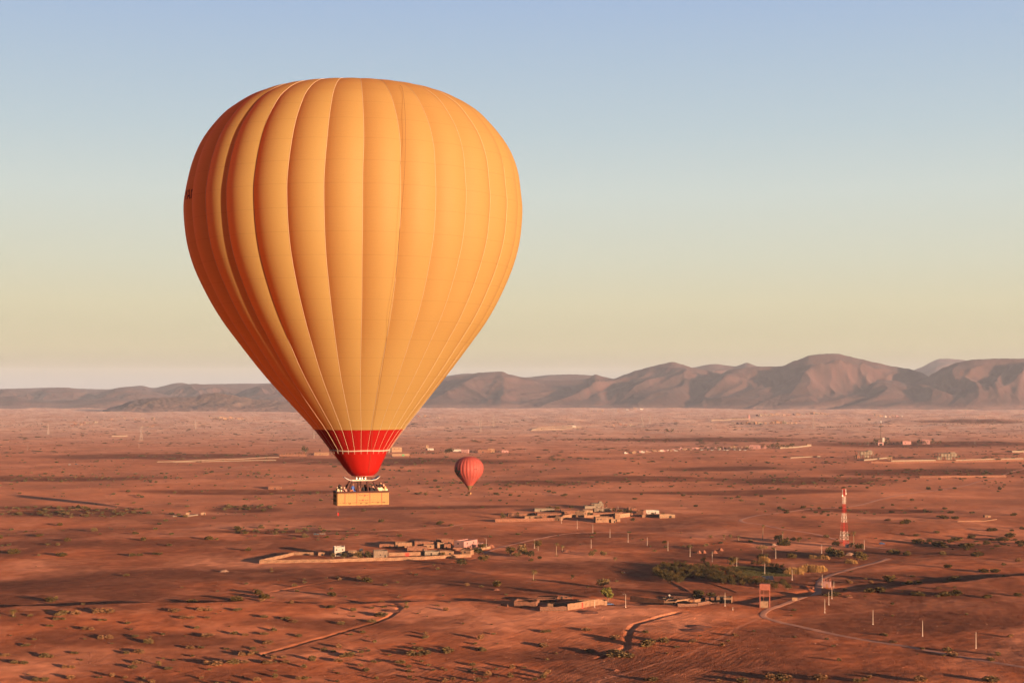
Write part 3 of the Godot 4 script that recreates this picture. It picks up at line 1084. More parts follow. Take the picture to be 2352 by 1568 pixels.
func palm_crown(seed_: int, n: int, length: float, skirt: bool) -> ArrayMesh:
	var r := RandomNumberGenerator.new()
	r.seed = seed_
	var st := begin()
	for i in n:
		var a := TAU * i / n * 2.4 + r.randf() * 0.3
		var up := r.randf_range(-0.15, 1.1)
		frond(st, Vector3.ZERO, Vector3(cos(a), up, sin(a)).normalized(), length * r.randf_range(0.8, 1.1), r.randf_range(0.35, 0.75), 0.42, r.randf_range(0.75, 1.2))
	if skirt:
		for i in 12:
			var a := TAU * i / 12 + r.randf()
			frond(st, Vector3(0, -0.2, 0), Vector3(cos(a) * 0.55, -1.0, sin(a) * 0.55).normalized(), length * 0.7, 0.1, 0.28, 0.6)
	return done(st)

func make_palm(label: String, p: Vector3, h: float, seed_: int, crown := 2.4, offshoots := false) -> Node3D:
	var t := thing("date_palm", label, "palm tree", p)
	var r := RandomNumberGenerator.new()
	r.seed = seed_
	var st := begin()
	var lean := Vector3(r.randf_range(-0.04, 0.04), 0, r.randf_range(-0.04, 0.04)) * h
	var pts := []
	for i in 9:
		var k := i / 8.0
		pts.append(Vector3(0, -0.3 + (h + 0.3) * k, 0) + lean * k * k)
	tube(st, pts, 0.30, 0.20, 8)
	for i in 14:
		var k := (i + 0.5) / 14.0
		lathe(st, Vector3(0, h * k, 0) + lean * k * k, [Vector2(0.22, -0.08), Vector2(0.32 - 0.08 * k, 0.06), Vector2(0.2, 0.08)], 8)
	part("trunk", done(st), mats["bark"], t)
	part("crown", palm_crown(seed_, 30, crown, true), mats["palm_leaf"], t, Vector3(lean.x, h, lean.z))
	if offshoots:
		part("offshoots", palm_crown(seed_ + 5, 26, crown * 0.8, false), mats["palm_leaf"], t, Vector3(0.5, 0.2, 0.3))
	return t

# ---------------------------------------------------------------- poles, masts
func make_pole(label: String, p: Vector3, h: float, lamp := false) -> Node3D:
	var t := thing("concrete_pole", label, "pole", p, 0.0, "concrete poles of the power line")
	var st := begin()
	box(st, Vector3(0, h * 0.5 - 0.2, 0), Vector3(0.22, h + 0.4, 0.19), Basis.IDENTITY, 0.55)
	part("shaft", done(st), mats["pole_concrete"], t)
	st = begin()
	box(st, Vector3(0, 0.12, 0), Vector3(0.65, 0.3, 0.55), Basis.IDENTITY, 0.7)
	part("footing", done(st), mats["pole_concrete"], t)
	st = begin()
	for y in [0.15, 0.5]:
		box(st, Vector3(0.0, h - y, 0.11), Vector3(0.1, 0.14, 0.14))
	part("wire_clamp", done(st), mats["wire"], t)
	if lamp:
		st = begin()
		tube(st, [Vector3(-0.08, h - 0.2, 0), Vector3(-0.7, h + 0.05, 0), Vector3(-1.2, h + 0.05, 0)], 0.04, 0.03, 5)
		box(st, Vector3(-1.35, h + 0.03, 0), Vector3(0.5, 0.12, 0.2))
		part("lamp_arm", done(st), mats["white_plaster"], t)
	return t

func lattice(st: SurfaceTool, y0: float, y1: float, w0: float, w1: float, bays: int, leg: float, brace: float) -> void:
	for i in bays:
		var a := float(i) / bays
		var b := float(i + 1) / bays
		var ya := lerpf(y0, y1, a)
		var yb := lerpf(y0, y1, b)
		var wa := lerpf(w0, w1, a) * 0.5
		var wb := lerpf(w0, w1, b) * 0.5
		for k in 4:
			var s := [Vector2(-1, -1), Vector2(1, -1), Vector2(1, 1), Vector2(-1, 1)]
			var c: Vector2 = s[k]
			var d: Vector2 = s[(k + 1) % 4]
			var p0 := Vector3(c.x * wa, ya, c.y * wa)
			var p1 := Vector3(c.x * wb, yb, c.y * wb)
			var q0 := Vector3(d.x * wa, ya, d.y * wa)
			var q1 := Vector3(d.x * wb, yb, d.y * wb)
			bar(st, p0, p1, leg, leg, 4)
			bar(st, p0, q1, brace, brace, 4)
			bar(st, q0, p1, brace, brace, 4)
			bar(st, p0, q0, brace, brace, 4)

func radio_mast() -> void:
	var p := at(1939.5, 1251.0)
	var t := thing("radio_mast", "tall red and white lattice mast with white antennas on the plain", "mast", p, 0.35)
	var h := metres(p, 129.5)
	var cuts := [0.0, 0.095, 0.245, 0.405, 0.565, 0.73, 0.865, 1.0]
	var red := mat("mast_red", 0.27, 0.013, 0.009, 0.6)
	var white := mat("mast_white", 0.42, 0.34, 0.27, 0.6)
	var width := func(k: float) -> float: return lerpf(5.0, 1.9, minf(k / 0.62, 1.0)) if k < 0.62 else lerpf(1.9, 1.75, (k - 0.62) / 0.38)
	for i in 7:
		var st := begin()
		lattice(st, h * cuts[i], h * cuts[i + 1], width.call(cuts[i]), width.call(cuts[i + 1]), 2 if i < 5 else 3, 0.10, 0.045)
		part("red_section" if i % 2 == 0 else "white_section", done(st), red if i % 2 == 0 else white, t)
	for e in [[-1.35, 0.0, 0.93], [1.35, 0.3, 0.93], [0.9, 1.0, 0.94], [-0.8, -1.0, 0.94]]:
		var st := begin()
		box(st, Vector3(e[0], h * e[2], e[1]), Vector3(0.24, 4.2, 0.16))
		for y in [-1.6, 1.6]:
			bar(st, Vector3(e[0], h * e[2] + y, e[1]), Vector3(e[0] * 0.5, h * e[2] + y, e[1] * 0.5), 0.06, 0.06, 4)
		part("antenna", done(st), white, t)
	for e in [[-1.7, 0.6, 0.872, 0.55], [1.25, 0.8, 0.905, 0.4]]:
		var st := begin()
		lathe(st, Vector3(0, 0, 0), [Vector2(0.0, 0.1), Vector2(e[3], 0.0), Vector2(e[3], -0.35), Vector2(0.0, -0.4)], 12)
		var m := part("dish", done(st), white, t, Vector3(e[0], h * e[2], e[1]))
		m.rotation.x = PI / 2
	var st := begin()
	bar(st, Vector3(0, 0, 0), Vector3(0, h, 0), 0.06, 0.06, 4)
	for i in 90:
		box(st, Vector3(0, i * h / 90.0, 0), Vector3(0.32, 0.03, 0.03))
	part("cable_ladder", done(st), red, t)
	var q := at(1946.5, 1257.0)
	var cab := thing("equipment_cabinet", "pale grey equipment cabinet at the foot of the lattice mast", "cabinet", q, 0.2)
	st = begin()
	box(st, Vector3(0, 1.1, 0), Vector3(2.2, 2.2, 1.4))
	part("housing", done(st), mats["pale_metal"], cab)
	st = begin()
	box(st, Vector3(0, 2.27, 0), Vector3(2.5, 0.12, 1.7))
	part("lid", done(st), mats["pale_metal"], cab)
	st = begin()
	box(st, Vector3(0.0, 1.1, 0.71), Vector3(0.9, 1.9, 0.03))
	part("door", done(st), mats["white_plaster"], cab)

func pylon(label: String, p: Vector3, h: float) -> void:
	var t := thing("power_pylon", label, "pylon", p, 0.5, "steel pylons crossing the plain")
	var st := begin()
	lattice(st, 0.0, h * 0.62, h * 0.2, h * 0.055, 5, 0.2, 0.11)
	lattice(st, h * 0.62, h, h * 0.055, h * 0.03, 4, 0.16, 0.1)
	part("tower", done(st), mats["pylon_steel"], t)
	for y in [0.68, 0.80, 0.91]:
		st = begin()
		var w: float = h * (0.17 if y < 0.85 else 0.12)
		for s in [-1.0, 1.0]:
			bar(st, Vector3(0, h * y + 0.6, 0), Vector3(s * w, h * y, 0), 0.13, 0.08, 4)
			bar(st, Vector3(0, h * y - 0.6, 0), Vector3(s * w, h * y, 0), 0.13, 0.08, 4)
		part("cross_arm", done(st), mats["pylon_steel"], t)

# ---------------------------------------------------------------- walls and houses
# a wall through points of the reading grid, with an uneven top
func wall_mesh(ps: Array, h: float, thick: float, jag: float, seed_: int) -> ArrayMesh:
	var st := begin()
	var n := noise_of(seed_, 0.23, 3)
	var run := 0.0
	for i in ps.size() - 1:
		var a: Vector3 = ps[i]
		var b: Vector3 = ps[i + 1]
		var flat := Vector2(b.x - a.x, b.z - a.z)
		var pieces := maxi(1, int(flat.length() / 2.2))
		var dir := Vector3(flat.x, 0, flat.y).normalized()
		var side := Vector3(-dir.z, 0, dir.x) * thick * 0.5
		for k in pieces:
			var p := a.lerp(b, float(k) / pieces)
			var q := a.lerp(b, float(k + 1) / pieces)
			p.y = ground_y(p.x, p.z) - 0.5
			q.y = ground_y(q.x, q.z) - 0.5
			var hp := Vector3(0, h + 0.5 + jag * n.get_noise_1d(run), 0)
			run += p.distance_to(q)
			var hq := Vector3(0, h + 0.5 + jag * n.get_noise_1d(run), 0)
			quad(st, p + side, p + side + hp, q + side + hq, q + side)
			quad(st, q - side, q - side + hq, p - side + hp, p - side)
			quad(st, p + side + hp, p - side + hp, q - side + hq, q + side + hq)
			if k == 0:
				quad(st, p - side, p - side + hp, p + side + hp, p + side)
			if k == pieces - 1:
				quad(st, q + side, q + side + hq, q - side + hq, q - side)
	return done(st)

func wall(label: String, pts: Array, units: float, thick: float, jag: float, m: Material, seed_ := 1, extra := []) -> Node3D:
	var ps := []
	for p in pts:
		ps.append(at(p[0], p[1]))
	var h := metres(ps[0], units)
	var o := thing("boundary_wall", label, "wall")
	part("wall_run", wall_mesh(ps, h, thick, jag, seed_), m, o)
	for e in extra:  # gates: [share along the first run, width, material]
		var c: Vector3 = ps[0].lerp(ps[1], e[0])
		var dir: Vector3 = (ps[1] - ps[0]).normalized()
		var st := begin()
		box(st, Vector3(c.x, ground_y(c.x, c.z) + h * 0.42, c.z) , Vector3(e[1], h * 0.85, thick + 0.1), Basis(Vector3.UP, atan2(-dir.z, dir.x)))
		part("gate", done(st), e[2], o)
	return o

# a flat-roofed house. x, y: foot of its front on the reading grid; wide, high in its units; deep in metres; turn in degrees
# holes: [kind, share along the front, metres from the ground, width, height]
func house(label: String, x: float, y: float, wide: float, high: float, deep: float, turn: float, m: Material, holes := [], opt := {}) -> Node3D:
	var p := at(x, y)
	var w := metres(p, wide)
	var h := metres(p, high)
	var yaw := deg_to_rad(turn)
	var b := Basis(Vector3.UP, yaw)
	var c := p - b.z * deep * 0.5
	c.y = minf(minf(ground_y(c.x, c.z), p.y), ground_y(c.x - b.z.x * deep * 0.5, c.z - b.z.z * deep * 0.5))
	var t := thing(opt.get("name", "mud_house"), label, opt.get("cat", "house"), c, yaw)
	var th: float = opt.get("thick", 0.4)
	var jag: float = opt.get("jag", 0.12)
	var n := noise_of(int(x * 7.0 + y), 0.4, 2)
	# four walls that rise above the roof as a parapet, each with an uneven top
	var corners := [Vector3(-w / 2, 0, deep / 2), Vector3(w / 2, 0, deep / 2), Vector3(w / 2, 0, -deep / 2), Vector3(-w / 2, 0, -deep / 2)]
	for k in 4:
		var a: Vector3 = corners[k]
		var e: Vector3 = corners[(k + 1) % 4]
		var dir := (e - a).normalized()
		var inn := Vector3(dir.z, 0, -dir.x) * th
		var long := a.distance_to(e)
		var i0 := 0.0 if k % 2 == 0 else th
		var pieces := maxi(1, int(long / 1.6))
		var st := begin()
		for j in pieces:
			var s0 := lerpf(i0, long - i0, float(j) / pieces)
			var s1 := lerpf(i0, long - i0, float(j + 1) / pieces)
			var h0 := Vector3(0, h + jag * n.get_noise_1d(s0 * 2.0 + k * 90.0), 0)
			var h1 := Vector3(0, h + jag * n.get_noise_1d(s1 * 2.0 + k * 90.0), 0)
			var p0 := a + dir * s0 - Vector3(0, 0.6, 0)
			var p1 := a + dir * s1 - Vector3(0, 0.6, 0)
			var up := Vector3(0, 0.6, 0)
			quad(st, p1, p1 + up + h1, p0 + up + h0, p0)
			quad(st, p0 + inn, p0 + inn + up + h0, p1 + inn + up + h1, p1 + inn)
			quad(st, p0 + up + h0, p1 + up + h1, p1 + inn + up + h1, p0 + inn + up + h0)
		quad(st, a + dir * i0 - Vector3(0, 0.6, 0), a + dir * i0 + Vector3(0, h, 0), a + dir * i0 + inn + Vector3(0, h, 0), a + dir * i0 + inn - Vector3(0, 0.6, 0))
		quad(st, e - dir * i0 + inn - Vector3(0, 0.6, 0), e - dir * i0 + inn + Vector3(0, h, 0), e - dir * i0 + Vector3(0, h, 0), e - dir * i0 - Vector3(0, 0.6, 0))
		part("wall", done(st), m, t)
	if not opt.get("open", false):
		var st := begin()
		box(st, Vector3(0, h - opt.get("parapet", 0.4) - 0.12, 0), Vector3(w - th * 2.0 - 0.01, 0.24, deep - th * 2.0 - 0.01))
		part("roof", done(st), opt.get("roof", m), t)
	if holes.is_empty() and w > 5.0 and not opt.get("open", false):
		holes = [["door", 0.3, 0.0, 1.0, 1.9], ["window", 0.62, 1.1, 0.7, 0.7]] if int(x) % 2 else [["window", 0.25, 1.1, 0.7, 0.7], ["door", 0.72, 0.0, 1.0, 1.8]]
	for e in holes:
		# a dark opening set in a raised surround, its own leaf behind it
		var kind: String = e[0]
		var on_side := kind.ends_with("_side")
		kind = kind.trim_suffix("_side")
		var bb := Basis.IDENTITY
		var c0 := Vector3((e[1] - 0.5) * w, e[2] + e[4] * 0.5, deep / 2)
		if on_side:
			bb = Basis(Vector3.UP, PI / 2)
			c0 = Vector3(w / 2, e[2] + e[4] * 0.5, (0.5 - e[1]) * deep)
		var st := begin()
		box(st, c0 + bb.z * 0.02, Vector3(e[3], e[4], 0.08), bb)
		var dm: Material = mats["dark_opening"]
		if e.size() > 5:
			dm = e[5]
		var hole := part(kind, done(st), dm, t)
		st = begin()
		box(st, c0 + bb.z * 0.05 + Vector3(0, e[4] * 0.5 + 0.06, 0), Vector3(e[3] + 0.3, 0.12, 0.16), bb)
		if kind == "window":
			box(st, c0 + bb.z * 0.05 - Vector3(0, e[4] * 0.5 + 0.05, 0), Vector3(e[3] + 0.2, 0.1, 0.16), bb)
		part("lintel", done(st), m, hole)
	return t

func add_to(t: Node3D, called: String, m: Material, boxes: Array) -> void:
	for e in boxes:
		var st := begin()
		box(st, Vector3(e[0], e[1], e[2]), Vector3(e[3], e[4], e[5]))
		part(called, done(st), m, t)

# concrete skeleton of an unfinished villa
func skeleton_villa(label: String, x: float, y: float, wide: float, high: float, deep: float, bays: int) -> void:
	var p := at(x, y)
	var w := metres(p, wide)
	var h := metres(p, high)
	var t := thing("unfinished_villa", label, "building", p + Vector3(0, 0, -deep * 0.5), 0.12)
	var m: Material = mats["bare_concrete"]
	for f in 3:
		var yy := h * f / 2.0
		if f:
			var st := begin()
			box(st, Vector3(0, yy - 0.15, 0), Vector3(w + 0.4, 0.34, deep + 0.4))
			part("floor_slab", done(st), m, t)
	for f in 2:
		for i in bays + 1:
			for z in [-0.5, 0.5]:
				var st := begin()
				box(st, Vector3((float(i) / bays - 0.5) * (w - 0.5), h * (f + 0.5) / 2.0, z * (deep - 0.5)), Vector3(0.5, h / 2.0, 0.5))
				part("column", done(st), m, t)
	for e in [[0.12, 0.25, 0.24], [0.62, 0.25, 0.3], [0.86, 0.75, 0.26], [0.35, 0.75, 0.3], [0.62, 0.75, 0.2]]:
		var st := begin()
		box(st, Vector3((e[0] - 0.5) * w, h * e[1] - 0.2, deep * 0.1), Vector3(w * e[2], h * 0.42, 0.3))
		part("infill_wall", done(st), m, t)
	add_to(t, "stair_tower", m, [[w * 0.28, h + 0.9, 0.0, w * 0.25, 1.8, deep * 0.5]])

# ---------------------------------------------------------------- vehicles
func make_car(label: String, p: Vector3, turn: float, paint: Material, cat := "car") -> Node3D:
	var t := thing("parked_car", label, cat, p, turn)
	var st := begin()
	# lower body: a profile drawn along the car, with rounded nose and tail
	var prof := [Vector2(-2.1, 0.35), Vector2(-2.2, 0.62), Vector2(-2.05, 0.88), Vector2(-1.9, 0.95), Vector2(1.0, 0.98), Vector2(1.9, 0.84), Vector2(2.15, 0.66), Vector2(2.15, 0.35)]
	extrude(st, prof, 0.86)
	part("body", done(st), paint, t)
	st = begin()
	extrude(st, [Vector2(-1.95, 0.96), Vector2(-1.75, 1.42), Vector2(-1.45, 1.52), Vector2(0.05, 1.52), Vector2(0.95, 0.98)], 0.74)
	part("cabin", done(st), mats["car_glass"], t)
	st = begin()
	box(st, Vector3(-0.7, 1.54, 0), Vector3(1.6, 0.05, 1.4))
	part("roof", done(st), paint, t)
	for x in [-1.35, 1.35]:
		for z in [-0.8, 0.8]:
			var w := begin()
			tube(w, [Vector3(x, 0.33, z - 0.1), Vector3(x, 0.33, z + 0.1)], 0.33, 0.33, 12)
			part("wheel", done(w), mats["tyre"], t)
	for z in [-0.6, 0.6]:
		st = begin()
		box(st, Vector3(2.12, 0.68, z), Vector3(0.1, 0.14, 0.34))
		part("headlight", done(st), mats["pale_metal"], t)
	return t

func extrude(st: SurfaceTool, prof: Array, half: float) -> void:
	var n := prof.size()
	for i in n:
		var a: Vector2 = prof[i]
		var b: Vector2 = prof[(i + 1) % n]
		quad(st, Vector3(a.x, a.y, half), Vector3(b.x, b.y, half), Vector3(b.x, b.y, -half), Vector3(a.x, a.y, -half))
	for i in range(1, n - 1):
		tri(st, Vector3(prof[0].x, prof[0].y, half), Vector3(prof[i + 1].x, prof[i + 1].y, half), Vector3(prof[i].x, prof[i].y, half))
		tri(st, Vector3(prof[0].x, prof[0].y, -half), Vector3(prof[i].x, prof[i].y, -half), Vector3(prof[i + 1].x, prof[i + 1].y, -half))

# ---------------------------------------------------------------- people: one smooth skin over tapered bones
func skin_of(bones: Array, cell: float, blend: float) -> ArrayMesh:
	var lo := Vector3.INF
	var hi := -Vector3.INF
	for b in bones:
		for k in 2:
			var r: Vector3 = Vector3.ONE * (b[2 + k] + cell * 2.0)
			lo = lo.min(b[k] - r)
			hi = hi.max(b[k] + r)
	var n := Vector3i(((hi - lo) / cell).ceil()) + Vector3i.ONE
	var field := PackedFloat32Array()
	field.resize(n.x * n.y * n.z)
	field.fill(1.0)
	for b in bones:
		var a: Vector3 = b[0]
		var d: Vector3 = b[1] - b[0]
		var len2 := maxf(d.length_squared(), 1e-8)
		var reach: Vector3 = Vector3.ONE * (maxf(b[2], b[3]) + blend + cell)
		var i0 := Vector3i(((a.min(b[1]) - reach - lo) / cell).floor()).clamp(Vector3i.ZERO, n - Vector3i.ONE)
		var i1 := Vector3i(((a.max(b[1]) + reach - lo) / cell).ceil()).clamp(Vector3i.ZERO, n - Vector3i.ONE)
		for z in range(i0.z, i1.z + 1):
			for y in range(i0.y, i1.y + 1):
				var row := (z * n.y + y) * n.x
				for x in range(i0.x, i1.x + 1):
					var p := lo + Vector3(x, y, z) * cell
					var t := clampf((p - a).dot(d) / len2, 0.0, 1.0)
					var s: float = p.distance_to(a + d * t) - lerpf(b[2], b[3], t)
					var f := field[row + x]
					var h := maxf(blend - absf(f - s), 0.0) / blend
					field[row + x] = minf(f, s) - h * h * blend * 0.25
	# surface nets
	var ids := {}
	var verts := PackedVector3Array()
	var sy := n.x
	var sz := n.x * n.y
	for z in n.z - 1:
		for y in n.y - 1:
			for x in n.x - 1:
				var k := (z * n.y + y) * n.x + x
				var inside := 0
				var v := []
				for c in 8:
					var f := field[k + (c & 1) + ((c >> 1) & 1) * sy + ((c >> 2) & 1) * sz]
					v.append(f)
					if f < 0.0:
						inside += 1
				if inside == 0 or inside == 8:
					continue
				var sum := Vector3.ZERO
				var cnt := 0
				for c in 8:
					for ax in 3:
						var o := 1 << ax
						if c & o:
							continue
						if (v[c] < 0.0) != (v[c | o] < 0.0):
							var t: float = v[c] / (v[c] - v[c | o])
							var q := Vector3(c & 1, (c >> 1) & 1, (c >> 2) & 1)
							q[ax] += t
							sum += q
							cnt += 1
				ids[k] = verts.size()
				verts.append(lo + (Vector3(x, y, z) + sum / cnt) * cell)
	var st := SurfaceTool.new()
	st.begin(Mesh.PRIMITIVE_TRIANGLES)
	st.set_smooth_group(0)
	var step := [1, sy, sz]
	for k in ids:
		for ax in 3:
			var f0 := field[k]
			var e: int = k + step[ax]
			if e >= field.size() or (f0 < 0.0) == (field[e] < 0.0):
				continue
			var u: int = step[(ax + 1) % 3]
			var w: int = step[(ax + 2) % 3]
			if not (ids.has(k - u) and ids.has(k - w) and ids.has(k - u - w)):
				continue
			var q := [verts[ids[k]], verts[ids[k - u]], verts[ids[k - u - w]], verts[ids[k - w]]]
			if f0 < 0.0:
				quad(st, q[3], q[2], q[1], q[0])
			else:
				quad(st, q[0], q[1], q[2], q[3])
	st.index()
	st.generate_normals()
	return st.commit()

# a standing figure 1.7 m tall that looks along +z. arms: 0 down on the rim, 1 one hand raised to the face, 2 both hands lifted in front
func figure_bones(arms: int) -> Dictionary:
	var hands := {}
	var sh := [Vector3(-0.19, 1.40, 0), Vector3(0.19, 1.40, 0)]
	var el := [Vector3(-0.25, 1.13, 0.05), Vector3(0.25, 1.13, 0.05)]
	var wr := [Vector3(-0.2, 1.06, 0.27), Vector3(0.2, 1.06, 0.27)]
	if arms == 1:
		el[1] = Vector3(0.27, 1.18, 0.16)
		wr[1] = Vector3(0.12, 1.42, 0.28)
	elif arms == 2:
		for k in 2:
			el[k] = Vector3([-0.26, 0.26][k], 1.2, 0.17)
			wr[k] = Vector3([-0.09, 0.09][k], 1.44, 0.33)
	var head := [[Vector3(0, 1.575, 0.015), Vector3(0, 1.62, 0.0), 0.082, 0.092], [Vector3(0, 1.53, 0.045), Vector3(0, 1.545, 0.03), 0.05, 0.06], [Vector3(0, 1.57, 0.098), Vector3(0, 1.548, 0.116), 0.010, 0.016], [Vector3(-0.088, 1.58, -0.005), Vector3(-0.092, 1.56, -0.005), 0.016, 0.012], [Vector3(0.088, 1.58, -0.005), Vector3(0.092, 1.56, -0.005), 0.016, 0.012]]
	var torso := [[Vector3(-0.1, 0.93, 0), Vector3(0.1, 0.93, 0), 0.13, 0.13], [Vector3(-0.06, 1.1, 0), Vector3(0.06, 1.1, 0), 0.115, 0.115], [Vector3(-0.1, 1.3, 0), Vector3(0.1, 1.3, 0), 0.12, 0.12], [Vector3(-0.16, 1.4, 0), Vector3(0.16, 1.4, 0), 0.06, 0.06]]
	var neck := [[Vector3(0, 1.4, -0.005), Vector3(0, 1.53, 0.005), 0.055, 0.05]]
	var upper := []
	var lower := []
	var hand := []
	var legs := []
	for k in 2:
		var s: float = [-1.0, 1.0][k]
		upper.append([sh[k], el[k], 0.058, 0.045])
		lower.append([el[k], wr[k], 0.044, 0.030])
		var dir: Vector3 = (wr[k] - el[k]).normalized()
		var across := dir.cross(Vector3.UP).normalized() if absf(dir.y) < 0.9 else Vector3.RIGHT
		var palm: Vector3 = wr[k] + dir * 0.07
		hand.append([wr[k], palm, 0.028, 0.034])
		for f in 4:
			var root: Vector3 = palm + across * (f - 1.5) * 0.021 + dir * 0.02
			var ln: float = [0.065, 0.08, 0.075, 0.055][f]
			var mid := root + dir * ln * 0.55
			hand.append([root, mid, 0.0105, 0.0095])
			hand.append([mid, mid + (dir + Vector3.DOWN * 0.8).normalized() * ln * 0.5, 0.0095, 0.008])
		hand.append([wr[k] + dir * 0.02, wr[k] + dir * 0.06 - across * s * 0.055, 0.014, 0.011])
		legs.append([Vector3(s * 0.095, 0.9, 0), Vector3(s * 0.1, 0.49, 0.02), 0.09, 0.06])
		legs.append([Vector3(s * 0.1, 0.49, 0.02), Vector3(s * 0.1, 0.09, -0.01), 0.058, 0.04])
		legs.append([Vector3(s * 0.1, 0.05, -0.03), Vector3(s * 0.105, 0.035, 0.15), 0.042, 0.034])
	return {"head": head, "torso": torso, "neck": neck, "upper": upper, "lower": lower, "hand": hand, "legs": legs}

func swell(bones: Array, by: float) -> Array:
	var out := []
	for b in bones:
		out.append([b[0], b[1], b[2] + by, b[3] + by])
	return out

var bodies := []
func make_bodies() -> void:
	for arms in 3:
		var b := figure_bones(arms)
		var big := skin_of(b.torso + b.neck + b.upper + b.lower + b.legs, 0.03, 0.05)
		var fine := skin_of(b.head + [[Vector3(0, 1.46, 0), Vector3(0, 1.53, 0.005), 0.052, 0.05]], 0.014, 0.025)
		var hands := skin_of(b.hand, 0.009, 0.008)
		var st := SurfaceTool.new()
		st.append_from(big, 0, Transform3D())
		st.append_from(fine, 0, Transform3D())
		st.append_from(hands, 0, Transform3D())
		var d := {"skin": st.commit()}
		d.coat = skin_of(swell(b.torso + b.upper + b.lower, 0.028) + [[Vector3(0, 1.4, -0.01), Vector3(0, 1.46, -0.005), 0.085, 0.075]], 0.03, 0.05)
		d.trousers = skin_of(swell(b.legs.slice(0, 2) + b.legs.slice(3, 5), 0.02) + [[Vector3(-0.08, 0.92, 0), Vector3(0.08, 0.92, 0), 0.14, 0.14]], 0.03, 0.04)
		bodies.append(d)
	for kind in ["short", "long", "hood", "beanie", "hat"]:
		var bones := []
		if kind == "short":
			bones = [[Vector3(0, 1.645, -0.03), Vector3(0, 1.60, -0.045), 0.088, 0.085]]
		elif kind == "long":
			bones = [[Vector3(0, 1.645, -0.025), Vector3(0, 1.60, -0.045), 0.09, 0.09], [Vector3(0, 1.56, -0.07), Vector3(0, 1.28, -0.13), 0.085, 0.07], [Vector3(-0.08, 1.56, -0.02), Vector3(-0.1, 1.36, -0.04), 0.03, 0.025], [Vector3(0.08, 1.56, -0.02), Vector3(0.1, 1.36, -0.04), 0.03, 0.025]]
		elif kind == "hood":
			bones = [[Vector3(0, 1.64, -0.035), Vector3(0, 1.52, -0.05), 0.115, 0.11], [Vector3(0, 1.5, -0.05), Vector3(0, 1.42, -0.06), 0.12, 0.13]]
		elif kind == "beanie":
			bones = [[Vector3(0, 1.655, -0.02), Vector3(0, 1.69, -0.03), 0.1, 0.08], [Vector3(0, 1.60, -0.05), Vector3(0, 1.56, -0.06), 0.075, 0.06]]
		else:
			bones = [[Vector3(0, 1.68, -0.01), Vector3(0, 1.71, -0.01), 0.095, 0.085], [Vector3(0, 1.58, -0.06), Vector3(0, 1.5, -0.08), 0.07, 0.06]]
			for k in 10:
				var a := TAU * k / 10
				bones.append([Vector3(cos(a) * 0.13, 1.665, sin(a) * 0.13), Vector3(cos(a + 0.62) * 0.13, 1.665, sin(a + 0.62) * 0.13), 0.02, 0.02])
		hair_of[kind] = skin_of(bones, 0.016, 0.04)
var hair_of := {}

func person(label: String, p: Vector3, tall: float, turn: float, arms: int, skin: Material, coat: Material, trousers: Material, head: String, hair: Material) -> void:
	var t := thing("person", label, "person", p, turn, "passengers in the balloon basket")
	t.scale = Vector3.ONE * tall / 1.72
	part("body", bodies[arms].skin, skin, t)
	part("coat", bodies[arms].coat, coat, t)
	part("trousers", bodies[arms].trousers, trousers, t)
	part({"short": "hair", "long": "hair", "hood": "hood", "beanie": "beanie", "hat": "hat"}[head], hair_of[head], hair, t)
	for s in [-0.034, 0.034]:
		var st := begin()
		box(st, Vector3(s, 1.592, 0.088), Vector3(0.022, 0.012, 0.012))
		part("eye", done(st), mats["dark_opening"], t)
	var st := begin()
	box(st, Vector3(0, 1.523, 0.094), Vector3(0.042, 0.010, 0.012))
	part("mouth", done(st), mats["lips"], t)

# palette used by many builders; colours are the things' own
func palette() -> void:
	mat("bark", 0.12, 0.075, 0.045)
	leaf_mat("olive_leaf", 0.066, 0.040, 0.011)
	leaf_mat("dark_leaf", 0.038, 0.027, 0.008)
	leaf_mat("dusty_leaf", 0.105, 0.064, 0.026)
	leaf_mat("dry_leaf", 0.165, 0.08, 0.036)
	leaf_mat("palm_leaf", 0.11, 0.07, 0.02)
	leaf_mat("reed_leaf", 0.20, 0.105, 0.036)
	leaf_mat("grass_leaf", 0.055, 0.048, 0.016)
	mat("pole_concrete", 0.28, 0.21, 0.16)
	mat("pale_metal", 0.27, 0.24, 0.21, 0.5)
	mat("pylon_steel", 0.16, 0.12, 0.10, 0.6)
	mat("dark_opening", 0.012, 0.009, 0.008)
	mat("lips", 0.2, 0.06, 0.05)
	mat("car_glass", 0.015, 0.017, 0.02, 0.15)
	mat("tyre", 0.015, 0.014, 0.013)
	stained("white_plaster", 0.190, 0.160, 0.129, 0.25)
	stained("pink_plaster", 0.167, 0.083, 0.070, 0.2)
	stained("mud_red", 0.095, 0.041, 0.024, 0.4)
	stained("mud_tan", 0.120, 0.064, 0.036, 0.4)
	stained("mud_pale", 0.138, 0.081, 0.047, 0.35)
	stained("bare_concrete", 0.108, 0.079, 0.054, 0.3)
	stained("grey_render", 0.097, 0.066, 0.045, 0.4)
	stained("tower_red", 0.156, 0.050, 0.033, 0.25)
	stained("rubble_mud", 0.082, 0.039, 0.024, 0.5, 3.0)
	mat("red_gate", 0.36, 0.02, 0.012, 0.6)
	mat("green_gate", 0.04, 0.13, 0.05, 0.6)
	mat("brown_door", 0.16, 0.07, 0.03, 0.7)

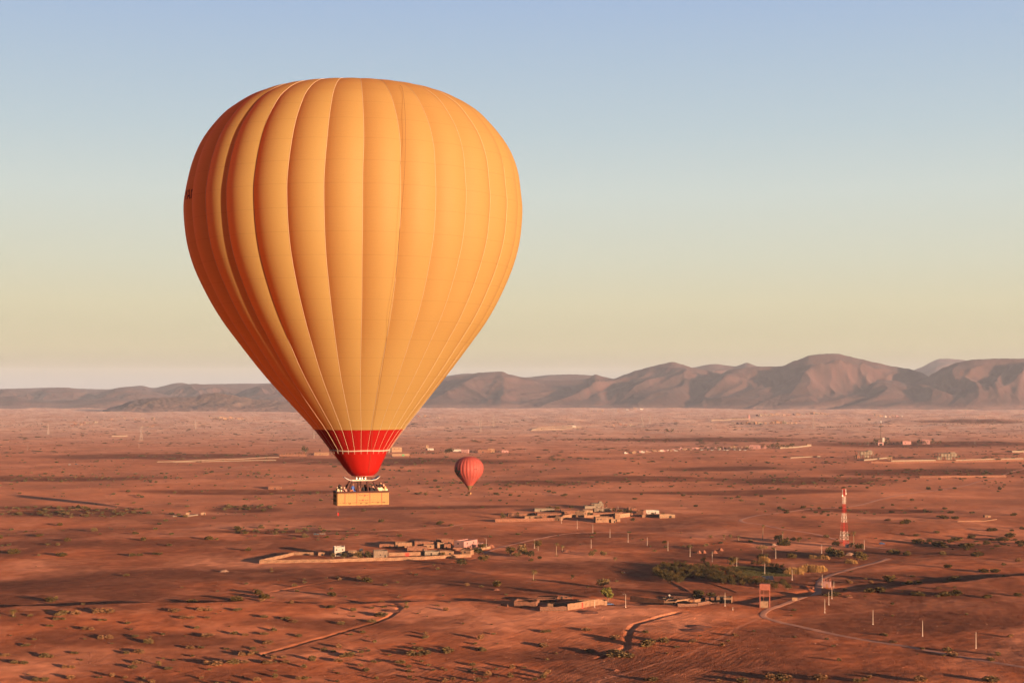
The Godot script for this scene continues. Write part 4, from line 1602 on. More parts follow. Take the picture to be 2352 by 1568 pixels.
func roads() -> void:
	var track := mat("track_dirt", 0.38, 0.155, 0.088, 0.97)
	var grey := mat("grey_track", 0.33, 0.142, 0.082, 0.97)
	struct("dirt_road", strip([[2420, 1552], [2352, 1538], [2230, 1515], [2090, 1487], [1960, 1465], [1850, 1441], [1785, 1427], [1755, 1417], [1760, 1406], [1800, 1393], [1850, 1376], [1876, 1362], [1880, 1348], [1884, 1334], [1905, 1321], [1960, 1306], [2010, 1293], [2042, 1281]], 3.6), grey)
	struct("dirt_road", strip([[2480, 1052], [2352, 1079], [2290, 1096], [2200, 1115], [2124, 1129], [2025, 1145], [1970, 1158], [1864, 1168], [1815, 1175], [1758, 1184], [1715, 1193], [1702, 1198], [1712, 1203], [1747, 1207], [1796, 1217], [1872, 1227], [1927, 1238], [1990, 1250], [2060, 1258]], 3.6), track)
	struct("foot_track", strip([[1110, 1268], [1160, 1252], [1240, 1232], [1320, 1220], [1450, 1216]], 2.4), track)
	struct("foot_track", strip([[300, 1238], [520, 1236], [700, 1230], [860, 1222], [1010, 1214], [1090, 1203], [1300, 1208]], 1.8), track)
	struct("foot_track", strip([[-60, 1175], [200, 1168], [420, 1150], [640, 1146]], 2.0), track)
	struct("foot_track", strip([[480, 1086], [560, 1074], [640, 1066], [740, 1058]], 3.5), track)

var landmarks := []
func mark(called: String, x: float, y: float) -> void:
	landmarks.append([called, x, y])

func village_left() -> void:
	var M := mats
	wall("long tan mud wall along the near side of the big empty yard", [[595, 1294], [757, 1291.5], [857, 1288], [974.5, 1285], [1082, 1279]], 7.6, 0.5, 0.12, M.mud_tan, 2)
	wall("tan mud wall closing the left end of the big empty yard", [[596.5, 1292.5], [674, 1275]], 7.2, 0.5, 0.12, M.mud_tan, 3)
	wall("tan mud wall at the back of the big empty yard", [[675.5, 1274.6], [720, 1274.5]], 6.6, 0.5, 0.12, M.mud_tan, 4)
	house("tiny mud hut with dark doorway at the back of the yard", 738, 1276, 15, 7.0, 3.5, 12, M.mud_tan, [["door", 0.62, 0.0, 1.2, 1.5]])
	var a := house("white two storey house with roof terrace beside the empty yard", 780, 1277.5, 24, 21.5, 8.0, 14, M.white_plaster, [["window", 0.2, 4.1, 0.8, 1.0], ["window", 0.78, 4.1, 0.8, 1.0], ["door", 0.22, 0.0, 1.0, 2.0], ["window", 0.8, 1.1, 0.8, 0.9]], {"parapet": 1.2, "jag": 0.05})
	add_to(a, "roof_post", M.white_plaster, [[-3.2, 7.0, 3.7, 0.35, 1.0, 0.35], [0.4, 7.0, 3.7, 0.35, 1.0, 0.35], [3.2, 7.0, 3.7, 0.35, 1.0, 0.35]])
	add_to(a, "awning", mat("yellow_cloth", 0.5, 0.33, 0.06), [[1.2, 2.5, 4.5, 4.4, 0.08, 1.4]])
	a = house("low plastered house with water tank on its roof", 817, 1279.5, 35, 13.5, 7.0, 10, M.mud_pale, [["window", 0.25, 1.2, 0.8, 0.9], ["door", 0.7, 0.0, 1.0, 2.0]])
	add_to(a, "water_tank", M.car_glass, [[4.0, 4.6, -1.5, 2.2, 1.3, 1.6]])
	a = house("grey rendered house with one small window behind the long wall", 874, 1281, 32, 16.5, 8.0, 10, M.grey_render, [["window", 0.48, 1.6, 0.9, 0.9], ["door", 0.82, 0.0, 1.0, 2.0]])
	wall("tan inner yard wall with bright red gate", [[892, 1277], [975, 1275]], 8.0, 0.4, 0.1, M.mud_tan, 6, [[0.52, 2.8, M.red_gate]])
	house("long red mud barn behind the red gate", 958, 1266, 46, 10.5, 6.0, 8, M.mud_red, [["door", 0.8, 0.0, 1.1, 1.8]])
	house("low red mud barn standing apart at the left of the farm", 888, 1258, 34, 8.0, 5.0, 8, M.mud_red, [])
	house("tan mud house with two dark openings at the farm's back", 928, 1257.5, 40, 12.0, 8.0, 10, M.mud_tan, [["door", 0.08, 0.0, 1.5, 2.2], ["window", 0.45, 0.6, 0.8, 0.9]])
	house("large red mud house in the middle of the farm's back row", 974, 1258, 44, 14.5, 9.0, 8, M.mud_red, [["window", 0.7, 1.5, 0.9, 0.8]])
	house("tan mud house with small window before the back row", 985, 1260, 24, 10.0, 6.0, 8, M.mud_tan, [["window", 0.65, 1.0, 1.0, 1.1]])
	house("narrow tan mud house at the corner beside the large red one", 1012, 1259.5, 15, 13.0, 6.0, 8, M.mud_pale, [["door", 0.5, 0.0, 0.9, 1.8]])
	house("red mud house with slanting top left of the pink house", 1029, 1260.5, 18, 11.5, 7.0, 8, M.mud_red, [["door", 0.3, 0.0, 1.0, 1.8]])
	house("long dark mud shed behind the pink house", 1022, 1249, 40, 11.0, 6.0, 6, M.mud_red, [])
	a = house("pink two storey house with square windows at the farm's right", 1054, 1262.5, 27, 20.5, 18.0, -32, M.pink_plaster, [["window", 0.42, 4.0, 1.0, 1.2], ["window", 0.16, 0.9, 0.8, 0.9], ["window", 0.84, 0.9, 0.8, 0.9], ["window_side", 0.25, 4.0, 1.1, 1.2], ["window_side", 0.72, 4.0, 1.1, 1.2]], {"parapet": 0.9, "jag": 0.03})
	add_to(a, "roof_trim", M.white_plaster, [[0.0, 6.62, 9.02, 8.7, 0.14, 0.3]])
	house("low pink annex against the right side of the pink house", 1100, 1254, 14, 7.5, 5.0, -20, M.pink_plaster, [])
	house("grey walled house with dark doorway inside the long wall", 992, 1276, 33, 10.0, 7.0, 8, M.bare_concrete, [["door", 0.45, 0.0, 1.1, 2.1]])
	house("low tan mud house beside the grey walled one", 1026, 1275, 33, 9.0, 6.0, 8, M.mud_tan, [])
	house("tan mud house with window at the right end of the long wall", 1069, 1274.5, 24, 11.0, 7.0, -20, M.mud_tan, [["window", 0.45, 1.3, 1.0, 1.3], ["door", 0.05, 0.0, 0.9, 2.0]])
	wall("pale low wall running right from the pink house", [[1096, 1264], [1126, 1260]], 6.0, 0.4, 0.1, M.mud_pale, 8)
	wall("rough mud wall in front of the pink house", [[1040, 1264.5], [1094, 1263]], 7.0, 0.4, 0.3, M.mud_red, 9)
	var k := 0
	for e in [[765, 1283, 4.2, 4.6, "pale olive bush tree in front of the white two storey house"], [790, 1282, 3.8, 4.4, "small olive tree beneath the low house with the water tank"], [822, 1282.5, 5.2, 7.2, "wide dark olive tree left of the grey rendered house"], [845, 1281.5, 5.6, 7.0, "round olive tree touching the grey rendered house"], [1106, 1262, 4.8, 6.0, "dense dark round tree right of the pink house"], [1096, 1272, 4.6, 7.0, "brownish round tree at the end of the long wall"], [1110, 1289, 4.4, 8.2, "dark spreading tree outside the right end of the long wall"], [1059, 1297.5, 4.2, 8.0, "round dark tree beside the ditch below the long wall"], [1017, 1276.5, 2.8, 4.0, "low green bush tree inside the yard near the doorway"]]:
		make_tree("olive_tree", e[4], "tree", at(e[0], e[1]), e[2], e[3], M.olive_leaf if k % 2 == 0 else M.dark_leaf, 200 + k, 0.12, 420)
		k += 1
	mark("the pink house", 1067, 1262)
	mark("the empty walled yard", 640, 1293)
	mark("the long tan wall", 850, 1290)

func village_middle() -> void:
	var M := mats
	wall("long red mud wall at the left front of the distant village", [[1137, 1199], [1230, 1197], [1274, 1195.8]], 7.2, 0.5, 0.35, M.mud_red, 12)
	house("tan mud house with pale front at the end of the red wall", 1282, 1196, 15, 9.5, 8.0, -12, M.mud_tan, [["door", 0.6, 0.0, 0.9, 1.9]])
	house("broad red mud house with row of openings behind the red wall", 1262, 1189, 56, 10.5, 11.0, 6, M.mud_red, [["window", 0.3, 1.9, 0.7, 0.7], ["window", 0.5, 1.9, 0.7, 0.7], ["window", 0.75, 1.9, 0.7, 0.7]])
	house("low red mud sheds at the left of the distant village", 1198, 1186.5, 62, 8.0, 8.0, 6, M.mud_red, [])
	house("second low red mud shed in front of the broad house", 1225, 1191.5, 40, 6.0, 7.0, 6, M.mud_tan, [])
	house("long pale flat shed at the back left of the village", 1251, 1175, 46, 6.2, 10.0, 4, M.bare_concrete, [])
	house("wide red mud house at the back of the village centre", 1312, 1180, 46, 8.0, 10.0, 4, M.mud_red, [])
	wall("red mud yard wall in the middle of the distant village", [[1293, 1192.5], [1322, 1187.6]], 9.0, 0.5, 0.3, M.mud_tan, 14)
	house("pale tan house with dark side left of the palm", 1333, 1187.5, 20, 14.0, 9.0, -20, M.mud_tan, [])
	house("pale plastered house behind the small palm", 1351, 1181, 22, 9.5, 8.0, 4, M.mud_pale, [["window", 0.6, 1.4, 0.8, 0.8]])
	wall("low tan garden wall by the small palm", [[1342, 1188.5], [1378, 1187]], 5.4, 0.4, 0.2, M.mud_tan, 15)
	house("concrete ground floor of the unfinished house", 1361, 1168.2, 35, 6.5, 12.0, 4, M.bare_concrete, [["window", 0.8, 0.8, 1.2, 1.2]])
	skeleton_villa("unfinished concrete frame above the village with open dark bays", 1372, 1167.5, 27, 11.6, 8.0, 4)
	house("grey block house in front of the unfinished frame", 1385, 1175.4, 40, 7.2, 9.0, 3, M.grey_render, [])
	wall("red mud wall across the village behind the front house", [[1362, 1184], [1432, 1183]], 7.0, 0.5, 0.3, M.mud_red, 16)
	var a := house("long low plastered house with two square windows at the village front", 1388, 1200, 40, 12.6, 9.0, 8, M.mud_tan, [["window", 0.12, 2.4, 0.9, 1.1], ["window", 0.31, 2.4, 0.9, 1.1], ["door", 0.85, 0.0, 1.1, 2.4]], {"jag": 0.04})
	house("square plastered tower with roof turret beside the low front house", 1419, 1198.5, 12, 20.0, 6.0, 8, M.mud_tan, [["door", 0.2, 0.0, 1.0, 2.4]], {"jag": 0.04, "name": "house_tower", "cat": "tower"})
	house("small lean-to with doorway between low house and tower", 1409, 1200.5, 10, 8.5, 4.0, 8, M.mud_pale, [["door", 0.75, 0.0, 0.9, 2.0]])
	wall("pale yard wall right of the plastered tower", [[1424, 1189.5], [1447, 1186.5]], 9.0, 0.4, 0.1, M.mud_pale, 17)
	wall("short red mud wall at the edge of the tree clump", [[1449, 1186], [1457, 1184]], 6.5, 0.4, 0.3, M.mud_red, 18)
	house("ruined square mud house at the right of the village", 1470, 1185.5, 17, 13.5, 8.0, -24, M.mud_red, [], {"open": true, "jag": 0.5})
	house("low reddish farm shed behind the tree clump", 1453, 1170.8, 18, 4.8, 8.0, 4, M.mud_red, [])
	house("white plastered house alone at the village's right", 1498.5, 1180, 32, 8.0, 8.0, 4, M.white_plaster, [], {"jag": 0.03})
	wall("long low tan wall below the white house", [[1475, 1188], [1517, 1187]], 6.0, 0.5, 0.15, M.mud_tan, 19)
	house("small tan house with pale fence at the far right of the village", 1533, 1189.5, 36, 8.2, 6.0, 4, M.mud_pale, [["door", 0.7, 0.0, 2.2, 2.0]])
	var k := 0
	for e in [[1155, 1192, 7.2, 6.6, "round grey green tree rising behind the red wall's left end"], [1189, 1188.5, 6.4, 3.6, "slim tree standing among the low red sheds"], [1411, 1177, 4.8, 5.2, "leftmost green tree of the clump beside the plastered tower"], [1424, 1178, 4.6, 5.4, "green tree second from left in the village clump"], [1436, 1178, 4.4, 5.4, "green tree third from left in the village clump"], [1447, 1178.5, 4.2, 5.0, "rightmost green tree of the village clump"], [1280, 1170, 3.4, 6.0, "low green tree behind the pale flat shed"], [1312, 1168, 3.2, 5.0, "dark low tree behind the wide red house"], [1454, 1197.5, 3.8, 5.2, "lone round tree on bare ground right of the tower"], [1500, 1181.8, 2.0, 4.0, "low shrub tree against the white plastered house"], [1522, 1183, 1.9, 5.0, "low dark shrub tree right of the white plastered house"], [1262, 1171, 2.8, 8.0, "low spreading tree behind the village's left sheds"]]:
		make_tree("village_tree", e[4], "tree", at(e[0], e[1]), e[2], e[3], M.dark_leaf if k % 3 else M.olive_leaf, 240 + k, 0.1, 360)
		k += 1
	make_tree("cypress_tree", "tall dark pointed cypress behind the village by the unfinished frame", "tree", at(1393, 1167), 7.6, 2.6, M.dark_leaf, 262, 0.03, 500)
	make_palm("small palm tree between the houses of the distant village", at(1353, 1188), 4.2, 264, 2.0)
	mark("the distant mud village", 1340, 1190)

func farms_front() -> void:
	var M := mats
	# the left one of the two mud farms at the river bed
	wall("pale mud wall with red door along the front of the left farm", [[1303, 1401.5], [1394, 1393.5]], 14.5, 0.5, 0.22, M.mud_tan, 30, [[0.37, 1.0, M.red_gate]])
	wall("dark rough thorn and mud wall left of the red door", [[1240, 1403.5], [1302, 1402.5]], 10.5, 1.2, 0.5, M.rubble_mud, 31)
	house("small mud stable with bright end at the left farm", 1265, 1396, 15, 9.5, 4.0, -12, M.mud_tan, [])
	wall("tan mud wall inside the left farm with dark niches", [[1271, 1396], [1328, 1391]], 10.0, 0.5, 0.2, M.mud_tan, 32)
	house("long mud range with uneven roof edge at the left farm's back", 1360, 1389, 66, 9.5, 5.0, 4, M.mud_tan, [["door", 0.12, 0.0, 1.0, 1.5], ["door", 0.62, 0.0, 1.0, 1.6]])
	house("ruined mud hut with broken walls at the left edge of the farm", 1206, 1394, 52, 13.0, 8.0, -14, M.mud_red, [], {"open": true, "jag": 0.9})
	house("mud hut with flat roof of beams behind the ruined one", 1254, 1386, 44, 11.0, 6.0, -6, M.mud_red, [])
	house("half buried mud hut with pale roof in the left farm's back", 1297, 1377.5, 34, 6.5, 5.0, -4, M.mud_red, [], {"roof": M.mud_pale})
	wall("low crumbling mud wall left of the ruined hut", [[1151, 1390], [1166, 1393]], 5.0, 0.6, 0.5, M.mud_red, 33)
	make_tree("acacia_tree", "green round tree with forked trunk behind the left mud farm", "tree", at(1396, 1381.5), 7.6, 7.4, leaf_mat("fresh_leaf", 0.10, 0.085, 0.02), 271, 0.26, 900)
	make_car("blue car parked at the right end of the left mud farm", at(1400, 1390), 0.4, mat("blue_paint", 0.02, 0.035, 0.09, 0.3))
	mark("the left mud farm", 1320, 1398)
	# the right one
	wall("long dark mud wall on the left flank of the right farm", [[1448, 1381], [1480, 1385.5], [1526, 1391]], 13.0, 0.5, 0.2, M.mud_red, 34)
	house("tan mud house with dark door at the front of the right farm", 1540, 1391.5, 25, 11.0, 9.0, -16, M.mud_tan, [["door", 0.84, 0.0, 0.9, 2.0]])
	wall("tan mud wall between house and barn of the right farm", [[1551, 1389], [1584, 1384.5]], 10.5, 0.5, 0.2, M.mud_tan, 35)
	house("brown mud barn with wooden door in the right farm", 1589, 1385.5, 12, 9.5, 6.0, -10, M.mud_red, [["door", 0.4, 0.0, 1.4, 1.7, M.brown_door]])
	wall("low tan mud wall right of the wooden door", [[1595, 1384.5], [1618, 1381]], 8.0, 0.5, 0.2, M.mud_tan, 36)
	house("white parapet of the plastered room in the right farm's back", 1538, 1378, 30, 4.5, 6.0, -8, M.mud_pale, [])
	house("dark flat roofed mud room with small satellite dish", 1570, 1381.5, 46, 8.0, 7.0, -10, M.mud_red, [])
	var a := house("open fronted mud shed at the right end of the farm", 1634, 1385, 26, 13.0, 6.0, -10, M.mud_red, [["door", 0.3, 0.0, 2.6, 1.9]])
	house("mud shed with bright buttressed front at the farm's right end", 1663, 1387, 34, 15.5, 7.0, -14, M.mud_tan, [["door", 0.28, 0.0, 1.6, 1.9]])
	wall("dark thorn hedge and rubble wall before the right farm", [[1556, 1392.5], [1600, 1391.5], [1650, 1389]], 7.0, 1.4, 0.6, M.rubble_mud, 37)
	make_tree("olive_tree", "round dark olive tree growing inside the right mud farm", "tree", at(1605, 1372.5), 4.2, 7.5, M.dark_leaf, 274, 0.1, 600)
	make_tree("olive_tree", "low olive tree beside the roofs of the right mud farm", "tree", at(1632, 1371.5), 2.6, 6.0, M.dark_leaf, 275, 0.08, 420)
	var st := begin()
	lathe(st, Vector3.ZERO, [Vector2(0.0, 0.0), Vector2(0.55, 0.12), Vector2(0.6, 0.2), Vector2(0.0, 0.06)], 12)
	var dp := at(1538, 1378.5) + Vector3(0, 2.6, 0)
	var dish := thing("satellite_dish", "small white satellite dish on a flat roof of the right farm", "satellite dish", dp)
	part("bowl", done(st), M.white_plaster, dish).rotation.x = 1.0
	st = begin()
	bar(st, Vector3(0, -0.9, 0), Vector3(0, 0, 0), 0.05, 0.05, 5)
	part("stand", done(st), M.pale_metal, dish)
	mark("the right mud farm", 1590, 1388)

func water_works() -> void:
	var M := mats
	var p := at(1759, 1396)
	var w := metres(p, 23.5)
	var h := metres(p, 54.5)
	var t := thing("water_tower", "red concrete water tower with open legs and square tank", "water tower", p + Vector3(0, 0, -2), deg_to_rad(-12))
	var m: Material = M.tower_red
	var d := w * 0.72
	add_to(t, "base_room", M.mud_pale, [[-w * 0.1, h * 0.14, 0, w * 0.8, h * 0.28, d]])
	add_to(t, "tank", m, [[0, h * 0.875, 0, w, h * 0.25, d]])
	add_to(t, "tank_lid", m, [[0, h * 1.003, 0, w * 1.03, 0.12, d * 1.03]])
	for s in [Vector2(-1, 1), Vector2(1, 1), Vector2(1, -1), Vector2(-1, -1)]:
		add_to(t, "leg", m, [[s.x * (w * 0.5 - 0.2), h * 0.375, s.y * (d * 0.5 - 0.2), 0.42, h * 0.75, 0.42]])
	for z in [-1.0, 1.0]:
		add_to(t, "cross_beam", m, [[0, h * 0.515, z * (d * 0.5 - 0.2), w - 0.85, 0.3, 0.3]])
	for x in [-1.0, 1.0]:
		add_to(t, "cross_beam", m, [[x * (w * 0.5 - 0.2), h * 0.515, 0, 0.3, 0.3, d - 0.85]])
	add_to(t, "riser_pipe", m, [[-w * 0.12, h * 0.5, 0.1, 0.16, h * 0.46, 0.16]])
	mark("the red water tower", 1759, 1396)
	# the little pump house with its bare column starters
	p = at(1901, 1349)
	w = metres(p, 17.5)
	h = metres(p, 13.5)
	var b := house("small pink pump house with brown door and bare roof columns", 1899.5, 1349, 17, 13.4, 4.5, -18, M.pink_plaster, [["door", 0.52, 0.0, 1.0, 2.1, M.brown_door]], {"name": "pump_house", "jag": 0.0, "cat": "pump house"})
	for e in [[-0.42, 2.0], [0.02, 2.0], [0.34, 2.0], [0.44, -1.6], [-0.42, -1.6]]:
		add_to(b, "roof_column", M.tower_red, [[e[0] * w, h + 0.7, e[1], 0.32, 1.9, 0.32]])
	mark("the pink pump house", 1901, 1349)
	# a low name board with painted lines
	p = at(1826, 1379)
	t = thing("name_board", "low pale name board with dark painted lines beside the track", "sign", p, deg_to_rad(-6))
	w = metres(p, 12.0)
	h = metres(p, 7.2)
	add_to(t, "board", M.mud_pale, [[0, h * 0.5, 0, w, h, 0.3]])
	var st := begin()
	for e in [[-0.28, 0.72, 0.16], [-0.02, 0.74, 0.22], [0.26, 0.72, 0.2], [-0.3, 0.42, 0.1], [-0.12, 0.4, 0.14], [0.1, 0.43, 0.18], [0.32, 0.4, 0.1]]:
		box(st, Vector3(e[0] * w, e[1] * h, 0.16), Vector3(e[2] * w, 0.16, 0.02), Basis(Vector3.BACK, e[0] * 0.3))
	part("painted_lines", done(st), M.brown_door, t)
	mark("the name board", 1826, 1379)
	# solar panels on a rack
	p = at(1764, 1333.5)
	t = thing("solar_array", "dark tilted solar panels on a rack behind the olive grove", "solar panels", p, 0.1)
	w = metres(p, 27.0)
	for k in 3:
		st = begin()
		box(st, Vector3((k - 1) * w / 3.0, 1.75, 0), Vector3(w / 3.0 - 0.12, 0.08, 3.6), Basis(Vector3.RIGHT, 0.62))
		part("panel", done(st), mat("solar_glass", 0.012, 0.014, 0.022, 0.25), t)
	for k in 4:
		st = begin()
		bar(st, Vector3((k - 1.5) * w / 3.2, -0.2, -1.2), Vector3((k - 1.5) * w / 3.2, 2.6, -1.2), 0.07, 0.07, 5)
		bar(st, Vector3((k - 1.5) * w / 3.2, -0.2, 1.2), Vector3((k - 1.5) * w / 3.2, 0.85, 1.2), 0.07, 0.07, 5)
		part("rack_leg", done(st), M.pale_metal, t)
	mark("the solar panels", 1764, 1333)

func mound(label: String, x: float, y: float, wide: float, high: float, m: Material, seed_: int, called := "earth_mound", cat := "mound") -> void:
	var p := at(x, y)
	var w := metres(p, wide)
	var h := metres(p, high)
	var n := noise_of(seed_, 0.5, 3)
	var pts := PackedVector3Array()
	for r in 10:
		for c in 25:
			var a := TAU * c / 24.0
			var k := r / 9.0
			var rad := k * 0.5 * (1.0 + 0.2 * n.get_noise_2d(cos(a) * 2.0, sin(a) * 2.0))
			var y2 := h * pow(cos(k * PI * 0.5), 1.3) * (1.0 + 0.3 * n.get_noise_2d(cos(a) * k * 3.0 + 9.0, sin(a) * k * 3.0))
			pts.append(Vector3(sin(a) * rad * w, y2 - 0.25 * k, cos(a) * rad * w * 0.8))
	single(called, label, cat, grid_mesh(pts, 10, 25, PackedVector2Array(), PackedColorArray(), true), m, p)

func grove_and_palms() -> void:
	var M := mats
	# olive trees: scattered over the grove's outline
	var outline := PackedVector2Array()
	for e in [[365, 455], [480, 400], [620, 385], [760, 392], [860, 412], [1050, 402], [1290, 442], [1440, 492], [1500, 550], [1700, 606], [1880, 640], [1990, 610], [2060, 705], [1880, 695], [1700, 668], [1560, 645], [1390, 655], [1200, 645], [1000, 585], [860, 560], [740, 560], [700, 632], [580, 632], [490, 572], [370, 545]]:
		outline.append(flat_at(1435.5 + e[0] * 0.1831, 1223.0 + e[1] * 0.1831 + 3.0))
	var box2 := Rect2(outline[0], Vector2.ZERO)
	for v in outline:
		box2 = box2.expand(v)
	var spots := []
	var gr := RandomNumberGenerator.new()
	gr.seed = 77
	var tries := 0
	while spots.size() < 190 and tries < 9000:
		tries += 1
		var v := box2.position + Vector2(gr.randf() * box2.size.x, gr.randf() * box2.size.y)
		if not Geometry2D.is_point_in_polygon(v, outline):
			continue
		var ok := true
		for s in spots:
			if s.distance_to(v) < 3.7:
				ok = false
				break
		if ok:
			spots.append(v)
	# ordered from left to right as one sees them
	var order := []
	for v in spots:
		order.append([v.x / -v.y, v])
	order.sort_custom(func(a, b): return a[0] < b[0])
	var proto := []
	for i in 5:
		var t := thing("olive_tree", "", "tree")
		used["olive_tree"] -= 1
		remove_child(t)
		part("trunk", trunk_mesh(300 + i, 1.3, 0.13, 0.6), M.bark, t)
		part("crown", tree_crown(310 + i, 4.2, 0.3, 3.7, 620, 0.26, 12), M.olive_leaf if i % 2 else M.dark_leaf, t)
		t.set_meta("category", "tree")
		proto.append(t)
	for i in order.size():
		var v: Vector2 = order[i][1]
		copy_of(proto[i % 5], "olive_tree", "dense round olive tree of the dark grove, %s from the grove's left end" % ordinal(i + 1), on_ground(v.x, v.y), gr.randf() * TAU, gr.randf_range(0.75, 1.2), "olive trees of the dark grove")
	for e in [[1730, 1298, "first"], [1741, 1300, "second"], [1752, 1298.5, "third"], [1763, 1301, "fourth"], [1774, 1303, "fifth"], [1785, 1305, "sixth"], [1797, 1305.5, "seventh"]]:
		copy_of(proto[int(e[0]) % 5], "olive_tree", "dark olive tree in the small rear row beside the reeds, %s from left" % e[2], at(e[0], e[1]), e[0], 0.95, "olive trees of the small rear row")
	for e in [[1520, 1321, 0.35, "low dark bush left of the olive grove, the larger of two"], [1500, 1322, 0.28, "low dark bush left of the olive grove, the smaller of two"]]:
		copy_of(proto[0], "dark_bush", e[3], at(e[0], e[1]), 0.5, e[2])
	for p in proto:
		p.queue_free()
	mark("the olive grove", 1620, 1325)
	# palms: x, y of the foot, height in units, crown length, offshoots, words
	var k := 0
	for e in [[1291.6, 1269, 16, 2.4, false, "slim palm tree among bushes left of the tall palm pair"], [1277.5, 1277, 29, 2.5, true, "tall palm tree with bushy offshoots right of the dark trees"], [1225, 1333, 22, 3.0, true, "short bushy palm tree alone on bare ground above the left farm"], [1366.5, 1266, 3, 2.4, true, "bushy stemless palm left of two small shrubs in the plain's middle"], [1412.5, 1288, 7, 2.0, false, "dwarf palm tree alone in the plain left of the olive grove"], [1692, 1295, 14, 2.6, true, "palm tree standing behind the olive grove beside a pole"], [1663, 1240, 11, 2.2, true, "palm tree beyond the earth mounds, left one of three"], [1678, 1235, 7, 2.0, true, "palm tree beyond the earth mounds, middle one of three"], [1697, 1243, 12, 2.2, true, "palm tree beyond the earth mounds, right one of three"], [1632, 1234, 4, 2.6, true, "stemless bushy palm at the far left of the palm row"], [1752.5, 1239, 33, 2.0, false, "tall thin palm tree left of the lattice mast"], [1798, 1247, 26, 1.7, false, "thin palm tree above the dark bushes left of the mast"], [1961.5, 1259, 37, 2.6, false, "tall palm tree right beside the lattice mast"], [1776.5, 1262, 4, 2.4, true, "low palm beside the bare acacia behind the grove"], [1503, 1266, 2, 2.8, true, "low bushy palm in the bare plain behind the poles"], [29, 1416, 14, 2.6, true, "palm tree with reddish crown at the left end of the river bed"], [933, 1391, 8, 1.5, false, "dwarf palm tree at the head of the ditch on the bank"], [363, 1527, 8, 1.5, true, "dead palm stump with few fronds on the near plain"], [1900.5, 1265, 5, 2.4, true, "low palm between the mast and the pale pole"]]:
		var p := at(e[0], e[1])
		make_palm(e[5], p, metres(p, e[2]), 400 + k, e[3], e[4])
		k += 1
	for e in [[904, 1392, 0.9, "small spiky aloe left of the dwarf palm on the bank"], [1005, 1391, 1.0, "small spiky aloe right of the dwarf palm on the bank"]]:
		single("spiky_aloe", e[3], "plant", palm_crown(480, 18, 1.9, false), M.palm_leaf, at(e[0], e[1]) + Vector3(0, 0.2, 0))
	# broadleaved trees on the plain
	for e in [[1172, 1275, 6.5, 8.5, 0, "dark round tree at the left end of the roadside clump"], [1198, 1273.5, 6.8, 9.0, 2, "broad brownish tree in the middle of the roadside clump"], [1207, 1276, 3.6, 6.0, 1, "low green tree before the roadside clump"], [1236, 1265, 8.4, 6.6, 0, "tall green tree at the right of the slim palm"], [1188, 1279, 3.2, 6.0, 2, "low dusty tree in front of the roadside clump"], [1219, 1279, 4.2, 6.5, 1, "dark low tree at the slim palm's foot"], [1240, 1284.5, 2.6, 3.6, 1, "small dark tree right of the roadside clump"], [1360, 1277, 3.4, 5.4, 2, "dusty low tree beside the stemless palm"], [1386, 1275.5, 3.2, 5.6, 2, "brown low tree right of the stemless palm"], [1385, 1349, 4.6, 9.0, 2, "dusty broad bush tree on the field above the left farm"], [1315, 1330, 3.0, 2.8, 1, "small dark upright tree on the bare slope"], [1684, 1299, 6.0, 8.0, 0, "dense olive coloured tree behind the grove beside the palm"], [1616, 1293, 4.6, 4.6, 0, "small upright green tree at the back edge of the grove"], [1752, 1287, 5.0, 8.0, 1, "dark bushy tree under the bare acacia"], [1789, 1243, 5.0, 8.5, 1, "dark bush tree left of the thin palm"], [1806, 1246, 4.0, 6.0, 1, "dark bush tree right of the thin palm"], [1822, 1244, 3.4, 5.0, 1, "dark bush tree second right of the thin palm"], [1836, 1246, 4.8, 5.0, 0, "rightmost dark bush tree of the row left of the mast"], [1800, 1252, 3.2, 12.0, 1, "low wide dark hedge tree below the thin palm"], [1921, 1256, 4.4, 7.0, 1, "dark tree at the left foot of the lattice mast"], [1957, 1258, 4.2, 5.0, 1, "dark tree between mast cabinet and tall palm"], [1975, 1259, 3.0, 8.0, 1, "low dark tree right of the tall palm"], [1978, 1286, 5.6, 11.0, 0, "large round olive bush tree beside the curving track"], [1916, 1276, 3.6, 14.0, 1, "long dark bush row below the lattice mast"], [1930, 1279, 3.6, 10.0, 0, "dusty bush tree left of the pale sand heap"], [1818, 1281, 3.0, 8.0, 0, "low olive bush tree right of the pale pole by the field"]]:
		make_tree("round_tree", e[5], "tree", at(e[0], e[1]), e[2], e[3], [M.olive_leaf, M.dark_leaf, M.dusty_leaf][e[4]], 500 + k, 0.14, 460)
		k += 1
	var ac := thing("acacia_tree", "thin dry acacia with flat airy crown behind the grove", "tree", at(1751, 1275))
	part("trunk", trunk_mesh(561, 5.4, 0.16, 2.6), M.bark, ac)
	part("crown", foliage([[Vector3(0, 6.0, 0), Vector3(4.6, 1.5, 4.0)], [Vector3(-2, 5.2, 0.5), Vector3(2.2, 0.9, 2)], [Vector3(2.2, 5.3, 0), Vector3(2.2, 0.9, 2)]], 330, 0.5, 562), M.dusty_leaf, ac)
	# reeds
	for e in [[1822, 1317, 44, 17, "golden reed bed left of the gap behind the solar panels"], [1866, 1313, 72, 20, "tall golden reed bed running right towards the track"], [1755, 1289.5, 26, 14, "golden reeds at the foot of the bare acacia"], [1868, 1282, 18, 9, "thin dry reeds left of the lattice mast's field"], [1893, 1283, 22, 10, "thin dry reeds right of the pale pole at the field"], [1955, 1293, 26, 10, "dry reeds along the bend of the track"], [1848, 1370, 0.1, 0.1, ""]]:
		if e[4] == "":
			continue
		var p := at(e[0], e[1])
		single("reed_bed", e[4], "reeds", reed_mesh(metres(p, e[2]), metres(p, e[3]), 600 + k), M.reed_leaf, p)
		k += 1
	var fp := at(1752, 1311)
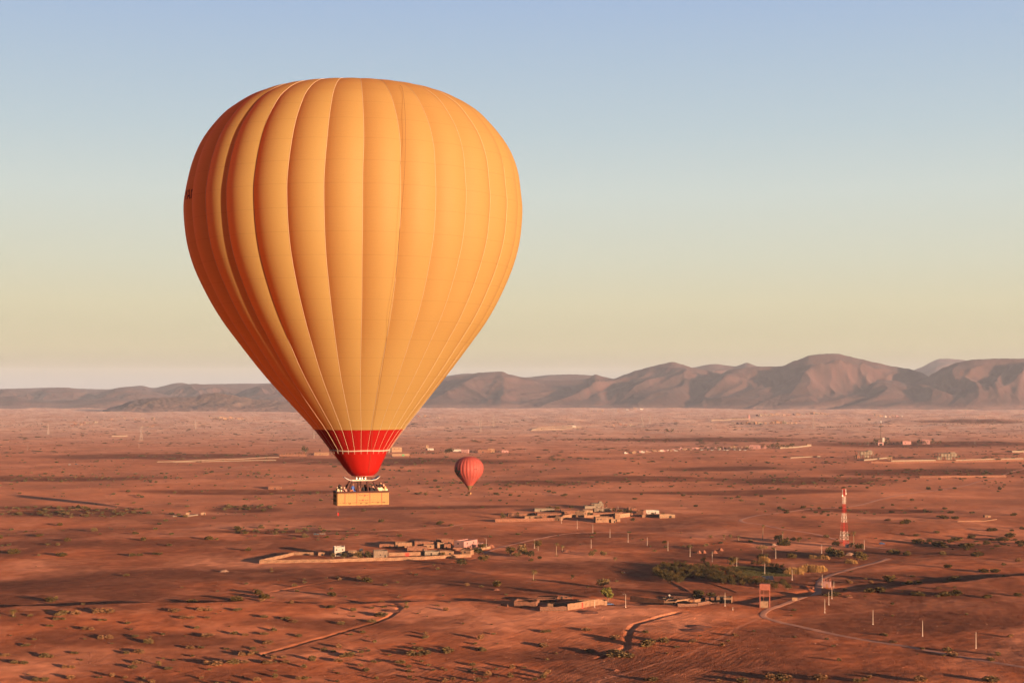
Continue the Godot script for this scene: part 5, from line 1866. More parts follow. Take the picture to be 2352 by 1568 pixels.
	var gs := single("field_grass", "short dark green grass on the field behind the grove", "grass", grass_mesh(), M.grass_leaf, fp)
	gs.set_meta("kind", "stuff")

func reed_mesh(w: float, h: float, seed_: int) -> ArrayMesh:
	var r := RandomNumberGenerator.new()
	r.seed = seed_
	var st := begin()
	var clump := noise_of(seed_, 0.35, 2)
	var n := int(w * 46.0)
	for i in n:
		var x := (r.randf() - 0.5) * w
		var z := r.randfn() * 2.2 + sin(x * 0.5) * 1.5
		var hh := h * (0.72 + 0.33 * clump.get_noise_2d(x, z)) * r.randf_range(0.75, 1.1) * (1.0 - 0.55 * pow(absf(x) / w * 2.0, 3.0))
		var k := r.randf_range(0.65, 1.25)
		st.set_color(Color(k, k, k * 0.95))
		var a := r.randf() * TAU
		var u := Vector3(cos(a), 0, sin(a)) * 0.10
		var top := Vector3(x + r.randfn() * 0.25, hh, z + r.randfn() * 0.25)
		var b := Vector3(x, -0.1, z)
		tri(st, b - u, top, b + u)
		var c := b.lerp(top, 0.8)
		tri(st, c - u * 2.0, top + u * 1.5 + Vector3(0, 0.25, 0), c + u)
	return done(st)

func grass_mesh() -> ArrayMesh:
	var r := RandomNumberGenerator.new()
	r.seed = 91
	var st := begin()
	var c := at(1752, 1311)
	for i in 9000:
		var px := r.randf_range(1702, 1782)
		var p := at(px, r.randf_range(1304, 1320) + (px - 1740) * 0.08) if i < 10 else c + Vector3(r.randf_range(-16, 14), 0, r.randf_range(-24, 28))
		p.y = ground_y(p.x, p.z)
		p -= c
		var k := r.randf_range(0.6, 1.4)
		st.set_color(Color(k, k, k))
		var a := r.randf() * TAU
		var u := Vector3(cos(a), 0, sin(a)) * 0.22
		tri(st, p - u, p + Vector3(u.z, r.randf_range(0.2, 0.55), u.x), p + u)
	return done(st)

func all_poles() -> void:
	# x, y of the foot, height in units, words
	var k := 0
	var line := "concrete pole in the slanting row past the distant village, %s from its far end"
	for e in [[1289.8, 1201.9, 10.8], [1326, 1213.7, 19.8], [1361.9, 1223.6, 19.8], [1401.4, 1234, 20.2], [1443, 1245.3, 21.4], [1487, 1255.2, 21.8], [1534.6, 1264.7, 23], [1585.5, 1278, 23.4], [1636.4, 1289.8, 24.3], [1692.8, 1301.7, 23], [1757.2, 1318.2, 25.3], [1820.2, 1332, 24.7], [1889.2, 1349.6, 31]]:
		k += 1
		var p := at(e[0], e[1])
		make_pole(line % ordinal(k), p, metres(p, e[2]))
	for e in [[1916, 1361, 26.3, "concrete pole at the right wall of the pink pump house"], [1911.5, 1374.8, 29, "concrete pole before the dark bush right of the pump house"], [1904.5, 1388.9, 30.8, "concrete pole at the near edge of the track bend"], [1895.2, 1407.3, 31.8, "concrete pole alone on bare soil below the pump house"], [2006, 1434, 33.8, "concrete pole on the near plain, farthest of the three at right"], [2120, 1460.7, 36, "concrete pole on the near plain, middle of the three at right"], [2242.8, 1488.7, 38, "concrete pole on the near plain, nearest of the three at right"], [1782.5, 1282.1, 23.4, "concrete pole beside the dry acacia behind the grove"], [1888, 1270.4, 20.6, "concrete pole left of the lattice mast by the field"], [1985.8, 1262, 22.3, "concrete pole right of the tall palm at the mast"], [1227.7, 1259, 20.5, "concrete pole behind the roadside tree clump"], [1358, 1258.3, 21, "concrete pole alone above the stemless palm"], [1366, 1394, 16.5, "short pale pole standing against the left farm's front wall"], [1665.8, 1391.4, 31, "tall concrete pole at the right end of the right farm"], [1384.7, 1177, 14.3, "pale pole before the grey block house in the village"], [1340.4, 1190, 13.6, "pale pole beside the palm of the distant village"], [1420, 1169, 6.6, "short pole behind the tree clump of the village"], [1683.6, 1400.6, 7.0, "short pale post on bare ground left of the water tower"]]:
		var p := at(e[0], e[1])
		make_pole(e[3], p, metres(p, e[2]))
	for e in [[1437.4, 1395, 31, "concrete lamp pole between the two mud farms"], [1117, 1254.8, 18.5, "pale lamp pole behind the pink house's right side"]]:
		var p := at(e[0], e[1])
		make_pole(e[3], p, metres(p, e[2]), true)
	k = 0
	for e in [[62.5, 1035, 16.8], [318.4, 1029, 19.7], [614.8, 1021.3, 20], [1087.6, 1013, 16.8], [1356.4, 1013.6, 20.6], [1692.8, 1001.2, 19.4], [1982.6, 994, 14.3], [2295.8, 987.6, 17.5]]:
		k += 1
		var p := at(e[0], e[1])
		make_pole("tall thin pale pole far out on the plain, %s from the left" % ordinal(k), p, metres(p, e[2]))
	k = 0
	for e in [[975.6, 1043, 8], [1020, 1042.5, 10.5], [1086.7, 1040.6, 10.8], [1105.7, 1038.4, 8.6], [1147, 1040.6, 9.5], [1207.3, 1039.3, 8.9], [1266, 1039, 9.2], [1327, 1038.4, 9.5], [1386.6, 1038.4, 8.6]]:
		k += 1
		var p := at(e[0], e[1])
		make_pole("pale pole along the road of the hamlet behind the red balloon, %s from left" % ordinal(k), p, metres(p, e[2]))
	k = 0
	for e in [[1996, 1023.5, 14.6], [2092.7, 1020.3, 12], [2240.3, 1020, 15]]:
		k += 1
		var p := at(e[0], e[1])
		make_pole("pale pole along the hedged estate at far right, %s from left" % ordinal(k), p, metres(p, e[2]))
	k = 0
	for e in [[109.5, 997.5, 25], [323.7, 1011.8, 35], [448.5, 984.8, 20.6], [720.5, 1007, 16], [1104, 993, 30.8], [1133.3, 981.3, 27], [1476, 986.6, 31.7], [1493, 973.3, 23], [1869, 984.4, 27], [2219.7, 953, 15], [2265.7, 962, 13]]:
		k += 1
		var p := at(e[0], e[1])
		pylon("thin steel lattice pylon far out on the hazy plain, %s from the left" % ordinal(k), p, metres(p, e[2]))
	# the slim mast of the estate, and the one on the peak
	var p := at(2023.8, 1014.6)
	var h := metres(p, 48.6)
	var t := thing("slim_mast", "slim tall mast with pale head rising from the hedged estate", "mast", p)
	var st := begin()
	lattice(st, 0.0, h * 0.9, 1.7, 1.2, 12, 0.13, 0.08)
	part("tower", done(st), mats["bark"], t)
	st = begin()
	lathe(st, Vector3(0, h * 0.9, 0), [Vector2(0.3, 0.0), Vector2(1.4, 0.2), Vector2(1.4, h * 0.08), Vector2(0.2, h * 0.1)], 10)
	part("antenna_head", done(st), mats["pale_metal"], t)
	p = at_far(1541.5, 836.0)
	h = metres(p, 21.0)
	t = thing("slim_mast", "thin red and white mast on top of the middle mountain", "mast", p)
	for i in 5:
		st = begin()
		bar(st, Vector3(0, h * i / 5.0 - 3.0, 0), Vector3(0, h * (i + 1) / 5.0, 0), 2.4, 1.8, 6)
		part("section", done(st), mats["mast_red"] if i % 2 == 0 else mats["mast_white"], t)

var hills := []
func surface_y(x: float, d: float) -> float:
	var y := ground_y(x, -d)
	for q in hills:
		var px := CX + x / d * FOCAL
		if px <= q.x0 or px >= q.x1:
			continue
		var c := int((px - q.x0) / (q.x1 - q.x0) * (q.cols - 1))
		# rows of one column are evenly spaced in depth
		var near: float = -q.pts[c].z
		var far: float = -q.pts[(q.rows - 1) * q.cols + c].z
		if d <= near or d >= far:
			continue
		y = maxf(y, q.pts[int((d - near) / (far - near) * (q.rows - 1)) * q.cols + c].y)
	return y

func at_far(px: float, py: float) -> Vector3:
	var d := 7000.0
	while d < 26000.0:
		var y := CAM_H - (py - EYE) / FOCAL * d
		var x := (px - CX) / FOCAL * d
		var s := surface_y(x, d)
		if y <= s:
			return Vector3(x, s, -d)
		d += 25.0
	return Vector3((px - CX) / FOCAL * 14000.0, surface_y((px - CX) / FOCAL * 14000.0, 14000.0), -14000.0)

func block_house(seed_: int) -> ArrayMesh:
	# a far house, one unit wide: two joined blocks of different height with parapets and dark openings sunk in the front
	var r := RandomNumberGenerator.new()
	r.seed = seed_
	var st := begin()
	var s := r.randf_range(0.45, 0.62)
	var h0 := r.randf_range(0.34, 0.5)
	var h1 := h0 * r.randf_range(0.5, 0.8)
	for e in [[-0.5, -0.5 + s, h0, 0.55], [-0.5 + s, 0.5, h1, 0.42]]:
		var w: float = e[1] - e[0]
		var mid: float = (e[0] + e[1]) * 0.5
		box(st, Vector3(mid, e[2] * 0.42, 0), Vector3(w - 0.002, e[2] * 1.16, e[3]))
		for q in [[mid, e[3] * 0.5 - 0.015, w - 0.002, 0.03], [mid, -e[3] * 0.5 + 0.015, w - 0.002, 0.03], [e[0] + 0.016, 0.0, 0.03, e[3] - 0.062], [e[1] - 0.016, 0.0, 0.03, e[3] - 0.062]]:
			box(st, Vector3(q[0], e[2] * 1.05, q[1]), Vector3(q[2], e[2] * 0.1, q[3]))
	return done(st)

var blocks := []
func far_houses(place: String, x0: float, x1: float, y0: float, y1: float, n: int, wide: float, kinds: Array, distant := false, tall := 1.0) -> void:
	var r := RandomNumberGenerator.new()
	r.seed = int(x0 * 3.0 + y0)
	if blocks.is_empty():
		for i in 6:
			blocks.append(block_house(700 + i))
	var xs := []
	for i in n:
		xs.append(lerpf(x0, x1, (i + r.randf_range(0.15, 0.85)) / n))
	for i in n:
		var py := lerpf(y0, y1, (xs[i] - x0) / (x1 - x0)) + r.randf_range(-1.0, 1.0) * (0.9 if distant else 1.6)
		var p := at_far(xs[i], py) if distant else at(xs[i], py)
		var w := metres(p, wide * r.randf_range(0.6, 1.5))
		var o := single("flat_house", "small flat house %s, %s from left" % [place, ordinal(i + 1)], "house", blocks[r.randi() % 6], mats[kinds[r.randi() % kinds.size()]], p, r.randf_range(-0.5, 0.3), "houses " + place)
		o.scale = Vector3(w, w * r.randf_range(0.8, 1.2) * tall, w)

func far_trees(place: String, x0: float, x1: float, y0: float, y1: float, n: int, high: float, m: Material, distant := false) -> void:
	var r := RandomNumberGenerator.new()
	r.seed = int(x0 * 5.0 + y0)
	for i in n:
		var x := lerpf(x0, x1, (i + r.randf_range(0.2, 0.8)) / n)
		var p := at_far(x, lerpf(y0, y1, (x - x0) / (x1 - x0))) if distant else at(x, lerpf(y0, y1, (x - x0) / (x1 - x0)) + r.randf_range(-0.6, 0.6))
		var h := metres(p, high * r.randf_range(0.7, 1.25))
		make_tree("distant_tree", "dark tree %s, %s from left" % [place, ordinal(i + 1)], "tree", p, h, h * r.randf_range(0.7, 1.2), m, 900 + int(x), 0.1, 150, "trees " + place)

func far_things() -> void:
	var M := mats
	var pale := ["white_plaster", "mud_pale", "mud_pale", "pink_plaster"]
	var mud := ["mud_tan", "mud_pale", "mud_red", "bare_concrete"]
	far_houses("in the town under the middle hills", 1028, 1396, 932, 923, 58, 4.2, pale, true, 0.8)
	far_houses("above the hills' dark shade", 1570, 1640, 915, 911, 9, 4.0, pale, true, 0.7)
	far_houses("at the right mountain's foot", 2178, 2350, 936, 933, 24, 4.4, pale, true, 0.8)
	far_houses("in the village left of the big balloon", 482, 568, 961, 963, 12, 6.5, mud)
	far_houses("among scattered farms at far left", 158, 222, 978, 971, 8, 5.0, mud)
	far_houses("by the pylon on the far left plain", 326, 356, 981, 980, 4, 5.0, mud)
	far_houses("on the hazy plain before the rocky hill", 250, 368, 963, 962, 5, 5.0, mud)
	far_houses("just right of the big balloon", 955, 1008, 958, 959, 6, 6.0, mud)
	far_houses("in the long village before the mountain", 1735, 1905, 955, 951, 22, 6.0, mud)
	far_houses("in the second village before the mountain", 1682, 1832, 973, 972, 18, 7.0, mud)
	far_houses("along the far road under the right hills", 2005, 2080, 957, 956, 7, 6.0, pale)
	far_houses("beyond the walled enclosure", 1405, 1452, 978, 977, 4, 6.5, mud)
	far_houses("near the dark hill foot at centre", 1345, 1480, 946, 940, 8, 5.0, pale)
	far_houses("in the pale settlement right of centre", 1434, 1610, 1041, 1031, 30, 6.0, pale)
	far_houses("by the lot of white vehicles", 1612, 1725, 1031, 1029, 10, 7.5, pale)
	far_trees("beside the village left of the balloon", 484, 536, 965, 966, 6, 5.0, M.dark_leaf)
	far_trees("in the dark strip on the far left plain", 24, 98, 978, 976, 10, 3.4, M.dark_leaf)
	far_trees("among the houses of the pale settlement", 1590, 1740, 1033, 1031, 8, 6.5, M.dark_leaf)
	far_trees("in the clump right of the pink roadside house", 1752, 1828, 1031, 1029, 11, 12.5, M.dark_leaf)
	far_trees("along the hedged estate at far right", 1935, 2165, 1023, 1019, 26, 7.5, M.dark_leaf)
	far_trees("along the plantation beyond the slim mast", 1898, 1985, 983, 979, 16, 4.5, M.dark_leaf)
	far_trees("in the hedge left of the red balloon", 936, 1022, 1044, 1042, 16, 5.5, M.dark_leaf)
	far_trees("in the hamlet behind the red balloon", 1055, 1160, 1040, 1039, 11, 5.0, M.dark_leaf)
	far_trees("beside the houses left of the red band", 648, 760, 1046, 1044, 16, 6.5, M.dark_leaf)
	far_trees("in the scrub under the far right hills", 2140, 2350, 977, 970, 22, 4.5, M.dusty_leaf)
	for e in [[700, 1044, 21, 21, "large round tree at the hamlet left of the red band"], [1031, 1042, 14, 21, "large dark tree in the hamlet left of the small balloon"], [1533, 994, 12, 10, "left one of the twin dark trees far out on the plain"], [1544, 994.5, 12, 8, "right one of the twin dark trees far out on the plain"], [1588, 995, 12, 7, "single dark tree right of the twin trees"], [2012, 1019, 15, 13, "tall tree left of the slim mast"], [2040, 1019, 14, 11, "tall tree right of the slim mast"], [2110, 1019, 15, 10, "tall tree before the pink estate house"], [2144, 1018, 13, 9, "tall tree right of the pink estate house"], [480, 959, 6, 5, "small dark tree behind the far left village"], [350, 963, 5, 6, "small dark tree on the hazy plain before the rocky hill"], [199, 961, 5, 4, "small dark tree alone on the hazy far left plain"], [2010, 955, 6, 5, "small dark tree by the far road under the hills"], [1997, 966, 4, 9, "flat dark tree alone below the far road"]]:
		var p := at(e[0], e[1])
		make_tree("plain_tree", e[4], "tree", p, metres(p, e[2]), metres(p, e[3]), M.dark_leaf, 1200 + int(e[0]), 0.12, 300)
	# single buildings and walls of the middle distance
	house("square pale minaret of the hamlet behind the red balloon", 981, 1033.5, 6, 11.5, 7.0, 8, M.mud_pale, [["window", 0.5, 8.0, 1.2, 1.6]], {"name": "minaret", "cat": "minaret"})
	house("low white building at the minaret's foot", 989, 1034, 14, 4.5, 8.0, 8, M.white_plaster, [])
	house("pale two storey house right of the red band", 911, 1038, 24, 11.0, 12.0, 12, M.mud_pale, [["window", 0.3, 6.0, 1.4, 1.6], ["window", 0.7, 6.0, 1.4, 1.6]])
	house("long pale shed with green door right of the red band", 920, 1047.5, 40, 5.5, 8.0, 2, M.mud_pale, [["door", 0.65, 0.0, 4.0, 3.6, M.green_gate]])
	house("pink house behind the small balloon's hamlet trees", 1067, 1040, 17, 8.0, 8.0, -14, M.pink_plaster, [["window", 0.3, 1.2, 1.2, 1.4]])
	house("long white house left of the pink hamlet house", 1050, 1037, 20, 5.0, 6.0, 2, M.white_plaster, [])
	house("red mud building at the hamlet's right", 1112, 1040, 30, 7.0, 10.0, 4, M.mud_red, [["door", 0.4, 0.0, 2.4, 3.0]])
	house("tan house with roof room at the hamlet's right", 1128, 1039.5, 16, 9.0, 8.0, 4, M.mud_tan, [])
	house("pink low house at the hamlet's right end", 1160, 1039, 16, 5.0, 8.0, 4, M.pink_plaster, [])
	house("brown wall building left of the red band", 672, 1048, 62, 5.0, 6.0, 3, M.mud_red, [])
	house("pale house between trees left of the red band", 738, 1046, 34, 7.0, 8.0, 3, M.mud_tan, [["window", 0.4, 1.4, 1.6, 1.6]])
	house("red house at the scrub left of the basket", 631, 1124, 30, 7.5, 9.0, 4, M.mud_red, [["door", 0.5, 0.0, 1.4, 2.2]])
	house("pink roadside house left of the dark tree clump", 1734, 1031, 24, 9.0, 12.0, -14, M.pink_plaster, [["window", 0.3, 2.0, 1.6, 1.8], ["window", 0.7, 2.0, 1.6, 1.8]])
	house("pink low wing beside the pink roadside house", 1753, 1030.5, 14, 6.5, 9.0, -14, M.pink_plaster, [])
	house("pale cottage at the end of the wall right of the tree clump", 1859, 1024.5, 10, 4.5, 8.0, 2, M.mud_pale, [])
	house("pink gate building of the hedged estate", 2024, 1022.5, 13, 6.5, 6.0, 2, M.pink_plaster, [["door", 0.5, 0.0, 7.0, 4.2]])
	house("pink estate house with two blocks", 2084, 1021, 20, 8.0, 12.0, 2, M.pink_plaster, [["window", 0.3, 3.0, 1.8, 1.8]])
	house("large pink estate house behind the hedge", 2128, 1020, 18, 10.5, 14.0, -12, M.pink_plaster, [["window", 0.25, 5.0, 1.8, 2.0], ["window", 0.7, 5.0, 1.8, 2.0], ["door", 0.5, 0.0, 2.0, 3.0]])
	house("pale water tank house beside the slim mast", 2030, 1016, 5, 11.0, 5.0, 2, M.white_plaster, [])
	house("red and white banded tower at the far road", 1721.5, 963, 4, 10.5, 8.0, 2, M.pink_plaster, [["window", 0.5, 10.0, 2.0, 2.0]], {"name": "banded_tower", "cat": "tower"})
	skeleton_villa("left unfinished concrete villa at the long walls", 1989, 1052, 37, 15.5, 16.0, 5)
	skeleton_villa("right unfinished concrete villa at the long walls", 2178, 1056.5, 48, 15.5, 16.0, 6)
	house("orange brick hut beside the left unfinished villa", 1973, 1053.5, 8, 8.5, 5.0, 4, M.mud_red, [["door", 0.5, 0.0, 1.2, 2.0]])
	house("small pale gatehouse at the end of the villa walls", 2044, 1056, 10, 7.5, 6.0, -20, M.mud_pale, [])
	house("white pump room inside the walled enclosure", 1319, 982.5, 9, 5.0, 14.0, 4, M.white_plaster, [])
	house("square pale ruin on the scrub at left", 430, 1184, 8, 6.5, 4.0, 10, M.mud_pale, [], {"open": true, "jag": 0.4})
	house("tiny pale hut right of the square ruin", 466, 1182.5, 11, 5.5, 3.5, 10, M.mud_pale, [["door", 0.7, 0.0, 0.9, 1.4]])
	for e in [
		["long pale wall running right across the plain at left", [[360, 1061], [470, 1057], [560, 1054], [640, 1050.5]], 1.4, "bare_concrete"],
		["second long pale wall below the first at left", [[397, 1061.5], [520, 1059.5], [634, 1057.5]], 1.8, "bare_concrete"],
		["near pale wall of the walled enclosure", [[1220, 988.5], [1290, 986.8], [1335, 981.5]], 2.2, "bare_concrete"],
		["rear pale wall of the walled enclosure", [[1222, 987.5], [1241, 983], [1312, 979.5]], 1.8, "bare_concrete"],
		["wall with pale coping right of the dark tree clump", [[1792, 1030.5], [1820, 1029], [1864, 1025]], 3.6, "bare_concrete"],
		["broken pale wall left of the unfinished villas", [[1816, 1052.5], [1850, 1050.5], [1885, 1049]], 2.2, "bare_concrete"],
		["front wall of the villa plots", [[2001, 1063.2], [2120, 1062.6], [2240, 1061], [2352, 1058.5]], 3.6, "mud_red"],
		["slanting wall behind the villa plots' front", [[1985, 1058], [2010, 1056], [2040, 1053]], 3.4, "bare_concrete"],
		["inner wall between the two unfinished villas", [[2048, 1060.2], [2090, 1059.4], [2150, 1058.5]], 3.4, "bare_concrete"],
		["rear wall right of the right unfinished villa", [[2196, 1058], [2260, 1056], [2352, 1054]], 2.4, "bare_concrete"],
		["pale wall standing alone at the far right", [[2326, 1039], [2380, 1038]], 4.0, "bare_concrete"],
		["long tan wall with gaps above the lattice mast", [[2113, 1097.5], [2160, 1097.3], [2230, 1096.5], [2312, 1095.5]], 4.6, "mud_red"],
		["long low wall along the far road", [[1634, 966.5], [1680, 965], [1722, 963]], 2.2, "bare_concrete"],
		["tan field wall in the haze left of the big balloon", [[255, 1002.8], [292, 1002.2]], 2.2, "bare_concrete"],
		["low stone wall round the square ruin", [[396, 1186.5], [428, 1187], [454, 1183.5]], 3.0, "bare_concrete"],
		["low wall of the farm plot by round bushes at right", [[2200, 1198], [2260, 1197], [2290, 1193]], 1.6, "mud_tan"]]:
		wall(e[0], e[1], e[2], 0.5, 0.25, M[e[3]], int(e[1][0][0]))
	house("tiny mud hut behind round bushes at the right of the plain", 2270, 1188, 14, 4.5, 4.0, 4, M.mud_tan, [["door", 0.4, 0.0, 0.9, 1.3]])
	# earth heaps
	var heap: Material = stained("heap_soil", 0.115, 0.043, 0.025, 0.3, 4.0)
	var sand: Material = stained("pale_sand", 0.15, 0.085, 0.056, 0.3, 4.0)
	var k := 0
	for e in [[1605.5, 1270.5, 15, 7, "red earth heap, leftmost of the four heaps"], [1618, 1270, 11, 7, "red earth heap with sharp crest, second of the four heaps"], [1641.5, 1270.5, 20, 7.5, "red earth heap, third of the four heaps"], [1656, 1264.5, 17, 7, "red earth heap, rear right one of the four heaps"], [1300, 1266.5, 28, 4.5, "low red earth heap right of the tall bushy palm"], [1128, 1257, 18, 7.5, "red earth heap right of the pink house"], [1178, 1259, 14, 4.0, "red earth heap above the roadside trees"], [1777, 1252.5, 22, 5, "pale sand heap below the palms left of the mast"], [1787, 1250.5, 8, 6, "small red heap right of the pale sand heap"], [1951, 1275, 30, 7, "pale sand heap on the slope below the lattice mast"], [514, 1312.5, 30, 5, "whitish gravel heap alone on the left plain"], [1335, 1395, 0.1, 0.1, ""], [1350, 1405, 60, 3, "low red spoil heap below the left farm"], [1950, 1372, 26, 4, "red spoil heap behind the bush right of the pump house"], [1868, 1354, 12, 6, "crumbled red bank beside the track at the pump house"], [895, 1402, 60, 2.5, "low spoil bank at the head of the ditch"], [1385, 1393, 0.1, 0.1, ""], [1590, 1447, 90, 2.5, "long pale spoil ridge on the near plain below the right farm"], [1600, 1438, 70, 2.5, "long spoil ridge behind the pale one on the near plain"], [1140, 1355, 24, 4, "stony red heap beside the field bank"], [1415, 1540, 24, 4, "pale bank at the lower end of the wide ditch"]]:
		k += 1
		if e[4] == "":
			continue
		mound(e[4], e[0], e[1], e[2], e[3], sand if e[4].contains("pale sand") or e[4].contains("whitish") else heap, 800 + k)
	# vehicles
	make_car("dark pickup with pale cargo and trailer on the left plain", at(726, 1229), 0.2, mat("dark_paint", 0.03, 0.032, 0.035, 0.3), "pickup")
	var tr := thing("flat_trailer", "white flat trailer behind the dark pickup", "trailer", at(741, 1227.5), 0.2)
	add_to(tr, "bed", M.white_plaster, [[0, 0.7, 0, 4.6, 0.16, 2.0]])
	add_to(tr, "tail_frame", M.white_plaster, [[-2.2, 1.2, 0, 0.12, 0.9, 2.0]])
	for x in [-0.6, 0.5]:
		for z in [-0.85, 0.85]:
			var st := begin()
			tube(st, [Vector3(x, 0.35, z - 0.1), Vector3(x, 0.35, z + 0.1)], 0.35, 0.35, 10)
			part("wheel", done(st), M.tyre, tr)
	make_car("dark blue car on the plain right of the lattice mast", at(2027, 1250), 0.1, mats["blue_paint"])
	make_car("white car far out on the left plain, left of the dark one", at(158.7, 1067.3), 0.0, M.white_plaster)
	make_car("dark car far out on the left plain, right of the white one", at(174, 1066.7), 0.0, mats["dark_paint"])
	make_car("white car alone in the haze below the far left village", at(513.5, 996.5), 0.0, M.white_plaster)
	k = 0
	for x in [1612, 1636, 1653, 1664, 1671, 1688, 1700, 1712]:
		k += 1
		make_car("white vehicle in the roadside lot left of the pink house, %s from left" % ordinal(k), at(x, 1033.5 + (k % 3) * 0.7), 0.3 * (k % 2), M.white_plaster, "van").scale = Vector3(1.4, 1.5, 1.2)

# ---------------------------------------------------------------- scrub
const SHRUBS_A := [[365, 975, 120, 45], [445, 1075, 100, 40], [550, 1065, 80, 35], [750, 1055, 190, 40], [1415, 990, 110, 45], [1740, 970, 100, 38], [1900, 910, 70, 30], [1945, 945, 95, 38], [1270, 1045, 110, 28], [1505, 1040, 130, 28], [1755, 1040, 80, 25], [430, 1105, 100, 22], [215, 1080, 50, 22], [750, 1115, 80, 18], [935, 1135, 45, 22], [365, 1152, 60, 20], [640, 1180, 130, 28], [1370, 1098, 140, 22], [1525, 1095, 50, 18], [1940, 1095, 65, 22], [770, 1245, 150, 30], [985, 1235, 60, 22], [1515, 1230, 130, 30], [190, 1298, 70, 24], [1090, 1280, 90, 35], [1010, 1350, 100, 30], [920, 1360, 60, 22], [1190, 1220, 40, 18], [40, 1375, 80, 30], [130, 1430, 160, 30], [330, 1380, 120, 28], [545, 1355, 60, 22], [500, 1460, 120, 24], [960, 1465, 80, 28], [1000, 1425, 70, 22], [1580, 1445, 150, 38], [1710, 1435, 90, 38], [1810, 1370, 140, 32], [1800, 1425, 80, 25], [1960, 1430, 80, 28], [290, 1555, 150, 30], [505, 1545, 90, 28], [720, 1535, 60, 12], [1230, 1470, 80, 22], [1400, 1318, 80, 22], [1480, 1312, 60, 18], [1720, 1215, 70, 24], [1810, 1222, 60, 24], [1940, 1220, 80, 24], [1970, 1280, 90, 24], [1850, 1325, 60, 20], [1660, 1325, 50, 15], [100, 620, 110, 45], [440, 635, 90, 30], [270, 635, 30, 15], [280, 490, 80, 22], [1240, 560, 70, 22], [990, 635, 110, 22], [1150, 625, 90, 18], [925, 780, 50, 18]]
const SHRUBS_B := [[640, 205, 85, 35], [905, 100, 95, 45], [845, 70, 55, 25], [105, 220, 100, 35], [60, 188, 75, 32], [625, 300, 85, 25], [1935, 130, 100, 45], [1815, 135, 50, 20], [705, 430, 65, 25], [880, 498, 60, 22], [975, 570, 40, 30], [280, 390, 70, 24], [340, 415, 65, 24], [950, 415, 90, 25], [1020, 370, 120, 35], [770, 680, 130, 40], [480, 715, 70, 40], [870, 655, 50, 24], [1310, 670, 230, 40], [1540, 655, 90, 40], [1325, 625, 90, 25], [1175, 735, 80, 32], [680, 725, 90, 26], [255, 700, 50, 24], [270, 730, 70, 26], [125, 735, 90, 30], [2310, 490, 50, 24], [2300, 600, 80, 26], [1815, 550, 60, 40], [1800, 625, 80, 24], [1930, 785, 30, 20], [1245, 800, 60, 20], [1590, 865, 60, 20], [955, 300, 40, 20], [100, 375, 70, 20], [370, 530, 70, 22], [130, 580, 80, 24], [110, 510, 70, 22], [30, 660, 80, 24], [18, 628, 40, 15]]
const SHRUBS_C := [[780, 340, 120, 40], [1035, 285, 90, 25], [1070, 400, 180, 60], [1190, 360, 120, 40], [560, 450, 110, 35], [810, 485, 210, 50], [180, 280, 100, 22], [530, 260, 90, 25], [160, 400, 90, 25], [1450, 360, 100, 30], [1695, 398, 60, 30], [1305, 410, 60, 20], [1800, 315, 70, 28], [1740, 358, 40, 18], [1090, 705, 130, 35], [1850, 705, 150, 35], [2160, 685, 280, 50], [1660, 705, 70, 25], [2310, 325, 40, 15], [1500, 310, 40, 15], [1965, 275, 40, 15]]
const SHRUBS_D := [[870, 800, 105, 50], [1050, 830, 170, 35], [760, 885, 220, 35], [1095, 915, 130, 35], [1330, 915, 210, 45], [1630, 738, 190, 35], [1310, 700, 80, 28], [1375, 800, 90, 40], [1310, 820, 60, 25], [1535, 615, 95, 35], [1275, 605, 60, 30], [1455, 550, 130, 35], [1240, 530, 140, 35], [1100, 517, 140, 35], [1370, 498, 90, 30], [1495, 482, 70, 32], [1665, 428, 90, 30], [1785, 475, 100, 40], [1605, 525, 70, 30], [1720, 495, 110, 30], [1870, 525, 90, 35], [1015, 608, 70, 35], [895, 595, 110, 35], [1280, 330, 75, 28], [1370, 333, 65, 28], [1000, 370, 90, 40], [860, 345, 60, 18], [1080, 460, 60, 20], [1220, 438, 55, 20], [395, 472, 60, 25], [130, 625, 75, 30], [1850, 655, 55, 30], [1740, 685, 45, 22], [1735, 780, 40, 30], [1620, 930, 90, 25], [1840, 915, 90, 30], [900, 985, 30, 25], [1460, 1060, 35, 20], [850, 1220, 50, 22], [905, 1272, 70, 25], [1115, 1315, 45, 20], [1310, 1330, 80, 40], [1345, 1362, 110, 30], [1680, 1360, 60, 32], [160, 1230, 35, 15], [390, 1240, 40, 15], [445, 1295, 40, 18], [490, 1408, 50, 25], [350, 1550, 140, 40], [60, 1545, 150, 40], [650, 1570, 140, 30], [1110, 1560, 130, 45], [720, 1530, 50, 22], [1640, 1570, 120, 35], [1240, 860, 50, 18], [440, 915, 130, 35], [560, 925, 60, 18]]

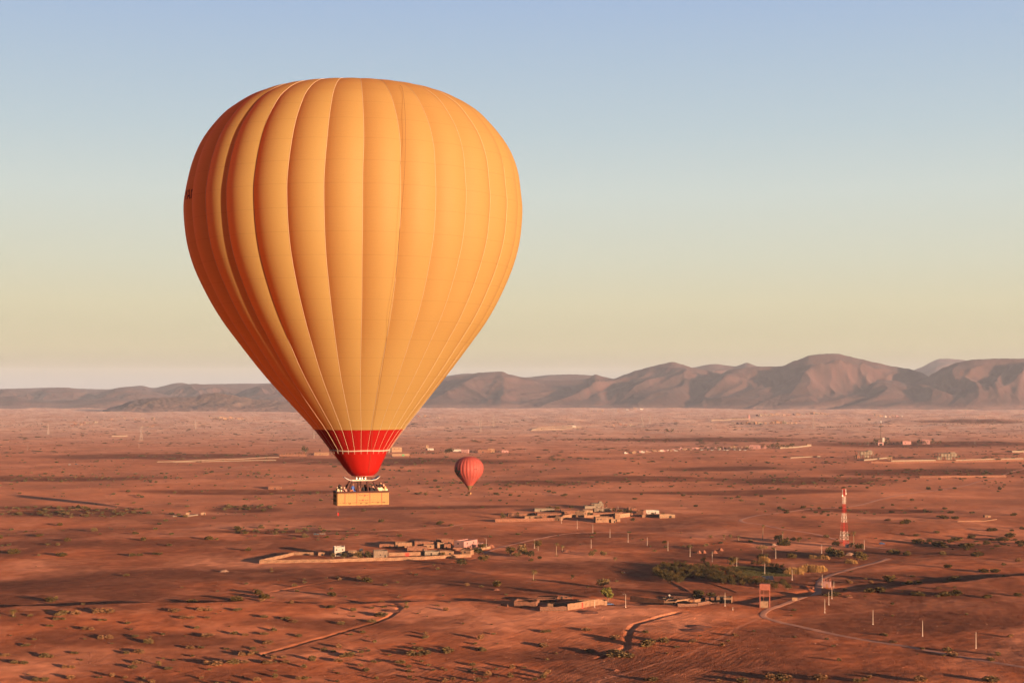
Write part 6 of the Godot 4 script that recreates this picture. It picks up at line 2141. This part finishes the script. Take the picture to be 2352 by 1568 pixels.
func scrub() -> void:
	var r := RandomNumberGenerator.new()
	r.seed = 2024
	var all := []   # [x, z, wide, tall, tone]; tone 0 olive, 1 dusty, 2 dry
	for e in [[SHRUBS_A, 0.0, 1079.5, 0.3116], [SHRUBS_B, 574.2, 1309.2, 0.293], [SHRUBS_C, 1205.8, 1378.0, 0.26855], [SHRUBS_D, 1780.0, 1091.0, 0.3043]]:
		for s in e[0]:
			var px: float = e[1] + s[0] * e[3]
			var py: float = e[2] + s[1] * e[3]
			if py > 1566.0:
				py = 1566.0
			var p := at(px, py)
			var w := metres(p, s[2] * e[3])
			var tall := metres(p, s[3] * e[3]) * 1.12
			var tone := 0 if py < 1400.0 and s[2] > 60 else (1 if r.randf() < 0.5 else 2)
			# a wide clump in the photograph is a row of bushes that touch
			var n := maxi(1, int(round(w / (tall * 2.6))))
			for i in n:
				var k := (i + 0.5) / n - 0.5
				all.append([p.x + k * w * 0.85, p.z - metres(p, 4.0) * r.randf_range(0.0, 3.0), w / n * r.randf_range(1.0, 1.35), tall * r.randf_range(0.8, 1.05), tone])
	var belt := noise_of(33, 1.0 / 330.0, 3)
	var silt := [[150, 1176, 210, 13, 1.0], [560, 1166, 90, 8, 1.0], [60, 1098, 300, 7, 0.6], [1860, 1108, 220, 11, 0.6], [2150, 1090, 260, 12, 0.6], [900, 1062, 300, 6, 0.5], [1240, 1112, 130, 7, 0.9], [2250, 1250, 130, 14, 0.5], [1990, 1172, 220, 8, 0.4], [640, 1215, 120, 10, 0.6], [1600, 1010, 260, 6, 0.8], [1400, 1012, 200, 6, 0.6], [2140, 1045, 200, 5, 0.4], [1500, 1110, 180, 10, 0.4]]
	var want := 12000
	for i in want:
		# even over the ground out to 7 km, thinned by belts of growth
		var d := sqrt(lerpf(540.0 * 540.0, 6600.0 * 6600.0, pow(r.randf(), 1.9)))
		var x := r.randf_range(-0.385, 0.385) * d
		var px := CX + x / d * FOCAL
		var py := EYE + CAM_H * FOCAL / d
		var k := 0.10 + 1.1 * smooth(0.02, 0.40, belt.get_noise_2d(x, d))
		for e in silt:
			var q: float = ((px - e[0]) / e[2]) ** 2 + ((py - e[1]) / e[3]) ** 2
			if q < 1.0:
				k = maxf(k, e[4])
		if d < 1000.0:
			k *= 0.45
		k *= 1.0 - 0.6 * smooth(2000.0, 4000.0, d)
		if r.randf() > k:
			continue
		# not on tracks, farms or in yards
		if _taken(px, py):
			continue
		var w := (2.0 + 5.5 * pow(r.randf(), 1.7)) * (1.0 + 0.35 * smooth(1500.0, 4500.0, d))
		if d < 950.0:
			w *= 0.6
		var flat := smooth(1900.0, 3200.0, d)
		all.append([x, -d, w * (1.0 + 1.2 * flat), w * r.randf_range(0.34, 0.52) * (1.0 - 0.4 * flat), (0 if r.randf() < 0.55 else 1) if d > 950.0 else 1 + r.randi() % 2])
	# fine growth far out, in belts
	for i in 10000:
		var d := sqrt(lerpf(1700.0 * 1700.0, 8600.0 * 8600.0, pow(r.randf(), 1.25)))
		var x := r.randf_range(-0.385, 0.385) * d
		if r.randf() > 0.05 + 1.5 * smooth(0.0, 0.28, belt.get_noise_2d(x * 0.8 + 4000.0, d * 1.3)):
			continue
		if _taken(CX + x / d * FOCAL, EYE + CAM_H * FOCAL / d):
			continue
		var w := 1.8 + 4.0 * pow(r.randf(), 2.0)
		all.append([x, -d, w, w * r.randf_range(0.3, 0.5), 0 if r.randf() < 0.6 else 1])
	# thick growth on the silt
	for e in silt:
		for i in int(e[2] * e[3] * e[4] / 22.0):
			var a := r.randf() * TAU
			var k := sqrt(r.randf())
			var px: float = e[0] + cos(a) * k * e[2]
			var py: float = e[1] + sin(a) * k * e[3]
			if _taken(px, py):
				continue
			var p := at(px, py)
			var w := 2.0 + 5.0 * pow(r.randf(), 1.5)
			all.append([p.x, p.z, w, w * r.randf_range(0.3, 0.46), 0 if r.randf() < 0.6 else 1])
	all.sort_custom(func(a, b): return a[2] * a[3] / (a[1] * a[1]) > b[2] * b[3] / (b[1] * b[1]))
	var meshes := []
	for i in 6:
		meshes.append(shrub_mesh(60 + i, 1.0, 1.0, 420, 0.135))
	var tones := [mats["olive_leaf"], mats["dusty_leaf"], mats["dry_leaf"]]
	var words := ["olive", "dusty brown", "dry reddish"]
	var count := {}
	var things := []
	for i in mini(300, all.size()):
		var s: Array = all[i]
		var p := on_ground(s[0], s[1])
		var q := px_of(p)
		# named by the nearest thing one can find
		var best = landmarks[0]
		var bd := 1e9
		for l in landmarks:
			var dd := Vector2((q.x - l[1]), (q.y - l[2]) * 3.0).length()
			if dd < bd:
				bd = dd
				best = l
		var where := "left of"
		if absf(q.x - best[1]) < absf(q.y - best[2]) * 2.0:
			where = "nearer than" if q.y > best[2] else "beyond"
		elif q.x > best[1]:
			where = "right of"
		var key: String = words[s[4]] + " scrub bush " + where + " " + best[0]
		things.append([key, bd, s, p, i])
	things.sort_custom(func(a, b): return a[1] < b[1])
	for e in things:
		count[e[0]] = count.get(e[0], 0) + 1
		var s: Array = e[2]
		var o := single("scrub_bush", e[0] + ", " + ordinal(count[e[0]]) + " nearest to it", "bush", meshes[e[4] % 6], tones[s[4]], e[3] - Vector3(0, 0.05, 0), r.randf() * TAU, "scrub bushes on the red plain")
		o.scale = Vector3(s[2], s[3], s[2] * 0.85)
	var mm := MultiMesh.new()
	mm.transform_format = MultiMesh.TRANSFORM_3D
	mm.use_colors = true
	mm.mesh = shrub_mesh(71, 1.0, 1.0, 130, 0.24)
	mm.instance_count = all.size() - 300
	for i in mm.instance_count:
		var s: Array = all[i + 300]
		var b := Basis(Vector3.UP, r.randf() * TAU).scaled(Vector3(s[2], s[3], s[2]))
		mm.set_instance_transform(i, Transform3D(b, on_ground(s[0], s[1]) - Vector3(0, 0.05, 0)))
		var c := Color(0.075, 0.054, 0.022) if s[4] == 0 else Color(0.105, 0.064, 0.028)
		mm.set_instance_color(i, c * r.randf_range(0.75, 1.25))
	var o := MultiMeshInstance3D.new()
	o.name = "distant_scrub"
	o.multimesh = mm
	o.material_override = leaf_mat("scrub_leaf", 1, 1, 1)
	add_child(o)
	tag(o, "countless small scrub bushes dotting the plain out to the hills", "scrub")
	o.set_meta("kind", "stuff")
	# pale stones on the near ground
	var st := begin()
	lathe(st, Vector3.ZERO, [Vector2(0.0, 0.45), Vector2(0.3, 0.38), Vector2(0.5, 0.1), Vector2(0.42, -0.1)], 6)
	mm = MultiMesh.new()
	mm.transform_format = MultiMesh.TRANSFORM_3D
	mm.use_colors = true
	mm.mesh = done(st)
	mm.instance_count = 5200
	for i in mm.instance_count:
		var d := sqrt(lerpf(540.0 * 540.0, 1100.0 * 1100.0, pow(r.randf(), 1.3)))
		var s := 0.12 + 0.4 * pow(r.randf(), 4.0)
		mm.set_instance_transform(i, Transform3D(Basis(Vector3.UP, r.randf() * TAU).scaled(Vector3(s, s * 0.7, s)), on_ground(r.randf_range(-0.385, 0.385) * d, -d)))
		mm.set_instance_color(i, Color(0.36, 0.19, 0.12).lerp(Color(0.26, 0.10, 0.06), r.randf()))
	o = MultiMeshInstance3D.new()
	o.name = "stones"
	o.multimesh = mm
	var sm := mat("stone_skin", 1, 1, 1, 0.95)
	sm.vertex_color_use_as_albedo = true
	o.material_override = sm
	add_child(o)
	tag(o, "small pale stones strewn over the near red ground", "stones")
	o.set_meta("kind", "stuff")

func _taken(px: float, py: float) -> bool:
	for e in [[590, 1250, 1110, 1296], [1130, 1160, 1560, 1206], [1200, 1375, 1400, 1408], [1440, 1365, 1690, 1396], [1495, 1290, 1830, 1350], [1740, 1340, 1920, 1400], [1925, 1240, 1960, 1262]]:
		if px > e[0] and px < e[2] and py > e[1] and py < e[3]:
			return true
	return false

func passengers() -> void:
	make_bodies()
	var tanned := mat("skin_tan", 0.2, 0.1, 0.06, 0.6)
	var light := mat("skin_light", 0.27, 0.14, 0.095, 0.6)
	var brown := mat("skin_brown", 0.09, 0.04, 0.024, 0.6)
	var black := mat("black_cloth", 0.018, 0.016, 0.018)
	var cream := mat("cream_cloth", 0.30, 0.22, 0.14)
	var blue := mat("blue_cloth", 0.03, 0.055, 0.16)
	var grey := mat("grey_cloth", 0.16, 0.15, 0.16)
	var orange := mat("tan_top", 0.2, 0.07, 0.035)
	var dkbrown := mat("brown_cloth", 0.07, 0.03, 0.022)
	var pinkish := mat("pink_cloth", 0.2, 0.1, 0.08)
	var navy := mat("navy_trousers", 0.02, 0.025, 0.04)
	var hair_b := mat("black_hair", 0.012, 0.009, 0.008, 0.5)
	var hair_r := mat("auburn_hair", 0.12, 0.035, 0.018, 0.5)
	var hair_y := mat("blond_hair", 0.30, 0.17, 0.075, 0.5)
	var beige := mat("beige_wool", 0.36, 0.25, 0.15)
	# share of the basket's length, rank across (1 front, -1 rear), row of the head's top, facing (0 to the viewer, 180 away)
	for e in [
		[-0.045, 0.45, 510, 150, 0, brown, black, "hood", black, "person in black hooded coat at the far left end of the basket"],
		[0.055, 0.62, 535, 190, 0, light, cream, "long", hair_b, "person with long dark hair and cream top, back turned"],
		[0.085, -0.2, 482, 170, 0, tanned, cream, "short", hair_b, "person with short dark hair standing behind the cream tops"],
		[0.12, -0.5, 512, 200, 0, tanned, dkbrown, "short", hair_b, "dark haired person half hidden beside the left upright"],
		[0.145, 0.6, 548, -20, 1, light, pinkish, "long", hair_b, "person with dark hair and pink top lifting a phone"],
		[0.185, 0.1, 558, 160, 0, tanned, grey, "hood", black, "person in grey jacket and black hood by the left upright"],
		[0.255, 0.6, 585, 30, 2, light, orange, "short", hair_b, "short person in tan top lifting both hands"],
		[0.325, 0.25, 440, 62, 0, brown, blue, "short", hair_b, "tall bearded person in blue jacket beside the upright"],
		[0.425, 0.5, 508, 40, 0, light, dkbrown, "short", hair_r, "person with brown hair and dark brown jacket"],
		[0.56, 0.3, 488, 170, 0, tanned, black, "short", hair_b, "person in black coat with back turned at the middle"],
		[0.64, -0.3, 505, 20, 0, light, black, "beanie", beige, "person wearing a beige beanie behind the right upright"],
		[0.705, 0.5, 522, 0, 1, light, black, "hat", black, "person in black hat and black coat holding a camera"],
		[0.80, 0.1, 525, 180, 0, tanned, black, "hat", black, "person in black hat half hidden by the cream jacket"],
		[0.84, 0.62, 510, 185, 0, light, cream, "hat", black, "person in cream jacket and black hat, back turned"],
		[0.90, -0.3, 440, 20, 1, tanned, black, "short", hair_b, "tall dark haired person in black at the right end"],
		[0.93, 0.2, 485, -15, 0, light, orange, "long", hair_r, "person with long auburn hair at the right end"],
		[0.95, 0.64, 565, 175, 0, light, cream, "long", hair_y, "blond person in cream jacket at the front right corner"]]:
		var tall: float = 1.09 + (750.0 - e[2]) * 0.06347 / PPM
		var local := Vector3(clampf((e[0] - 0.5) * 4.78, -2.12, 2.12), 0.11, clampf(e[1], -0.6, 0.55))
		person(e[9], basket_at * local, tall, basket_at.basis.get_euler().y + deg_to_rad(e[3]), e[4], e[5], e[6], navy, e[7], e[8])
	for e in [[-0.8, 0.2, black, "left one of the dark figures in the small red balloon's basket"], [0.1, -0.2, dkbrown, "middle one of the dark figures in the small red balloon's basket"], [0.8, 0.3, black, "right one of the dark figures in the small red balloon's basket"]]:
		person(e[3], small_basket * Vector3(e[0], 0.1, e[1]), 1.75, small_basket.basis.get_euler().y, 0, brown, e[2], navy, "short", hair_b)
	# pennant on a line below the basket
	var top := basket_at * Vector3(-2.2, 0.05, 0.2)
	var t := thing("red_pennant", "small red pennant hanging on a line under the basket's left end", "pennant", top)
	var st := begin()
	bar(st, Vector3.ZERO, Vector3(0, -0.72, 0), 0.006, 0.006, 4)
	part("line", done(st), mats["wire"], t)
	var red := mat("pennant_red", 0.42, 0.018, 0.015, 0.7)
	for e in [[-0.72, 0.14], [-0.86, 0.1]]:
		st = begin()
		var y: float = e[0]
		var w: float = e[1]
		quad(st, Vector3(0, y, 0), Vector3(w, y - 0.1, 0.05), Vector3(0.02, y - 0.17, 0.0), Vector3(-0.02, y - 0.09, 0.02))
		quad(st, Vector3(0, y, -0.012), Vector3(-0.02, y - 0.09, 0.008), Vector3(0.02, y - 0.17, -0.012), Vector3(w, y - 0.1, 0.038))
		part("flag", done(st), red, t)

func sky_image() -> ImageTexture:
	# clear evening air: the colour by height above the horizon only
	var stops := [[-90.0, 0.26, 0.19, 0.15], [0.0, 0.24, 0.19, 0.13], [0.7, 0.29, 0.245, 0.16], [1.9, 0.53, 0.465, 0.275], [3.6, 0.635, 0.585, 0.385], [5.4, 0.63, 0.635, 0.495], [8.0, 0.60, 0.66, 0.61], [10.5, 0.505, 0.605, 0.645], [13.0, 0.435, 0.55, 0.665], [15.5, 0.37, 0.495, 0.69], [22.0, 0.18, 0.28, 0.51], [35.0, 0.085, 0.14, 0.31], [60.0, 0.045, 0.08, 0.20], [90.0, 0.036, 0.065, 0.165]]
	var h := 1024
	var w := 16
	var im := Image.create(w, h, false, Image.FORMAT_RGBF)
	for y in h:
		var el := 90.0 - (y + 0.5) / h * 180.0
		var c := Color()
		for i in stops.size() - 1:
			if el >= stops[i][0] and el <= stops[i + 1][0]:
				var t: float = (el - stops[i][0]) / (stops[i + 1][0] - stops[i][0])
				c = Color(stops[i][1], stops[i][2], stops[i][3]).lerp(Color(stops[i + 1][1], stops[i + 1][2], stops[i + 1][3]), t)
		for x in w:
			im.set_pixel(x, y, c)
	return ImageTexture.create_from_image(im)

func _ready() -> void:
	rng.seed = 7
	var cam := Camera3D.new()
	cam.name = "camera"
	cam.projection = Camera3D.PROJECTION_FRUSTUM
	cam.near = 1.0
	cam.size = 1568.0 / FOCAL
	cam.frustum_offset = Vector2(0.0, (EYE - 784.0) / FOCAL)
	cam.far = 120000.0
	cam.position = Vector3(0, CAM_H, 0)
	add_child(cam)
	cam.current = true
	var env := Environment.new()
	var sky := Sky.new()
	var sm := PanoramaSkyMaterial.new()
	sm.panorama = sky_image()
	sky.sky_material = sm
	env.background_mode = Environment.BG_SKY
	env.sky = sky
	env.background_energy_multiplier = 1.0 / EXPO
	env.tonemap_mode = Environment.TONE_MAPPER_LINEAR
	env.tonemap_exposure = EXPO
	env.sdfgi_enabled = true
	env.ssao_enabled = true
	env.ssil_enabled = true
	env.fog_enabled = true
	env.fog_density = 0.0000138
	env.fog_light_color = lin(0.53, 0.59, 0.72)
	var we := WorldEnvironment.new()
	we.name = "environment"
	we.environment = env
	add_child(we)
	var sun := DirectionalLight3D.new()
	sun.name = "sun"
	sun.light_energy = 1.6
	sun.light_color = lin(1.0, 0.66, 0.42)
	sun.light_angular_distance = 0.5
	sun.shadow_enabled = true
	sun.basis = Basis.looking_at(SUN_DIR.normalized())
	add_child(sun)

	build_land()
	var soil := mat("red_soil", 1, 1, 1, 0.97)
	soil.vertex_color_use_as_albedo = true
	soil.metallic_specular = 0.05
	# clods and pebbles too fine for the sheet: a relief by world position
	var cn := noise_of(101, 0.045, 4)
	var cim := Image.create(512, 512, false, Image.FORMAT_L8)
	var cells := FastNoiseLite.new()
	cells.seed = 5
	cells.noise_type = FastNoiseLite.TYPE_CELLULAR
	cells.frequency = 0.06
	for y in 512:
		for x in 512:
			# seamless: blend the four shifted copies
			var v := 0.0
			var fx := x / 512.0
			var fy := y / 512.0
			for q in 4:
				var ox := x - (512 if q & 1 else 0)
				var oy := y - (512 if q & 2 else 0)
				v += (cn.get_noise_2d(ox, oy) * 0.8 - cells.get_noise_2d(ox, oy) * 0.35) * (fx if q & 1 else 1.0 - fx) * (fy if q & 2 else 1.0 - fy)
			v = clampf(0.5 + v * 0.6, 0.0, 1.0)
			cim.set_pixel(x, y, Color(v, v, v))
	cim.bump_map_to_normal_map(9.0)
	soil.normal_enabled = true
	soil.normal_texture = ImageTexture.create_from_image(cim)
	soil.normal_scale = 1.0
	soil.uv1_triplanar = true
	soil.uv1_world_triplanar = true
	soil.uv1_scale = Vector3.ONE / 23.0
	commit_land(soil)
	var rock := stained("hill_rock", 0.8, 0.8, 0.8, 0.3, 420.0)
	rock.vertex_color_use_as_albedo = true
	var pale_rock := rock
	# the hills behind the plain, farthest first
	hill([[2050, 880, 19500], [2110, 845, 19500], [2160, 823, 19500], [2210, 825, 19500], [2260, 838, 19500], [2360, 850, 19500], [2480, 880, 19500]], 3000, 2000, 31, 0.5, 1500.0, rock)
	hill([[-260, 905, 16500], [-120, 893, 16500], [0, 893, 16500], [50, 891, 16500], [136, 889, 16500], [190, 892, 16500], [250, 893, 16500], [285, 888, 16500], [327, 885, 16500], [350, 890, 16500], [412, 878, 16500], [440, 882, 16500], [500, 881, 16500], [562, 880, 16500], [604, 880, 16500], [640, 879, 16500], [760, 880, 16500], [900, 875, 16500], [1060, 880, 16500], [1200, 905, 16500]], 2600, 2600, 36, 0.75, 1300.0, rock)
	hill([[860, 905, 16000], [1000, 868, 16000], [1070, 857, 16000], [1100, 858, 16000], [1200, 866, 16000], [1267, 860, 16000], [1320, 859, 16000], [1370, 862, 16000], [1420, 870, 16000], [1500, 873, 16000], [1600, 842, 16000], [1640, 835, 16000], [1690, 840, 16000], [1716, 832, 16000], [1740, 840, 16000], [1800, 846, 16000], [1900, 880, 16000], [1960, 905, 16000]], 2600, 3000, 41, 0.8, 1100.0, rock)
	hill([[880, 912, 13600], [960, 886, 13600], [1010, 868, 13600], [1060, 862, 13600], [1100, 855, 13600], [1134, 853, 13600], [1152, 852, 13600], [1170, 859, 13600], [1198, 865, 13600], [1250, 874, 13600], [1310, 872, 13600], [1352, 868, 13600], [1367, 859, 13600], [1394, 867, 13600], [1408, 869, 13600], [1440, 858, 13600], [1460, 850, 13600], [1500, 840, 13600], [1524, 834, 13600], [1545, 830, 13600], [1568, 836, 13600], [1592, 844, 13600], [1650, 856, 13600], [1700, 880, 13600], [1760, 912, 13600]], 1900, 2400, 45, 0.8, 1000.0, rock)
	hill([[1560, 915, 12900], [1620, 880, 12900], [1680, 848, 12900], [1740, 841, 12900], [1796, 840, 12900], [1827, 827, 12900], [1866, 814, 12900], [1904, 811, 12900], [1925, 811, 12900], [1950, 817, 12900], [1974, 823, 12900], [2015, 832, 12900], [2050, 840, 12900], [2082, 845, 12900], [2110, 852, 12900], [2140, 866, 12900], [2200, 890, 12900], [2260, 915, 12900]], 1500, 2400, 52, 0.8, 950.0, rock)
	hill([[1870, 935, 12400], [1920, 906, 12400], [1960, 890, 12400], [2000, 874, 12400], [2021, 871, 12400], [2050, 873, 12400], [2085, 879, 12400], [2104, 878, 12400], [2125, 870, 12400], [2145, 857, 12400], [2170, 843, 12400], [2205, 831, 12400], [2240, 825, 12400], [2300, 823, 12400], [2352, 823, 12400], [2430, 815, 12400], [2560, 850, 12400], [2700, 915, 12400]], 1300, 2200, 57, 0.75, 800.0, rock)
	hill([[1690, 935, 11900], [1740, 918, 11900], [1790, 906, 11900], [1830, 901, 11900], [1860, 903, 11900], [1900, 916, 11900], [1950, 936, 11900]], 700, 1300, 61, 0.5, 600.0, rock)
	hill([[-200, 930, 13000], [-60, 905, 13000], [0, 911, 13000], [35, 909, 13000], [70, 918, 13000], [140, 920, 13000], [200, 916, 13000], [260, 913, 13000], [330, 922, 13000], [400, 935, 13000]], 1500, 1800, 63, 0.6, 800.0, rock)
	hill([[225, 945, 10200], [262, 934, 10200], [305, 920, 10200], [350, 913, 10200], [400, 912, 10200], [440, 911, 10200], [470, 905, 10200], [500, 902, 10200], [530, 907, 10200], [590, 917, 10200], [640, 921, 10200], [700, 930, 10200], [780, 945, 10200]], 620, 1500, 66, 0.45, 380.0, pale_rock, -4.0, 4.0, Color(0.085, 0.050, 0.037))
	hill([[120, 926, 14300], [170, 918, 14300], [215, 908, 14300], [245, 897, 14300], [270, 890, 14300], [288, 888, 14300], [310, 892, 14300], [350, 899, 14300], [400, 910, 14300], [450, 926, 14300]], 1300, 1500, 71, 0.7, 700.0, rock)
	hill([[310, 926, 14800], [360, 910, 14800], [395, 894, 14800], [420, 884, 14800], [442, 881, 14800], [470, 883, 14800], [500, 886, 14800], [550, 895, 14800], [610, 908, 14800], [680, 926, 14800]], 1400, 1500, 73, 0.75, 750.0, rock)
	hill([[470, 926, 13800], [530, 908, 13800], [570, 893, 13800], [600, 884, 13800], [628, 882, 13800], [660, 887, 13800], [700, 893, 13800], [760, 905, 13800], [830, 926, 13800]], 1300, 1500, 75, 0.75, 700.0, rock)
	hill([[-140, 922, 15000], [-70, 905, 15000], [-20, 894, 15000], [20, 892, 15000], [70, 897, 15000], [110, 892, 15000], [150, 889, 15000], [185, 895, 15000], [240, 910, 15000], [290, 924, 15000]], 1500, 1500, 77, 0.75, 750.0, rock)
	big_balloon()
	small_balloon()
	palette()
	roads()
	village_left()
	village_middle()
	farms_front()
	water_works()
	radio_mast()
	mark("the lattice mast", 1939, 1252)
	mark("the ground below the balloon", 1077, 1150)
	mark("the narrow ditch", 760, 1460)
	mark("the wide near ditch", 1440, 1460)
	mark("the three near poles", 2120, 1461)
	mark("the square ruin", 430, 1184)
	mark("the whitish gravel heap", 514, 1312)
	mark("the river bed palm", 29, 1416)
	mark("the earth heaps", 1630, 1270)
	mark("the roadside tree clump", 1200, 1275)
	mark("the dead palm stump", 363, 1527)
	grove_and_palms()
	all_poles()
	far_things()
	passengers()
	scrub()
